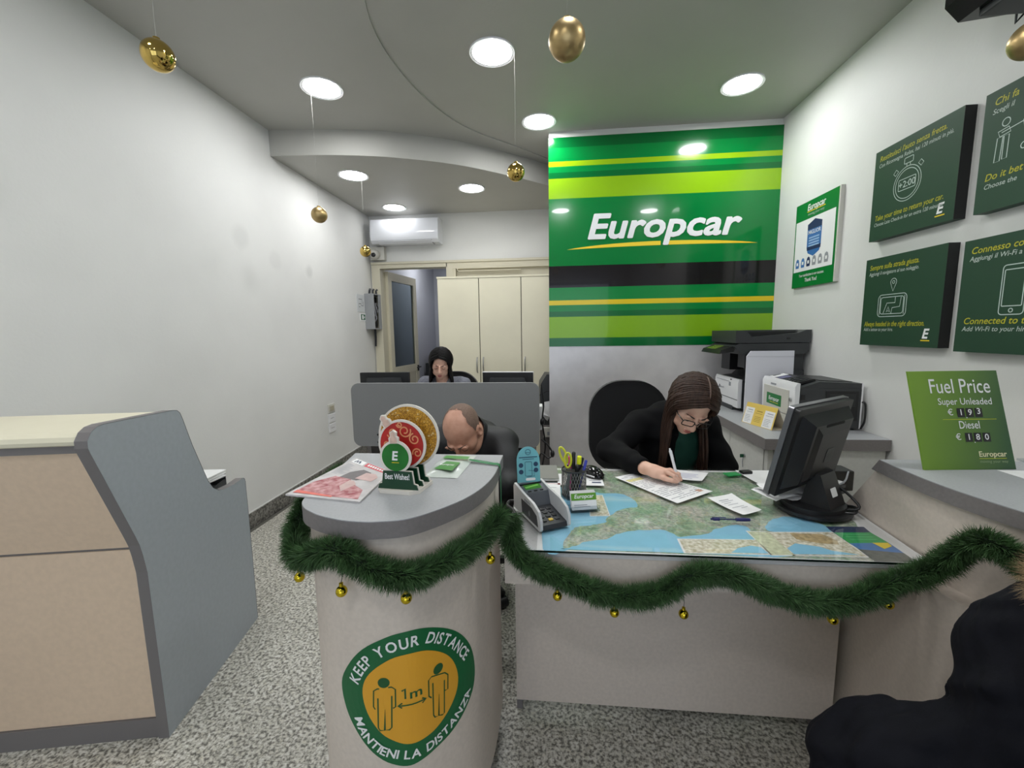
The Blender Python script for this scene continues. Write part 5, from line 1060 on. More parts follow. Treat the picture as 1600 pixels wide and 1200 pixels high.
stars = [(random.uniform(-0.07, 0.09), random.uniform(0.06, 0.23)) for k in range(160)]; stars = [s_ for s_ in stars if (s_[0] - 0.004) ** 2 + (s_[1] - 0.130) ** 2 < 0.075 ** 2]
b = MB()
for x, z in stars:
    q = random.uniform(0.0015, 0.005)
    b.flat([(x - q, z), (x - q * 0.15, z - q * 0.15), (x, z - q), (x + q * 0.15, z - q * 0.15), (x + q, z), (x + q * 0.15, z + q * 0.15), (x, z + q), (x - q * 0.15, z + q * 0.15)], lambda u, v: (u, 0.0285, v))
me = bpy.data.meshes.new('glitter'); me.from_pydata(b.v, [], b.f); link('glitter', me, mat('glitter_light', rgb(244, 226, 170), 0.3), gs)
# plastic pouch with lanyard
po = thing('plastic_pouch', (-0.305, 1.21, ZP), 'clear plastic pouch with green card on the pillar counter', 'pouch')
M_POU = mat('pouch_film', rgb(206, 214, 208), 0.15, vary=0.05, scale=30, coat=0.4)
def pouchz(x, y): return 0.006 + 0.003 * math.sin(x * 60) * math.cos(y * 50)
N_ = 10; vs = []
for i in range(N_ + 1):
    for j in range(N_ + 1):
        u, v = i / N_, j / N_; A = Vector((-0.055, -0.105)) * (1 - u) + Vector((0.045, -0.112)) * u; B = Vector((-0.045, 0.105)) * (1 - u) + Vector((0.06, 0.10)) * u; p = A * (1 - v) + B * v; vs.append((p.x, p.y, pouchz(p.x, p.y) * (0.15 + 0.85 * min(1, 4 * min(u, 1 - u, v, 1 - v)))))
MB().add(vs, [(i * 11 + j, (i + 1) * 11 + j, (i + 1) * 11 + j + 1, i * 11 + j + 1) for i in range(10) for j in range(10)]).build('film', M_POU, po, smooth=True)
pfn = lambda d: (lambda x, y: (x, y, pouchz(x, y) + d)); patch('green_card', [(-0.035, -0.06), (0.022, -0.075), (0.03, 0.0), (-0.015, 0.01)], lambda x, y: (x, y, 0.0105), mat('pouch_green', rgb(60, 140, 50), 0.3), po); patch('green_card', [(-0.035, 0.04), (0.045, 0.03), (0.048, 0.06), (-0.03, 0.07)], lambda x, y: (x, y, 0.0105), mat('pouch_green', rgb(60, 140, 50), 0.3), po)
lettering('Europcar', lambda x, y: (x * 0.9 - y * 0.25 - 0.004, x * -0.1 + y - 0.03, 0.0112), M_EWHT, po, 0.018, 0.02, 0.2, 'CENTER', width=0.05)
ln = thing('lanyard', (-0.20, 1.22, ZP), 'green lanyard ribbon running over the right edge of the counter', 'lanyard'); mLN = mat('lanyard_green', rgb(24, 120, 66), 0.6)
def ribbon(pts, wv, w, name, m, par):
    P = catmull(pts, 8); vs = []
    for p in P: vs += [p + Vector(wv) * w / 2, p - Vector(wv) * w / 2]
    MB().add(vs, [(2 * i, 2 * i + 1, 2 * i + 3, 2 * i + 2) for i in range(len(P) - 1)]).build(name, m, par, smooth=True)
ribbon([(-0.055, 0.02, 0.010), (-0.02, 0.012, 0.006), (0.02, 0.0, 0.004), (0.036, -0.005, 0.004), (0.0435, -0.006, -0.006), (0.0445, -0.006, -0.05), (0.0445, -0.007, -0.13), (0.044, -0.008, -0.26)], (0.0, 1, 0.1), 0.010, 'strap', mLN, ln); ribbon([(-0.055, 0.03, 0.008), (-0.02, 0.026, 0.0055), (0.02, 0.012, 0.0035), (0.036, 0.009, 0.003), (0.0430, 0.008, -0.008), (0.0440, 0.007, -0.05), (0.0440, 0.006, -0.12), (0.0436, 0.004, -0.24)], (0.0, 1, -0.1), 0.010, 'strap', mLN, ln)

# ------------------------------------------------------------------ fuel price sign and papers on the right counter
fs_ = thing('fuel_price_sign', (1.150, 1.243, 0.9505), 'slanted green fuel price sign standing on the right counter', 'sign', math.radians(4.5))
def grad():
    m = bpy.data.materials.new('fuel_sign_green'); m.use_nodes = True; N = m.node_tree.nodes; L = m.node_tree.links; p = N['Principled BSDF']; g = N.new('ShaderNodeTexCoord'); sx = N.new('ShaderNodeSeparateXYZ'); L.new(g.outputs['Object'], sx.inputs[0])
    mr = N.new('ShaderNodeMapRange'); mr.inputs['From Min'].default_value = -0.14; mr.inputs['From Max'].default_value = 0.10; L.new(sx.outputs['X'], mr.inputs['Value']); cr = N.new('ShaderNodeValToRGB'); cr.color_ramp.elements[0].color = rgb(120, 158, 48); cr.color_ramp.elements[1].color = rgb(46, 84, 48); L.new(mr.outputs[0], cr.inputs[0]); L.new(cr.outputs[0], p.inputs['Base Color']); p.inputs['Roughness'].default_value = 0.4; return m
# the sheet leans back; its outline is a parallelogram
FH = 0.272; LEAN = 0.10
par = [(-0.125, 0.0), (0.125, 0.0), (0.092, FH), (-0.165, FH)]
par = [(-0.125, 0.0), (0.125, 0.0), (0.066, FH), (-0.174, FH)]
MB().prism(par, 0.0, 0.005, lambda u, v, q: (u, q + v * LEAN, v)).build('sheet', grad(), fs_)
MB().prism([(0.0, 0.0), (0.07, 0.0), (0.026, 0.20)], -0.03, -0.025, lambda u, v, q: (q, u + 0.006, v + 0.001)).build('stand_foot', mat('stand_dark', rgb(40, 70, 44), 0.5), fs_)
def shx(y): return -0.052 * y / FH
ff = lambda d: (lambda x, y: (x + shx(y), y * LEAN - d, y))
lettering('Fuel Price', ff(0.0007), M_EWHT, fs_, 0.056, 0.004, 0.0, 'CENTER', width=0.163, off=(0.010, 0.212)); lettering('Super Unleaded', ff(0.0007), M_EWHT, fs_, 0.026, 0.004, 0.0, 'CENTER', width=0.145, off=(0.018, 0.180)); lettering('Diesel', ff(0.0007), M_EWHT, fs_, 0.030, 0.004, 0.0, 'CENTER', width=0.055, off=(0.019, 0.114))
for y, dig in ((0.149, '193'), (0.081, '180')):
    ox = -0.010 if dig == '193' else 0.0; lettering('€', ff(0.0007), M_EWHT, fs_, 0.024, 0.004, 0.0, off=(ox - 0.024, y + 0.002))
    for k, c_ in enumerate(dig):
        x = ox + 0.004 + k * 0.024; patch('digit_window', [(x - 0.002, y - 0.004), (x + 0.018, y - 0.004), (x + 0.018, y + 0.021), (x - 0.002, y + 0.021)], ff(0.0007), M_BLACK, fs_); lettering(c_, ff(0.0013), M_EWHT, fs_, 0.023, 0.012, 0.0, 'CENTER', off=(x + 0.008, y + 0.002 + (0.003 if c_ == '3' else 0)))
    patch('decimal_point', circle2(0.0016, 10, ox + 0.025, y - 0.005), ff(0.0016), M_EWHT, fs_)
patch('divider', [(-0.05, 0.1385), (0.095, 0.1385), (0.095, 0.1400), (-0.05, 0.1400)], ff(0.0007), M_LIME, fs_); lettering('Europcar', ff(0.0007), mat('cream_print', rgb(226, 222, 180), 0.5), fs_, 0.021, 0.02, 0.0, width=0.075, off=(0.030, 0.036)); patch('divider', [(0.030, 0.030), (0.104, 0.030), (0.104, 0.0315), (0.030, 0.0315)], ff(0.0007), M_LIME, fs_); lettering('moving your way', ff(0.0007), mat('pale_green_print', rgb(140, 160, 120), 0.5), fs_, 0.011, 0.002, 0.0, width=0.076, off=(0.030, 0.019))
t, fn, fd = sheet('paper_sheet', [(1.215, 1.24), (1.21, 1.05), (1.40, 1.06), (1.38, 1.235)], 0.9505, 0.001, 'white sheet on the right counter beside the fuel sign', 'paper')
lf = thing('leaflet_holder', (1.46, 1.29, 0.9505), 'small green leaflet stand at the right edge of the picture', 'leaflet'); MB().box((0, 0, 0.14), (0.20, 0.004, 0.28), (-0.12, 0, 0)).build('leaflet', mat('leaflet_green', rgb(40, 160, 70), 0.4), lf); MB().bx(-0.10, 0.10, -0.02, 0.05, 0, 0.006).build('foot', M_CLR, lf)

# ------------------------------------------------------------------ printers
ZPR = 0.7746
pr = thing('laser_printer', (1.535, 2.665, ZPR), 'nearer printer with white front and dark grey body on the cabinet', 'printer', math.radians(-3))
# local: front faces -x ; size x .34, y .42, z .28
MB().bx(-0.155, 0.165, -0.205, 0.205, 0.01, 0.235, 0.006).build('body', M_DGREY, pr); MB().prism([(-0.155, 0.235), (-0.05, 0.272), (0.165, 0.262), (0.165, 0.235)], -0.203, 0.203, lambda u, v, q: (u, q, v)).build('top_cover', M_DGREY, pr)
MB().prism([(-0.172, 0.02), (-0.155, 0.02), (-0.152, 0.262), (-0.168, 0.262), (-0.178, 0.24)], -0.207, 0.207, lambda u, v, q: (u, q, v)).build('front_shell', M_WHITE, pr, smooth=True, sharp=30); MB().bx(0.158, 0.166, -0.207, 0.207, 0.01, 0.262, 0.002).build('rear_strip', M_WHITE, pr)
fr = MB().bx(-0.182, -0.176, -0.145, 0.175, 0.075, 0.215, 0.003).build('front_door', M_OFFW, pr); MB().bx(-0.181, -0.176, -0.200, 0.200, 0.02, 0.070, 0.003).build('paper_drawer', M_OFFW, pr); MB().lathe([(0.012, 0), (0.012, 0.006), (0.008, 0.008)], (-0.178, -0.165, 0.165), 16, lambda x, y, z: (-z, x, y)).build('power_button', M_STEEL, pr)
MB().prism([(-0.170, 0.258), (-0.06, 0.282), (-0.05, 0.270), (-0.160, 0.246)], -0.16, 0.19, lambda u, v, q: (u, q, v)).build('control_panel', M_BLACK, pr)
def cpf(d): return lambda x, y: (-0.170 + 0.11 * y, x, 0.2585 + 0.024 * y + d)
patch('display', [(0.02, 0.2), (0.09, 0.2), (0.09, 0.75), (0.02, 0.75)], cpf(0.001), mat('lcd_blue', rgb(90, 90, 130), 0.2), pr); patch('paper_label', [(0.10, 0.15), (0.175, 0.15), (0.175, 0.9), (0.10, 0.9)], cpf(0.001), M_EWHT, pr); linework('label_print', [[(0.115, 0.3), (0.16, 0.3), (0.16, 0.7), (0.12, 0.7)]], 0.02, cpf(0.0016), M_INK, pr)
bf = MB()
for r in range(3):
    for c_ in range(4): bf.box((-0.145 + 0.03 * r, -0.13 + 0.032 * c_, 0.2655 + 0.0065 * r), (0.014, 0.014, 0.004), (0, -0.2, 0))
bf.build('keypad', M_DGREY, pr)
pfn = lambda x, y: (-0.1826, 0.0 - x, y); patch('brand_sticker', [(-0.125, 0.102), (0.065, 0.102), (0.065, 0.170), (-0.125, 0.170)], pfn, M_EGREEN, pr); lettering('Europcar', lambda x, y: (-0.1832, -x, y), M_EWHT, pr, 0.034, 0.022, 0.15, 'CENTER', width=0.135, off=(-0.03, 0.128)); patch('underline', [(-0.08, 0.115), (0.03, 0.115), (0.03, 0.118), (-0.08, 0.118)], lambda x, y: (-0.1832, -x, y), M_EYEL, pr); MB().bx(-0.180, -0.1765, 0.02, 0.085, 0.224, 0.234).build('maker_plate', M_INKL, pr)
MB().bx(-0.02, 0.145, -0.2075, -0.2035, 0.055, 0.22, 0.002).build('side_panel', M_BLACK, pr)
for k in range(9): MB().bx(0.0, 0.13, -0.2090, -0.2075, 0.135 + 0.008 * k, 0.138 + 0.008 * k).build('vent_slat', M_DGREY, pr)
MB().bx(-0.145, -0.125, -0.2085, -0.2045, 0.17, 0.20).build('side_latch', M_BLACK, pr); MB().prism([(-0.03, 0.2725), (0.14, 0.264), (0.14, 0.267), (-0.03, 0.2755)], -0.15, 0.15, lambda u, v, q: (u, q, v)).build('output_tray', M_BLACK, pr)
for x in (-0.12, 0.13):
    for y in (-0.17, 0.17): MB().bx(x - 0.015, x + 0.015, y - 0.015, y + 0.015, 0, 0.012).build('foot', M_BLACK, pr)
MB().tube(catmull([(0.16, -0.2, 0.16), (0.175, -0.215, 0.15), (0.172, -0.225, 0.06), (0.165, -0.21, 0.012)], 6), 0.005, 8).build('power_cable', M_BLACK, pr, smooth=True)
mf_ = thing('office_copier', (1.48, 3.19, ZPR), 'far multifunction printer with white cassette and dark scanner on top', 'printer', math.radians(0))
MB().bx(-0.19, 0.205, -0.19, 0.21, 0.015, 0.20, 0.006).build('body', M_DGREY, mf_)
MB().prism([(-0.215, 0.025), (-0.19, 0.025), (-0.19, 0.222), (-0.208, 0.222), (-0.216, 0.20)], -0.195, 0.21, lambda u, v, q: (u, q, v)).build('front_shell', M_WHITE, mf_, smooth=True, sharp=30); MB().bx(-0.2175, -0.2155, -0.19, 0.205, 0.078, 0.0815).build('seam', M_DGREY, mf_); MB().bx(-0.2185, -0.2155, -0.05, 0.18, 0.195, 0.1975).build('seam', M_INKL, mf_); MB().bx(-0.219, -0.215, -0.075, -0.05, 0.165, 0.192).build('latch', M_INKL, mf_); MB().bx(-0.2185, -0.2155, -0.085, -0.070, 0.208, 0.216).build('usb_port', M_BLACK, mf_)
lettering('lexmark', lambda x, y: (-0.2185, -x, y), M_INKL, mf_, 0.022, 0.004, 0.0, 'CENTER', off=(-0.07, 0.135)); patch('logo_mark', [(-0.125, 0.133), (-0.110, 0.133), (-0.110, 0.155), (-0.125, 0.155)], lambda x, y: (-0.2185, -x, y), M_INK, mf_)
MB().prism([(-0.216, 0.0), (-0.17, 0.0), (-0.17, 0.03), (-0.216, 0.03)], -0.12, 0.15, lambda u, v, q: (u - 0.002, q, v - 0.0)).build('drawer_grip', M_DGREY, mf_)
MB().prism([(-0.19, 0.20), (0.205, 0.20), (0.205, 0.285), (0.02, 0.285), (-0.06, 0.262), (-0.10, 0.225), (-0.19, 0.215)], -0.188, 0.208, lambda u, v, q: (u, q, v)).build('output_bay', M_DGREY, mf_)
for x in (-0.13, 0.14): MB().bx(x - 0.05, x + 0.05, 0.05, 0.20, 0.27, 0.43).build('column', M_BLACK, mf_)
MB().bx(0.08, 0.20, -0.18, -0.06, 0.27, 0.43).build('column', M_DGREY, mf_); MB().bx(-0.17, -0.09, -0.17, -0.06, 0.30, 0.43).build('column', M_DGREY, mf_)
MB().prism([(-0.21, 0.395), (0.19, 0.395), (0.215, 0.415), (0.215, 0.468), (-0.23, 0.468), (-0.26, 0.45)], -0.21, 0.215, lambda u, v, q: (u, q, v)).build('scanner_bed', M_DGREY, mf_)
MB().prism([(-0.255, 0.472), (0.222, 0.472), (0.222, 0.555), (-0.255, 0.555)], -0.12, 0.215, lambda u, v, q: (u, q, v)).build('scanner_lid', M_DGREY, mf_)
MB().prism([(-0.255, 0.472), (0.222, 0.472), (0.222, 0.555), (0.19, 0.555), (0.14, 0.535), (-0.15, 0.51), (-0.19, 0.555), (-0.255, 0.555)], -0.215, -0.12, lambda u, v, q: (u, q, v)).build('feeder_rim', M_DGREY, mf_); MB().bx(-0.17, 0.18, -0.17, -0.119, 0.515, 0.545).build('feeder_slot', M_BLACK, mf_); MB().bx(0.07, 0.09, -0.218, -0.2145, 0.495, 0.505).build('latch', M_BLACK, mf_)
MB().prism([(-0.345, 0.398), (-0.25, 0.412), (-0.235, 0.455), (-0.33, 0.425)], -0.18, 0.17, lambda u, v, q: (u, q, v)).build('control_panel', M_BLACK, mf_); MB().prism([(-0.325, 0.4275), (-0.255, 0.4505), (-0.255, 0.4515), (-0.325, 0.4285)], -0.05, 0.12, lambda u, v, q: (u, q, v)).build('display', mat('lcd_dim', rgb(96, 120, 50), 0.25), mf_)
en = thing('envelope', (1.435, 2.928, ZPR), 'large white envelope standing upright between the two printers', 'envelope')
MB().prism([(-0.155, 0.0), (0.145, 0.0), (0.147, 0.42), (-0.125, 0.42), (-0.150, 0.385)], -0.004, 0.004, lambda u, v, q: (u, q + 0.03 * v, v)).build('body', mat('envelope_white', rgb(220, 220, 228), 0.6), en); MB().prism([(-0.150, 0.383), (0.147, 0.380), (0.147, 0.3815), (-0.150, 0.3845)], -0.0046, -0.004, lambda u, v, q: (u, q + 0.03 * v, v)).build('flap_crease', M_INKL, en)
ca = thing('desk_calendar', (1.225, 2.565, ZPR), 'yellow and white folded tent card in front of the nearer printer', 'calendar', math.radians(15))
# local: face towards -x, length along y
cp = [(-0.035, 0.0), (0.0, 0.125), (0.002, 0.125), (0.055, 0.004), (0.055, 0.0)]
MB().add([(-0.035, -0.12, 0), (0.0, -0.12, 0.125), (0.0, 0.12, 0.125), (-0.035, 0.12, 0), (0.06, -0.12, 0), (0.06, 0.12, 0)], [(0, 1, 2, 3), (1, 4, 5, 2), (0, 3, 5, 4)]).build('tent', mat('card_buff', rgb(206, 196, 176), 0.7), ca)
caf = lambda d: (lambda x, y: (-0.035 + 0.035 * y / 0.125 - d, -x, y)); patch('yellow_print', [(-0.12, 0.002), (0.12, 0.002), (0.12, 0.124), (-0.12, 0.124)], caf(0.0008), mat('card_yellow', rgb(226, 196, 96), 0.6), ca)
for xa, xb in ((-0.115, -0.045), (0.038, 0.112)):
    patch('white_panel', [(xa, 0.004), (xb, 0.004), (xb, 0.098), (xa, 0.098)], caf(0.0014), M_PAPER, ca); printlines(ca, caf(0.0020), [(xa + 0.02, xb - 0.01, 0.082, 0.004), (xa + 0.012, xb - 0.008, 0.070, 0.002)] + [(xa + 0.01, xb - 0.01 - random.uniform(0, 0.02), 0.05 - 0.009 * k, 0.0022) for k in range(5)], M_INKL)
printlines(ca, caf(0.0014), [(-0.025, 0.02, 0.082, 0.004), (-0.03, 0.022, 0.070, 0.002)] + [(-0.03, 0.02, 0.05 - 0.009 * k, 0.002) for k in range(4)], mat('ochre_print', rgb(150, 120, 50), 0.6))

# ------------------------------------------------------------------ back office things
def back_monitor(name, loc, rz, label, silver):
    t = thing(name, loc, label, 'monitor', rz)
    MB().bx(-0.19, 0.19, -0.015, 0.015, 0.06, 0.31, 0.004).build('rear_shell', M_BLACK, t); MB().prism([(-0.16, 0.09), (0.16, 0.09), (0.13, 0.27), (-0.13, 0.27)], -0.035, -0.015, lambda u, v, q: (u, q, v)).build('rear_bulge', M_DGREY, t)
    if silver: MB().bx(-0.192, 0.192, -0.012, 0.018, 0.303, 0.314, 0.002).build('frame', M_WHITE, t)
    MB().bx(-0.03, 0.03, -0.035, -0.012, 0.0, 0.12).build('column', M_BLACK, t); MB().lathe([(0.10, 0), (0.10, 0.01), (0.05, 0.016)], seg=24).build('base', M_BLACK, t, smooth=True, sharp=30)
    return t
back_monitor('computer_monitor', (-1.278, 3.12, 0.7405), math.radians(3), 'black monitor at the left end of the back desk', False); back_monitor('computer_monitor', (-0.33, 3.12, 0.7355), math.radians(-3), 'monitor with pale top frame at the right end of the back desk', True)
# office chairs
def office_chair(loc, rz, label, hgt, bw=0.44):
    t = thing('office_chair', loc, label, 'chair', rz)
    M_FAB = mat('black_fabric', rgb(16, 16, 18), 0.9, bump=0.3, bscale=900, sheen=0.2)
    o = rrect(bw, hgt - 0.56, bw * 0.42, 10, 0, 0.56 + (hgt - 0.56) / 2)
    pr_ = MB(); R_ = 5
    layers = [(-0.028, 0.90), (-0.04, 0.97), (-0.045, 1.0), (0.0, 1.0), (0.02, 0.98), (0.028, 0.92)]
    cyy = 0.56 + (hgt - 0.56) / 2; vs = []
    for y, s_ in layers:
        for u, v in o: vs.append((u * s_, y + 0.10 * (u * u) * -1.2 + 0.22, cyy + (v - cyy) * s_))
    n = len(o); fs = [tuple(range(n - 1, -1, -1)), tuple((len(layers) - 1) * n + k for k in range(n))] + [(l * n + k, l * n + (k + 1) % n, (l + 1) * n + (k + 1) % n, (l + 1) * n + k) for l in range(len(layers) - 1) for k in range(n)]
    MB().add(vs, fs).build('backrest', M_FAB, t, smooth=True, sharp=70)
    MB().prism(rrect(0.48, 0.46, 0.10, 6, 0, -0.02), 0.42, 0.49).build('seat', M_FAB, t, smooth=True, sharp=50)
    MB().tube([(0, 0.20, 0.62), (0, 0.26, 0.52), (0, 0.18, 0.41), (0, 0.0, 0.41)], 0.018, 8).build('back_bracket', M_BLACK, t, smooth=True); MB().tube([(0, 0, 0.42), (0, 0, 0.12)], 0.028, 12).build('gas_column', M_BLACK, t, smooth=True)
    for k in range(5):
        a = 2 * PI * k / 5 + 0.3; MB().tube([(0, 0, 0.11), (0.29 * math.cos(a), 0.29 * math.sin(a), 0.07)], [0.03, 0.018], 8).build('base_arm', M_BLACK, t, smooth=True)
        MB().lathe([(0.01, -0.022), (0.027, -0.02), (0.027, 0.02), (0.01, 0.022)], (0.29 * math.cos(a), 0.29 * math.sin(a), 0.0275), 14, lambda x, y, z: (z * math.cos(a + 1.57), z * math.sin(a + 1.57) + x * math.sin(a + 0) * 0, 0) if False else (x * math.cos(a) - z * math.sin(a), x * math.sin(a) + z * math.cos(a), y)).build('caster', M_BLACK, t, smooth=True)
    return t
office_chair((0.41, 2.13, 0), math.radians(0), 'black fabric office chair behind the writing woman', 1.075, 0.42)
office_chair((-0.43, 2.14, 0), math.radians(4), 'black office chair under the man bending forward', 0.80, 0.42)
office_chair((-0.90, 3.66, 0), 0.0, 'black office chair of the woman behind the screen', 0.985, 0.46)
office_chair((0.84, 0.50, 0), math.radians(-80), 'dark visitor chair under the customer in the coat', 0.80, 0.44)
bx_ = thing('desk_printer', (-0.02, 3.80, 0.52), 'black device on the pedestal beside the sign wall edge', 'printer', 0.1)
MB().prism([(-0.09, 0), (0.18, 0), (0.20, 0.43), (-0.04, 0.45), (-0.09, 0.37), (-0.10, 0.27)], -0.12, 0.12, lambda u, v, q: (u, q, v)).build('body', M_DGREY, bx_); MB().prism([(-0.102, 0.265), (-0.04, 0.30), (0.2, 0.30), (0.2, 0.306), (-0.044, 0.306), (-0.104, 0.271)], -0.122, 0.122, lambda u, v, q: (u, q, v)).build('seam', M_BLACK, bx_)
rt = thing('back_sideboard', (-0.02, 3.80, 0), 'grey pedestal with papers and cables right of the privacy screen', 'pedestal')
MB().bx(-0.09, 0.20, -0.14, 0.14, 0, 0.52, 0.003).build('body', M_GREYD, rt)
wp = thing('wall_socket_box', (-0.025, 3.66, 0.42), 'small pale socket box on the pedestal side by the sign wall', 'socket'); MB().bx(-0.055, 0.06, -0.03, 0.03, 0, 0.085, 0.004).build('case', M_OFFW, wp); MB().bx(-0.02, 0.03, -0.0315, -0.030, 0.02, 0.05).build('socket_face', M_INKL, wp); MB().tube([(-0.055, -0.01, 0.085), (-0.085, -0.01, 0.12)], 0.006, 6).build('bracket', M_OFFW, wp)
for i, (pts, lb) in enumerate((([(-0.075, 2.90, 0.98), (-0.06, 2.88, 0.85), (-0.07, 2.89, 0.72), (-0.05, 2.885, 0.55), (-0.075, 2.89, 0.36), (-0.06, 2.88, 0.2), (-0.07, 2.88, 0.02)], 'black cable hanging down right of the privacy screen'), ([(-0.075, 2.87, 0.60), (-0.03, 2.86, 0.56), (0.0, 2.86, 0.50), (-0.03, 2.86, 0.47), (-0.08, 2.87, 0.50), (-0.10, 2.87, 0.40), (-0.13, 2.87, 0.30), (-0.10, 2.87, 0.1), (-0.09, 2.87, 0.01)], 'looped black cable below the corner of the privacy screen'))):
    c_ = Vector(pts[-1]); t = thing('hanging_cable', tuple(c_), lb, 'cable'); MB().tube([Vector(p) - c_ for p in catmull(pts, 6)], 0.006, 6).build('cable', M_BLACK, t, smooth=True); MB().ball(Vector(pts[2]) - c_, 0.016, 10, 8, (1, 1, 1.6)).build('plug', M_BLACK, t, smooth=True)
t = thing('hanging_paper', (-0.045, 3.66, 0.60), 'crumpled white paper beside the sign wall edge', 'paper'); MB().add([(-0.05, 0, 0.02), (0.02, -0.01, 0.0), (0.04, 0.01, 0.14), (-0.03, -0.01, 0.13), (-0.06, 0.01, 0.06)], [(0, 1, 2, 3, 4)]).add([(-0.05, 0.004, 0.02), (0.02, -0.006, 0.0), (0.0, 0.02, -0.05)], [(0, 1, 2)]).build('sheet', M_PAPER, t)
t = thing('paper_file', (-0.085, 2.90, 0.66), 'narrow white file edge at the right side of the privacy screen', 'file'); MB().bx(-0.012, 0.012, 0, 0.12, 0, 0.165).build('pages', M_PAPER, t)

# ------------------------------------------------------------------ baubles
def bauble(x, y, z, r, m, label, ztop, group=None):
    t = thing('hanging_bauble', (x, y, z), label, 'bauble', group=group); MB().ball((0, 0, 0), r, 32, 20).build('ball', m, t, smooth=True, sharp=180)
    MB().lathe([(r * 0.22, r * 0.95), (r * 0.22, r * 1.12), (r * 0.16, r * 1.15), (0.001, r * 1.15)], seg=16).build('cap', m, t, smooth=True); MB().tube([(0, 0, r * 1.1), (0.0006, 0, (ztop - z) * 0.5), (0, 0, ztop - z)], 0.0004, 5).build('thread', mat('clear_thread', rgb(170, 170, 165), 0.4), t)
bauble(-1.297, 1.409, 2.273, 0.048, M_GOLD, 'mirror gold bauble hanging high at the upper left', 2.872); bauble(0.042, 1.245, 2.119, 0.049, M_GOLDM, 'big satin gold bauble at the top centre', 2.884); bauble(-0.204, 2.544, 2.252, 0.050, M_GOLD, 'mirror gold bauble just left of the green sign', 2.884)
bauble(-1.514, 2.75, 2.122, 0.050, M_GOLDM, 'satin gold bauble in front of the bare left wall', 2.872); bauble(-1.66, 3.757, 2.075, 0.048, M_GOLD, 'small mirror gold bauble beside the dome camera', 2.688); bauble(1.359, 1.446, 2.149, 0.049, M_GOLDM, 'satin gold bauble cut by the right picture edge', 2.884)

# ------------------------------------------------------------------ garlands
def garland(name, pts, rad, dens, label, seed):
    r_ = np.random.default_rng(seed); c0 = Vector(pts[0]); P = [Vector(p) - c0 for p in catmull(pts, 10)]
    t = thing(name, tuple(c0), label, 'garland'); mc = mat('garland_wire', rgb(16, 34, 18), 0.9); MB().tube(P, rad * 0.35, 8).build('core', mc, t, smooth=True)
    A = np.array([tuple(p) for p in P]); seg = np.linalg.norm(np.diff(A, axis=0), axis=1); acc = np.concatenate([[0], np.cumsum(seg)]); L = acc[-1]; n = int(L * dens)
    q = np.sort(r_.uniform(0, L, n)); i = np.clip(np.searchsorted(acc, q) - 1, 0, len(seg) - 1); f = (q - acc[i]) / seg[i]; B = A[i] + (A[i + 1] - A[i]) * f[:, None]; T = (A[i + 1] - A[i]) / seg[i][:, None]
    up = np.tile([0, 0, 1.0], (n, 1)); U = np.cross(T, up); nu = np.linalg.norm(U, axis=1); U[nu < 1e-3] = [1, 0, 0]; U /= np.linalg.norm(U, axis=1)[:, None]; V = np.cross(T, U)
    tuft = 0.5 * np.sin(q * 70 + r_.uniform(0, 6)) + 0.5 * np.sin(q * 43)
    an = r_.uniform(0, 2 * PI, n); lean = r_.normal(0.25, 0.35, n) + 0.2 * tuft; R = U * np.cos(an)[:, None] + V * np.sin(an)[:, None]; D = R + T * lean[:, None] + r_.normal(0, 0.12, (n, 3)); D /= np.linalg.norm(D, axis=1)[:, None]
    D[:, 2] -= 0.12; ln_ = rad * r_.uniform(0.75, 1.08, n) * (1 + 0.12 * tuft); tip = B + D * ln_[:, None]; root = B + R * rad * 0.15
    S = np.cross(D, r_.normal(size=(n, 3))); S /= np.linalg.norm(S, axis=1)[:, None]; w = r_.uniform(0.0005, 0.0009, n)[:, None]; mid = root + (tip - root) * 0.55 + T * (0.002 * r_.normal(size=n))[:, None]
    V_ = np.empty((n * 5, 3)); V_[0::5] = root - S * w; V_[1::5] = root + S * w; V_[2::5] = mid + S * w; V_[3::5] = mid - S * w; V_[4::5] = tip
    k = np.arange(n) * 5; F = np.empty((n * 3, 3), int); F[0::3] = np.stack([k, k + 1, k + 2], 1); F[1::3] = np.stack([k, k + 2, k + 3], 1); F[2::3] = np.stack([k + 3, k + 2, k + 4], 1)
    me = bpy.data.meshes.new('needles'); me.from_pydata(V_.tolist(), [], F.tolist()); me.update()
    link('needles', me, M_NEED, t, kind='stuff'); return t
M_NEED = mat('pine_needles', rgb(62, 94, 52), 0.6, vary=0.35, scale=40)
def wp_(s_, z, d): return WR.at(s_, z, d)
TOTAL = WR.acc[-1]
g1 = [(-0.690, 1.30, 0.90), (-0.672, 1.15, 0.905), (-0.655, 1.04, 0.905), (-0.646, 0.985, 0.888), (-0.640, 0.95, 0.862), (-0.606, 0.89, 0.846), (-0.565, 0.858, 0.850), (-0.528, 0.835, 0.868), (-0.479, 0.816, 0.889), (-0.439, 0.808, 0.886), (-0.397, 0.805, 0.864), (-0.358, 0.811, 0.846), (-0.308, 0.826, 0.833), (-0.262, 0.864, 0.832), (-0.228, 0.905, 0.835), (-0.190, 0.96, 0.840), (-0.160, 1.02, 0.850), (-0.135, 1.06, 0.872)]
garland('pine_garland', g1, 0.042, 26000, 'green pine garland wrapped around the pillar counter', 3)
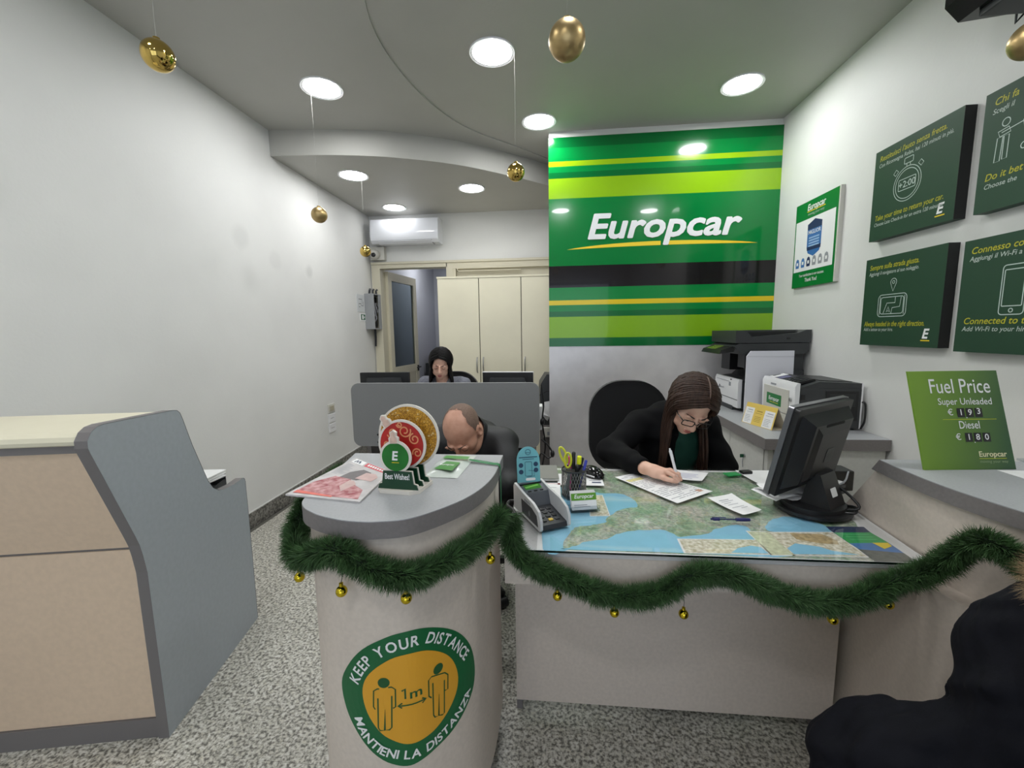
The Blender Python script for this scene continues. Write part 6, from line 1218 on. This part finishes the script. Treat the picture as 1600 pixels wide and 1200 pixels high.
g2 = [(-0.110, 1.085, 0.86), (-0.112, 1.065, 0.825), (-0.105, 1.06, 0.780), (-0.072, 1.06, 0.741), (-0.024, 1.065, 0.714), (0.027, 1.065, 0.692), (0.095, 1.065, 0.666), (0.154, 1.065, 0.650), (0.229, 1.065, 0.650), (0.294, 1.065, 0.669), (0.342, 1.065, 0.704), (0.389, 1.065, 0.722), (0.437, 1.065, 0.724), (0.493, 1.065, 0.709), (0.549, 1.065, 0.685), (0.612, 1.065, 0.665), (0.674, 1.065, 0.656), (0.734, 1.065, 0.662), (0.785, 1.065, 0.682), (0.841, 1.065, 0.718), (0.89, 1.058, 0.742), (0.925, 1.045, 0.777), (0.938, 1.02, 0.822), (0.945, 0.995, 0.860), (0.952, 0.965, 0.876), (0.965, 0.935, 0.868), (0.985, 0.90, 0.845), (1.01, 0.85, 0.825)]
garland('pine_garland', g2, 0.042, 26000, 'green pine garland draped along the desk front', 5)
def small_ball(x, y, z, label):
    t = thing('small_bauble', (x, y, z), label, 'bauble', group='small gold baubles on the garlands'); MB().ball((0, 0, 0), 0.0125, 20, 14).build('ball', M_GOLDS, t, smooth=True, sharp=180)
    MB().lathe([(0.0045, 0.0115), (0.0045, 0.019), (0.0005, 0.0195)], seg=12).build('cap', M_GOLDS, t, smooth=True, sharp=30); MB().tube([(0, 0, 0.019), (0.002, 0.003, 0.030), (0, 0.006, 0.05)], 0.0008, 5).build('thread', M_BLACK, t)
M_GOLDS = mat('gold_small', rgb(214, 190, 50), 0.08, 1.0)
for (x, y, z), lb in (((-0.622, 0.92, 0.756), 'leftmost small gold bauble hanging past the pillar counter side'), ((-0.457, 0.815, 0.795), 'left small gold bauble on the pillar counter front'), ((-0.317, 0.826, 0.778), 'small gold bauble above the round sticker'), ((-0.158, 1.0, 0.775), 'small gold bauble at the right corner of the pillar counter'), ((0.012, 1.062, 0.641), 'first small gold bauble from the left on the desk garland'), ((0.163, 1.062, 0.601), 'second small gold bauble from the left on the desk garland'), ((0.341, 1.062, 0.606), 'third small gold bauble from the left on the desk garland'), ((0.708, 1.062, 0.610), 'fourth small gold bauble from the left on the desk garland'), ((0.845, 1.075, 0.650), 'rightmost small gold bauble tucked under the desk garland')):
    small_ball(x, y, z, lb)

# ------------------------------------------------------------------ people
def rotm(yaw=0, pitch=0, roll=0): return np.array(Matrix.Rotation(math.radians(yaw), 3, 'Z') @ Matrix.Rotation(math.radians(roll), 3, 'Y') @ Matrix.Rotation(math.radians(pitch), 3, 'X'))
def skin_mat(name, c, c2): return mat(name, c, 0.5, vary=0.1, scale=25, col2=c2, bump=0.05, bscale=400)
class Head:
    """head in a local frame: face to -y, z up, origin at the middle of the head"""
    def __init__(s, O, M, k=1.0): s.O = np.array(O, float); s.M = np.array(M); s.k = k
    def p(s, x, y, z): return s.O + s.M @ (np.array([x, y, z]) * s.k)
    def into(s, B, male=False, ears=True):
        k = s.k; E = lambda c, r, kk=0.02, mode='add': B.ell(s.p(*c), np.array(r) * k, s.M, kk * k, mode)
        E((0, 0.018, 0.032), (0.074, 0.094, 0.084)); E((0, -0.022, -0.04), (0.060 if male else 0.056, 0.068, 0.074), 0.03); E((0, -0.066, -0.094), (0.022, 0.018, 0.016), 0.025)
        for sx in (-1, 1):
            E((sx * 0.046, -0.045, -0.012), (0.018, 0.026, 0.022), 0.02); E((sx * 0.045, -0.02, -0.065), (0.018, 0.035, 0.02), 0.02)
            E((sx * 0.031, -0.098, 0.006), (0.020, 0.017, 0.013), 0.012, 'sub'); E((sx * 0.031, -0.077, 0.004), (0.0145, 0.0125, 0.0115), 0.004)
            if ears: E((sx * 0.075, 0.012, -0.008), (0.009, 0.020, 0.031), 0.008); E((sx * 0.080, 0.008, -0.004), (0.005, 0.010, 0.017), 0.004, 'sub')
            E((sx * 0.030, -0.086, 0.024), (0.022, 0.008, 0.006), 0.01)
        B.cap(s.p(0, -0.085, 0.012), s.p(0, -0.108, -0.030), 0.0085 * k, 0.012 * k, 0.010 * k)
        for sx in (-1, 1): E((sx * 0.0115, -0.098, -0.034), (0.008, 0.010, 0.007), 0.006)
        E((0, -0.088, -0.060), (0.021, 0.009, 0.0055), 0.005); E((0, -0.087, -0.071), (0.018, 0.009, 0.006), 0.004); E((0, -0.097, -0.0655), (0.020, 0.004, 0.0016), 0.003, 'sub')
    def neck(s, B, base, r0=0.052, r1=0.06): B.cap(s.p(0, 0.03, -0.06), base, r0, r1, 0.03)
    def features(s, root, off, brow, lip, lashes=True):
        f = lambda x, y, z: s.p(x, y, z) - off
        for sx in (-1, 1):
            MB().tube([f(sx * (0.014 + 0.0065 * i), -0.0945 + 0.0009 * i * i, 0.026 + 0.0026 * i - 0.0006 * i * i) for i in range(6)], [0.0016, 0.003, 0.0032, 0.003, 0.0024, 0.001], 6).build('eyebrow', brow, root, smooth=True)
            if lashes: MB().tube([f(sx * (0.018 + 0.0055 * i), -0.0885 + 0.0014 * (i - 2.2) ** 2 * 0.6, -0.001 - 0.0012 * (2.5 - abs(i - 2.5))) for i in range(6)], [0.0008, 0.0013, 0.0014, 0.0014, 0.0012, 0.0006], 6).build('eyelash', brow, root, smooth=True)
        MB().tube([f(-0.020 + 0.005 * i, -0.0955 + 0.0009 * (i - 4) ** 2 * 0.35, -0.0605 - (0.0006 if i == 4 else 0)) for i in range(9)], [0.001, 0.0025, 0.0034, 0.0036, 0.0033, 0.0036, 0.0034, 0.0025, 0.001], 6).build('lip', lip, root, smooth=True)
        MB().tube([f(-0.017 + 0.00425 * i, -0.0950 + 0.0009 * (i - 4) ** 2 * 0.35, -0.0705) for i in range(9)], [0.001, 0.003, 0.0042, 0.0046, 0.0048, 0.0046, 0.0042, 0.003, 0.001], 6).build('lip', lip, root, smooth=True)
def long_hair(h, root, off, m, length, part=0.0, seed=1, spread=0.0, n=34, clip=None, fwd=0.0, gap=0.006):
    """straight hair: locks run from a centre parting over the skull, then hang down"""
    r = np.random.default_rng(seed); b = MB()
    for side in (-1, 1):
        for layer in range(3):
            for j in range(n):
                t = (j + r.uniform(0, 1)) / n; g_ = gap * layer; pts = []
                S_ = np.array([part, -0.062 + 0.150 * t, 0.0]); S_[2] = 0.030 + 0.088 * math.sqrt(max(0.05, 1 - ((S_[1] - 0.018) / 0.100) ** 2)); c0 = np.array([0, 0.018, 0.030])
                phi = math.radians(-34 + 120 * t); el = -0.25 - 0.15 * layer; E_ = np.array([side * math.cos(phi), math.sin(phi), el]); E_ /= np.linalg.norm(E_)
                s0 = (S_ - c0) / np.linalg.norm(S_ - c0)
                for i in range(8):
                    u_ = i / 7; dv = s0 * (1 - u_) + E_ * u_ + np.array([side * 0.25, 0.0, 0.10]) * math.sin(PI * u_); dv /= np.linalg.norm(dv)
                    R_ = np.array([0.079, 0.100, 0.090]) + g_; q_ = 1 / math.sqrt(((dv / R_) ** 2).sum()); pts.append(h.p(*(c0 + dv * q_)) + r.normal(0, 0.001, 3))
                L = length * r.uniform(0.88, 1.06); p = pts[-1].copy(); d = pts[-1] - pts[-2]; d /= np.linalg.norm(d); ph = r.uniform(0, 6)
                for i in range(1, 10):
                    q = min(1, i / 3.0); dd = d * (1 - q) + np.array([side * spread * (1 - i / 12), fwd, -1.0]) * q; dd /= np.linalg.norm(dd); p = p + dd * L / 9 + np.array([math.sin(ph + i * 0.9), math.cos(ph * 1.3 + i * 0.8), 0]) * 0.0012
                    if clip: p = clip(p)
                    pts.append(p.copy())
                w = r.uniform(0.0055, 0.0085); k = len(pts); rr = [w * (0.5 + 0.5 * min(1, i / 3)) * (1 if i < k - 4 else (k - i) / 4.5) for i in range(k)]
                b.tube([Vector(q - off) for q in pts], rr, 6, caps=False)
    return b.build('hair', m, root, smooth=True, sharp=180)
def hair_cap(h, root, off, m, grow=0.004, zcut=0.03, face=-0.062):
    """scalp layer under the locks"""
    B = Blob(h.O - 0.15, h.O + 0.15, 0.004); B.ell(h.p(0, 0.020, 0.034), np.array((0.075, 0.094, 0.086)) + grow, h.M, 0.01)
    def keep(c):
        l = (c - h.O) @ h.M; return (l[:, 2] > -0.06) & ((l[:, 1] > face + 0.12 * np.maximum(0, zcut + 0.04 - l[:, 2])) | (l[:, 2] > 0.085)) & ((l[:, 1] > 0.0) | (l[:, 2] > zcut - 0.02))
    me = B.mesh('hair_cap', keep); me.transform(Matrix.Translation(-Vector(off))); return link('hair_cap', me, m, root)
def person(loc, label): return thing('person', loc, label, 'person')
def put(me, name, m, root):
    me.transform(Matrix.Translation(-root.location)); return link(name, me, m, root)
SK1 = skin_mat('skin_light', rgb(226, 184, 162), rgb(212, 164, 142)); SK2 = skin_mat('skin_tan', rgb(204, 156, 134), rgb(186, 136, 114))
M_BLKCL = mat('black_knit', rgb(9, 9, 11), 0.9, bump=0.3, bscale=500, spec=0.2); M_LIP = mat('lips', rgb(176, 104, 96), 0.45); M_BROW = mat('dark_brow', rgb(40, 28, 24), 0.7)
def finger(B, pts, r0, r1): B.chain(pts, list(np.linspace(r0, r1, len(pts))), 0.0025)

# --- woman writing at the map desk
w1 = person((0.57, 2.13, 0.0), 'woman with long brown hair and glasses writing at the map desk'); o1 = np.array(w1.location)
h1 = Head((0.612, 1.905, 1.010), rotm(6, 42, 12))
B = Blob((0.22, 1.57, 0.45), (0.90, 2.34, 1.15), 0.0034)
h1.into(B, ears=False); nk1 = np.array([0.575, 2.07, 0.945]); h1.neck(B, nk1, 0.050, 0.055)
B.cap((0.56, 2.20, 0.55), (0.575, 2.10, 0.86), 0.11, 0.10, 0.03); B.cap((0.43, 2.10, 0.88), (0.73, 2.10, 0.88), 0.045, 0.045, 0.04)
shR = np.array([0.425, 2.085, 0.885]); elR = np.array([0.275, 1.965, 0.790]); wrR = np.array([0.372, 1.705, 0.790])
shL = np.array([0.735, 2.10, 0.88]); elL = np.array([0.82, 2.05, 0.68]); wrL = np.array([0.70, 1.945, 0.625])
B.chain([shR, elR, wrR], [0.042, 0.036, 0.024], 0.02); B.chain([shL, elL, wrL], [0.042, 0.036, 0.024], 0.02)
# right hand closed on the pen, resting on its side on the form
B.chain([wrR, (0.400, 1.672, 0.790)], [0.024, 0.026], 0.015); B.ell((0.420, 1.660, 0.785), (0.040, 0.034, 0.024), rotm(-25, 0, 0), 0.012)
kn = [(0.438, 1.632, 0.800), (0.452, 1.644, 0.802), (0.462, 1.660, 0.798), (0.466, 1.678, 0.790)]
finger(B, [(0.425, 1.648, 0.795), kn[0], (0.464, 1.612, 0.790), (0.483, 1.616, 0.772)], 0.0092, 0.0068)
finger(B, [(0.430, 1.655, 0.795), kn[1], (0.484, 1.631, 0.791), (0.494, 1.630, 0.769)], 0.0092, 0.0070)
finger(B, [(0.435, 1.665, 0.793), kn[2], (0.492, 1.651, 0.785), (0.494, 1.648, 0.765)], 0.0088, 0.0066)
finger(B, [(0.435, 1.675, 0.788), kn[3], (0.488, 1.671, 0.777), (0.484, 1.666, 0.760)], 0.0080, 0.0060)
finger(B, [(0.405, 1.645, 0.782), (0.430, 1.622, 0.776), (0.456, 1.612, 0.772), (0.476, 1.617, 0.766)], 0.0115, 0.008)
# left hand flat on the desk under the hair
B.ell((0.665, 1.925, 0.618), (0.040, 0.034, 0.018), rotm(20), 0.012)
for k in range(4): finger(B, [(0.650, 1.900 + 0.016 * k, 0.620), (0.622, 1.887 + 0.018 * k, 0.618), (0.600 + 0.004 * k, 1.881 + 0.019 * k, 0.608)], 0.0095, 0.0068)
finger(B, [(0.668, 1.897, 0.618), (0.650, 1.877, 0.614), (0.632, 1.867, 0.608)], 0.011, 0.008)
put(B.mesh('body'), 'body', SK1, w1)
C_ = Blob((0.15, 1.62, 0.40), (0.98, 2.45, 1.05), 0.006)
C_.cap((0.56, 2.20, 0.48), (0.575, 2.12, 0.84), 0.155, 0.135, 0.04); C_.cap((0.445, 2.10, 0.885), (0.715, 2.11, 0.885), 0.068, 0.068, 0.05); C_.ell((0.570, 2.10, 0.915), (0.115, 0.09, 0.085), None, 0.04)
C_.chain([shR, elR, (0.335, 1.790, 0.792)], [0.070, 0.058, 0.044], 0.035); C_.cap((0.335, 1.790, 0.792), (0.364, 1.722, 0.790), 0.042, 0.036, 0.01); C_.chain([shL, elL, (0.725, 1.965, 0.635)], [0.070, 0.058, 0.036], 0.035); C_.cap((0.56, 2.20, 0.50), (0.56, 2.22, 0.46), 0.18, 0.18, 0.05)
C_.ell((0.622, 1.985, 0.80), (0.034, 0.07, 0.17), rotm(0, 15), 0.02, 'sub'); C_.ripple(0.0035, 26, 4); C_.cap((0.372, 1.705, 0.790), (0.380, 1.69, 0.79), 0.029, 0.029, 0.004, 'sub')
def onDesk(c): return (c[:, 2] > 0.752) | (c[:, 1] > 1.842)
put(C_.mesh('cardigan'), 'cardigan', M_BLKCL, w1)
G_ = Blob((0.40, 1.90, 0.45), (0.80, 2.25, 1.0), 0.006); G_.cap((0.60, 2.15, 0.50), (0.622, 2.070, 0.83), 0.11, 0.095, 0.03); G_.ell((0.600, 2.06, 0.885), (0.070, 0.06, 0.05), None, 0.03); G_.ripple(0.003, 35, 9); put(G_.mesh('green_top'), 'green_top', mat('dark_green_knit', rgb(14, 66, 52), 0.8, bump=0.3, bscale=300), w1)
J_ = Blob((0.30, 1.50, 0.0), (0.85, 2.45, 0.62), 0.012); 
for sx in (0.47, 0.66): J_.chain([(sx, 2.20, 0.535), (sx, 1.80, 0.53), (sx, 1.72, 0.10)], [0.085, 0.07, 0.05], 0.05); J_.cap((sx, 1.72, 0.05), (sx, 1.58, 0.035), 0.045, 0.035, 0.03)
put(J_.mesh('trousers'), 'trousers', M_BLKCL, w1)
HR1 = mat('brown_hair', rgb(52, 36, 28), 0.5, spec=0.25, vary=0.45, scale=18, stretch=(6, 6, 0.6), bump=0.2, bscale=300)
def clip1(p):
    if p[1] < 1.845 and p[2] < 0.762: p[2] = 0.762
    return p
hair_cap(h1, w1, o1, HR1, 0.006, 0.035, -0.055); long_hair(h1, w1, o1, HR1, 0.37, 0.012, 11, 0.16, 48, clip1, 0.06, 0.010); h1.features(w1, o1, M_BROW, M_LIP)
MB().tube([h1.p(0.012, y, 0.030 + 0.1125 * math.sqrt(1 - ((y - 0.018) / 0.118) ** 2)) - o1 for y in np.linspace(-0.055, 0.06, 10)], [0.001] + [0.0036] * 8 + [0.001], 6).build('parting', mat('scalp', rgb(92, 72, 62), 0.6), w1, smooth=True)
# glasses
gl = MB(); GF = mat('glasses_black', rgb(18, 14, 14), 0.25)
for sx in (-1, 1):
    o = rrect(0.050, 0.033, 0.010, 4, sx * 0.033, 0.002); gl.tube([h1.p(u, -0.108 + abs(u) * 0.10, v) - o1 for u, v in o], 0.0021, 6, True); gl.tube([h1.p(sx * 0.058, -0.102, 0.010) - o1, h1.p(sx * 0.077, -0.07, 0.010) - o1, h1.p(sx * 0.083, 0.0, 0.008) - o1], 0.0022, 6)
gl.tube([h1.p(-0.010, -0.109, 0.006) - o1, h1.p(0, -0.111, 0.008) - o1, h1.p(0.010, -0.109, 0.006) - o1], 0.002, 6); gl.build('glasses', GF, w1, smooth=True)
pw = thing('ballpoint_pen', (0.486, 1.622, 0.7515), 'white ballpoint pen held by the writing woman', 'pen')
dpen = (Vector((0.459, 1.655, 0.873)) - Vector((0.486, 1.622, 0.7515))); Lp = dpen.length; dpen.normalize(); upn = dpen.orthogonal().normalized(); vpn = dpen.cross(upn)
pen_mesh(pw, 0.142, 0.0058, (M_STEEL, M_WHITE, M_WHITE, M_WHITE), lambda x, y, z: tuple(upn * x + vpn * y + dpen * z)); MB().box(tuple(dpen * 0.115 + upn * 0.0075), (0.003, 0.003, 0.034), dpen.to_track_quat('Z', 'Y').to_matrix()).build('clip', M_WHITE, pw)

# --- man bending forward behind the pillar counter
m1 = person((-0.43, 2.15, 0.0), 'balding man in black jacket bending forward behind the pillar counter'); o2 = np.array(m1.location)
h2 = Head((-0.408, 1.862, 0.893), rotm(-16, 48, -5), 1.06)
B = Blob((-0.72, 1.55, 0.45), (-0.10, 2.35, 1.04), 0.0045); h2.into(B, True); h2.neck(B, (-0.40, 2.03, 0.86), 0.062, 0.068); B.cap((-0.43, 2.15, 0.60), (-0.42, 2.06, 0.80), 0.11, 0.11, 0.03)
aR = [(-0.60, 2.03, 0.79), (-0.66, 1.86, 0.62), (-0.53, 1.68, 0.70)]; aL = [(-0.245, 2.02, 0.79), (-0.20, 1.86, 0.62), (-0.31, 1.68, 0.70)]
for a in (aR, aL):
    B.chain(a, [0.045, 0.04, 0.027], 0.02); w_ = np.array(a[2]); sx = 1 if a is aR else -1; B.ell(w_ + (sx * 0.03, -0.045, 0.0), (0.042, 0.045, 0.020), None, 0.012)
    for k in range(4): finger(B, [w_ + (sx * 0.03 + (k - 1.5) * 0.020, -0.07, 0.0), w_ + (sx * 0.04 + (k - 1.5) * 0.021, -0.105, -0.004), w_ + (sx * 0.045 + (k - 1.5) * 0.020, -0.125, -0.02)], 0.010, 0.007)
    finger(B, [w_ + (sx * 0.065, -0.03, 0.0), w_ + (sx * 0.085, -0.06, -0.002), w_ + (sx * 0.085, -0.085, -0.008)], 0.011, 0.008)
put(B.mesh('body'), 'body', SK2, m1)
C_ = Blob((-0.82, 1.64, 0.38), (-0.02, 2.42, 0.98), 0.006); C_.cap((-0.43, 2.18, 0.46), (-0.42, 2.09, 0.76), 0.175, 0.165, 0.05); C_.cap((-0.585, 2.05, 0.79), (-0.262, 2.04, 0.79), 0.082, 0.082, 0.05); C_.ell((-0.41, 2.04, 0.825), (0.105, 0.09, 0.065), None, 0.04)
C_.chain(aR, [0.080, 0.066, 0.045], 0.04); C_.chain(aL, [0.080, 0.066, 0.045], 0.04); C_.ripple(0.005, 20, 6); C_.cap(h2.p(0, 0.02, -0.05), (-0.402, 2.02, 0.862), 0.072, 0.076, 0.01, 'sub')
put(C_.mesh('jacket'), 'jacket', mat('black_jacket', rgb(24, 25, 28), 0.6, bump=0.2, bscale=200), m1)
K_ = Blob((-0.56, 1.88, 0.74), (-0.26, 2.18, 0.98), 0.005); K_.cap((-0.405, 1.985, 0.865), (-0.405, 2.05, 0.83), 0.090, 0.100, 0.01); K_.cap((-0.40, 1.93, 0.905), (-0.41, 2.09, 0.81), 0.074, 0.076, 0.004, 'sub'); put(K_.mesh('collar'), 'collar', mat('black_jacket', rgb(24, 25, 28), 0.6), m1)
J_ = Blob((-0.80, 1.30, 0.0), (-0.05, 2.45, 0.62), 0.012)
for sx in (-0.53, -0.33): J_.chain([(sx, 2.18, 0.535), (sx * 1.02, 1.78, 0.53), (sx, 1.70, 0.10)], [0.09, 0.075, 0.055], 0.05); J_.cap((sx, 1.70, 0.05), (sx, 1.56, 0.035), 0.05, 0.038, 0.03)
put(J_.mesh('trousers'), 'trousers', M_BLKCL, m1)
# cropped hair on the sides and back of the head, thin over the crown
S_ = Blob(h2.O - 0.16, h2.O + 0.16, 0.0035); S_.ell(h2.p(0, 0.019, 0.032), np.array((0.0755, 0.0955, 0.0850)) * 1.06, h2.M, 0.01)
def keep2(c):
    l = (c - h2.O) @ h2.M / 1.06; nz = 0.008 * np.sin(l[:, 0] * 160) * np.sin(l[:, 1] * 140)
    side = (l[:, 1] > -0.012 + 1.5 * np.maximum(0, 0.066 - np.abs(l[:, 0])) + nz) & (l[:, 2] > -0.035); back = (l[:, 1] > 0.045 + nz) & (l[:, 2] > -0.06); tuft = side
    return (side | back | tuft) & ~((np.abs(l[:, 0]) > 0.064) & (l[:, 2] < 0.02) & (l[:, 1] < 0.012))
put(S_.mesh('cropped_hair', keep2), 'cropped_hair', mat('stubble_hair', rgb(116, 94, 82), 0.8, vary=0.3, scale=300), m1); h2.features(m1, o2, mat('grey_brow', rgb(70, 56, 48), 0.8), mat('lips_pale', rgb(164, 104, 90), 0.5))

# --- woman behind the privacy screen
w2 = person((-0.93, 3.58, 0.0), 'woman with black hair and grey jacket behind the privacy screen'); o3 = np.array(w2.location)
h3 = Head((-0.925, 3.44, 1.085), rotm(10, 22, 4), 0.97)
B = Blob((-1.25, 3.15, 0.45), (-0.60, 3.80, 1.24), 0.005); h3.into(B, ears=False); h3.neck(B, (-0.93, 3.50, 0.96), 0.048, 0.055); B.cap((-0.93, 3.58, 0.55), (-0.93, 3.53, 0.85), 0.11, 0.10, 0.03)
a3R = [(-1.10, 3.53, 0.90), (-1.16, 3.42, 0.72), (-1.03, 3.26, 0.775)]; a3L = [(-0.76, 3.53, 0.90), (-0.70, 3.42, 0.72), (-0.82, 3.26, 0.775)]
for a in (a3R, a3L):
    B.chain(a, [0.04, 0.034, 0.024], 0.02); w_ = np.array(a[2]); sx = 1 if a is a3R else -1; B.ell(w_ + (sx * 0.02, -0.04, -0.002), (0.036, 0.04, 0.017), None, 0.012)
    for k in range(4): finger(B, [w_ + (sx * 0.02 + (k - 1.5) * 0.018, -0.06, 0.0), w_ + (sx * 0.025 + (k - 1.5) * 0.019, -0.095, 0.002), w_ + (sx * 0.03 + (k - 1.5) * 0.018, -0.112, -0.016)], 0.009, 0.0065)
    finger(B, [w_ + (sx * 0.05, -0.02, 0.0), w_ + (sx * 0.066, -0.05, 0.0), w_ + (sx * 0.066, -0.07, -0.008)], 0.010, 0.0075)
put(B.mesh('body'), 'body', SK1, w2)
C_ = Blob((-1.32, 3.22, 0.40), (-0.52, 3.85, 1.04), 0.007); C_.cap((-0.93, 3.60, 0.48), (-0.93, 3.56, 0.82), 0.15, 0.14, 0.04); C_.cap((-1.08, 3.54, 0.905), (-0.78, 3.54, 0.905), 0.062, 0.062, 0.05); C_.chain(a3R, [0.066, 0.055, 0.038], 0.035); C_.chain(a3L, [0.066, 0.055, 0.038], 0.035); C_.ripple(0.004, 26, 8); C_.cap((-0.93, 3.47, 0.99), (-0.925, 3.38, 0.90), 0.060, 0.05, 0.01, 'sub')
put(C_.mesh('jacket'), 'jacket', mat('grey_jacket', rgb(112, 114, 124), 0.8, vary=0.15, scale=60), w2)
J_ = Blob((-1.2, 2.85, 0.0), (-0.65, 3.85, 0.62), 0.014)
for sx in (-1.02, -0.84): J_.chain([(sx, 3.60, 0.53), (sx, 3.24, 0.53), (sx, 3.20, 0.10)], [0.085, 0.07, 0.05], 0.05); J_.cap((sx, 3.19, 0.05), (sx, 3.06, 0.035), 0.045, 0.035, 0.03)
put(J_.mesh('trousers'), 'trousers', M_BLKCL, w2)
HR2 = mat('black_hair', rgb(12, 10, 11), 0.5, spec=0.2, vary=0.3, scale=18, stretch=(6, 6, 0.6), bump=0.2, bscale=300)
hair_cap(h3, w2, o3, HR2, 0.006, 0.04, -0.058); long_hair(h3, w2, o3, HR2, 0.19, -0.012, 21, 0.22, 36, None, 0.0, 0.010); h3.features(w2, o3, mat('black_brow', rgb(24, 18, 18), 0.7), mat('lips_rose', rgb(170, 92, 92), 0.45))

# --- customer in a dark coat at the lower right
cs = person((0.86, 0.58, 0.0), 'seated customer in dark navy coat with fur hood at lower right'); o4 = np.array(cs.location)
h4 = Head((0.875, 0.63, 1.205), rotm(-70, 10, 0), 1.04)
B = Blob((0.35, 0.20, 0.35), (1.20, 1.0, 1.42), 0.0065); h4.into(B, True); h4.neck(B, (0.90, 0.61, 1.02), 0.055, 0.06); B.cap((0.92, 0.56, 0.55), (0.90, 0.60, 0.90), 0.12, 0.11, 0.03)
c_n = [(0.85, 0.70, 0.82), (0.83, 0.728, 0.70), (0.78, 0.68, 0.58)]; c_f = [(0.89, 0.44, 0.84), (0.85, 0.40, 0.68), (0.80, 0.52, 0.54)]
for a in (c_n, c_f):
    B.chain(a, [0.045, 0.04, 0.028], 0.02); w_ = np.array(a[2]); B.ell(w_ + (-0.045, 0.0, -0.005), (0.045, 0.038, 0.02), None, 0.012)
    for k in range(4): finger(B, [w_ + (-0.07, (k - 1.5) * 0.019, 0.0), w_ + (-0.105, (k - 1.5) * 0.019, -0.006), w_ + (-0.125, (k - 1.5) * 0.018, -0.026)], 0.010, 0.0075)
    finger(B, [w_ + (-0.035, 0.032, 0.0), w_ + (-0.065, 0.05, 0.0), w_ + (-0.085, 0.05, -0.008)], 0.0115, 0.0085)
put(B.mesh('body'), 'body', SK2, cs)
M_COAT = mat('navy_coat', rgb(12, 13, 20), 0.8, vary=0.12, scale=40, bump=0.25, bscale=160, spec=0.15)
C_ = Blob((0.35, 0.22, 0.30), (1.20, 1.0, 1.12), 0.006)
C_.cap((0.92, 0.56, 0.48), (0.90, 0.60, 0.82), 0.165, 0.15, 0.06); C_.cap((0.865, 0.69, 0.815), (0.91, 0.46, 0.84), 0.085, 0.085, 0.07); C_.chain([(0.85, 0.70, 0.815), (0.82, 0.728, 0.72), (0.775, 0.72, 0.60)], [0.088, 0.092, 0.085], 0.09); C_.chain([(0.89, 0.44, 0.84), (0.85, 0.40, 0.68), (0.80, 0.51, 0.54)], [0.088, 0.075, 0.060], 0.045)
C_.chain([(0.90, 0.66, 0.50), (0.74, 0.74, 0.525), (0.66, 0.775, 0.495), (0.60, 0.785, 0.455)], [0.12, 0.10, 0.096, 0.09], 0.08); C_.chain([(0.88, 0.48, 0.49), (0.70, 0.53, 0.48), (0.62, 0.55, 0.45)], [0.12, 0.10, 0.088], 0.06); C_.cap((0.89, 0.61, 0.92), (0.89, 0.62, 0.98), 0.09, 0.085, 0.06)
C_.ripple(0.007, 20, 12); C_.ripple(0.0035, 48, 13); put(C_.mesh('coat'), 'coat', M_COAT, cs)
# chest flap with a button
fl_ = np.array([0.772, 0.755, 0.785]); MB().box(fl_ - o4, (0.06, 0.012, 0.028), (0.0, -0.35, 0.45), 0.004).build('pocket_flap', M_COAT, cs); MB().ball(fl_ + (0.005, -0.008, -0.002) - o4, 0.007, 12, 8, (1, 0.5, 1)).build('button', mat('coat_button', rgb(60, 56, 62), 0.3), cs, smooth=True)
# fur hood lying on the shoulders
Hd = Blob((0.66, 0.38, 0.85), (1.14, 0.86, 1.20), 0.008); Hd.ell((0.94, 0.60, 0.965), (0.14, 0.15, 0.07), rotm(0, 0, 12), 0.03); Hd.ell((0.88, 0.62, 1.055), (0.085, 0.09, 0.09), None, 0.03, 'sub'); put(Hd.mesh('hood'), 'hood', M_COAT, cs)
rf = np.random.default_rng(4); b = MB(); ring = [(0.872 + 0.115 * math.cos(q), 0.645 + 0.115 * math.sin(q), 0.965 + 0.035 * math.cos(q)) for q in np.linspace(0, 2 * PI, 40, endpoint=False)]
nF = 9000; ii = rf.integers(0, 40, nF); fr_ = rf.uniform(0, 1, nF); RG = np.array(ring); base = RG[ii] + (RG[(ii + 1) % 40] - RG[ii]) * fr_[:, None]; dr = rf.normal(size=(nF, 3)); dr[:, 2] -= 0.2; dr /= np.linalg.norm(dr, axis=1)[:, None]; L_ = rf.uniform(0.022, 0.042, nF)[:, None]; tip = base + dr * L_; tip[:, 2] -= 0.006; sd = np.cross(dr, rf.normal(size=(nF, 3))); sd /= np.linalg.norm(sd, axis=1)[:, None]
V_ = np.empty((nF * 3, 3)); V_[0::3] = base - sd * 0.0006; V_[1::3] = base + sd * 0.0006; V_[2::3] = tip; V_ -= o4
me = bpy.data.meshes.new('fur_trim'); me.from_pydata(V_.tolist(), [], np.arange(nF * 3).reshape(-1, 3).tolist()); link('fur_trim', me, mat('fur_tan', rgb(150, 128, 96), 0.8, vary=0.3, scale=60), cs, kind='stuff')
J_ = Blob((0.30, 0.35, 0.0), (0.95, 0.98, 0.60), 0.012)
for kx, ky in ((0.645, 0.785), (0.65, 0.55)): J_.chain([(0.75, ky - 0.06, 0.48), (kx, ky, 0.45), (kx - 0.02, ky, 0.10)], [0.08, 0.07, 0.05], 0.05); J_.cap((kx - 0.02, ky, 0.05), (kx - 0.14, ky + 0.02, 0.035), 0.045, 0.035, 0.03)
put(J_.mesh('trousers'), 'trousers', M_BLKCL, cs)
hair_cap(h4, cs, o4, HR2, 0.010, 0.045, -0.05)
h4.features(cs, o4, M_BROW, mat('lips_pale', rgb(164, 104, 90), 0.5))
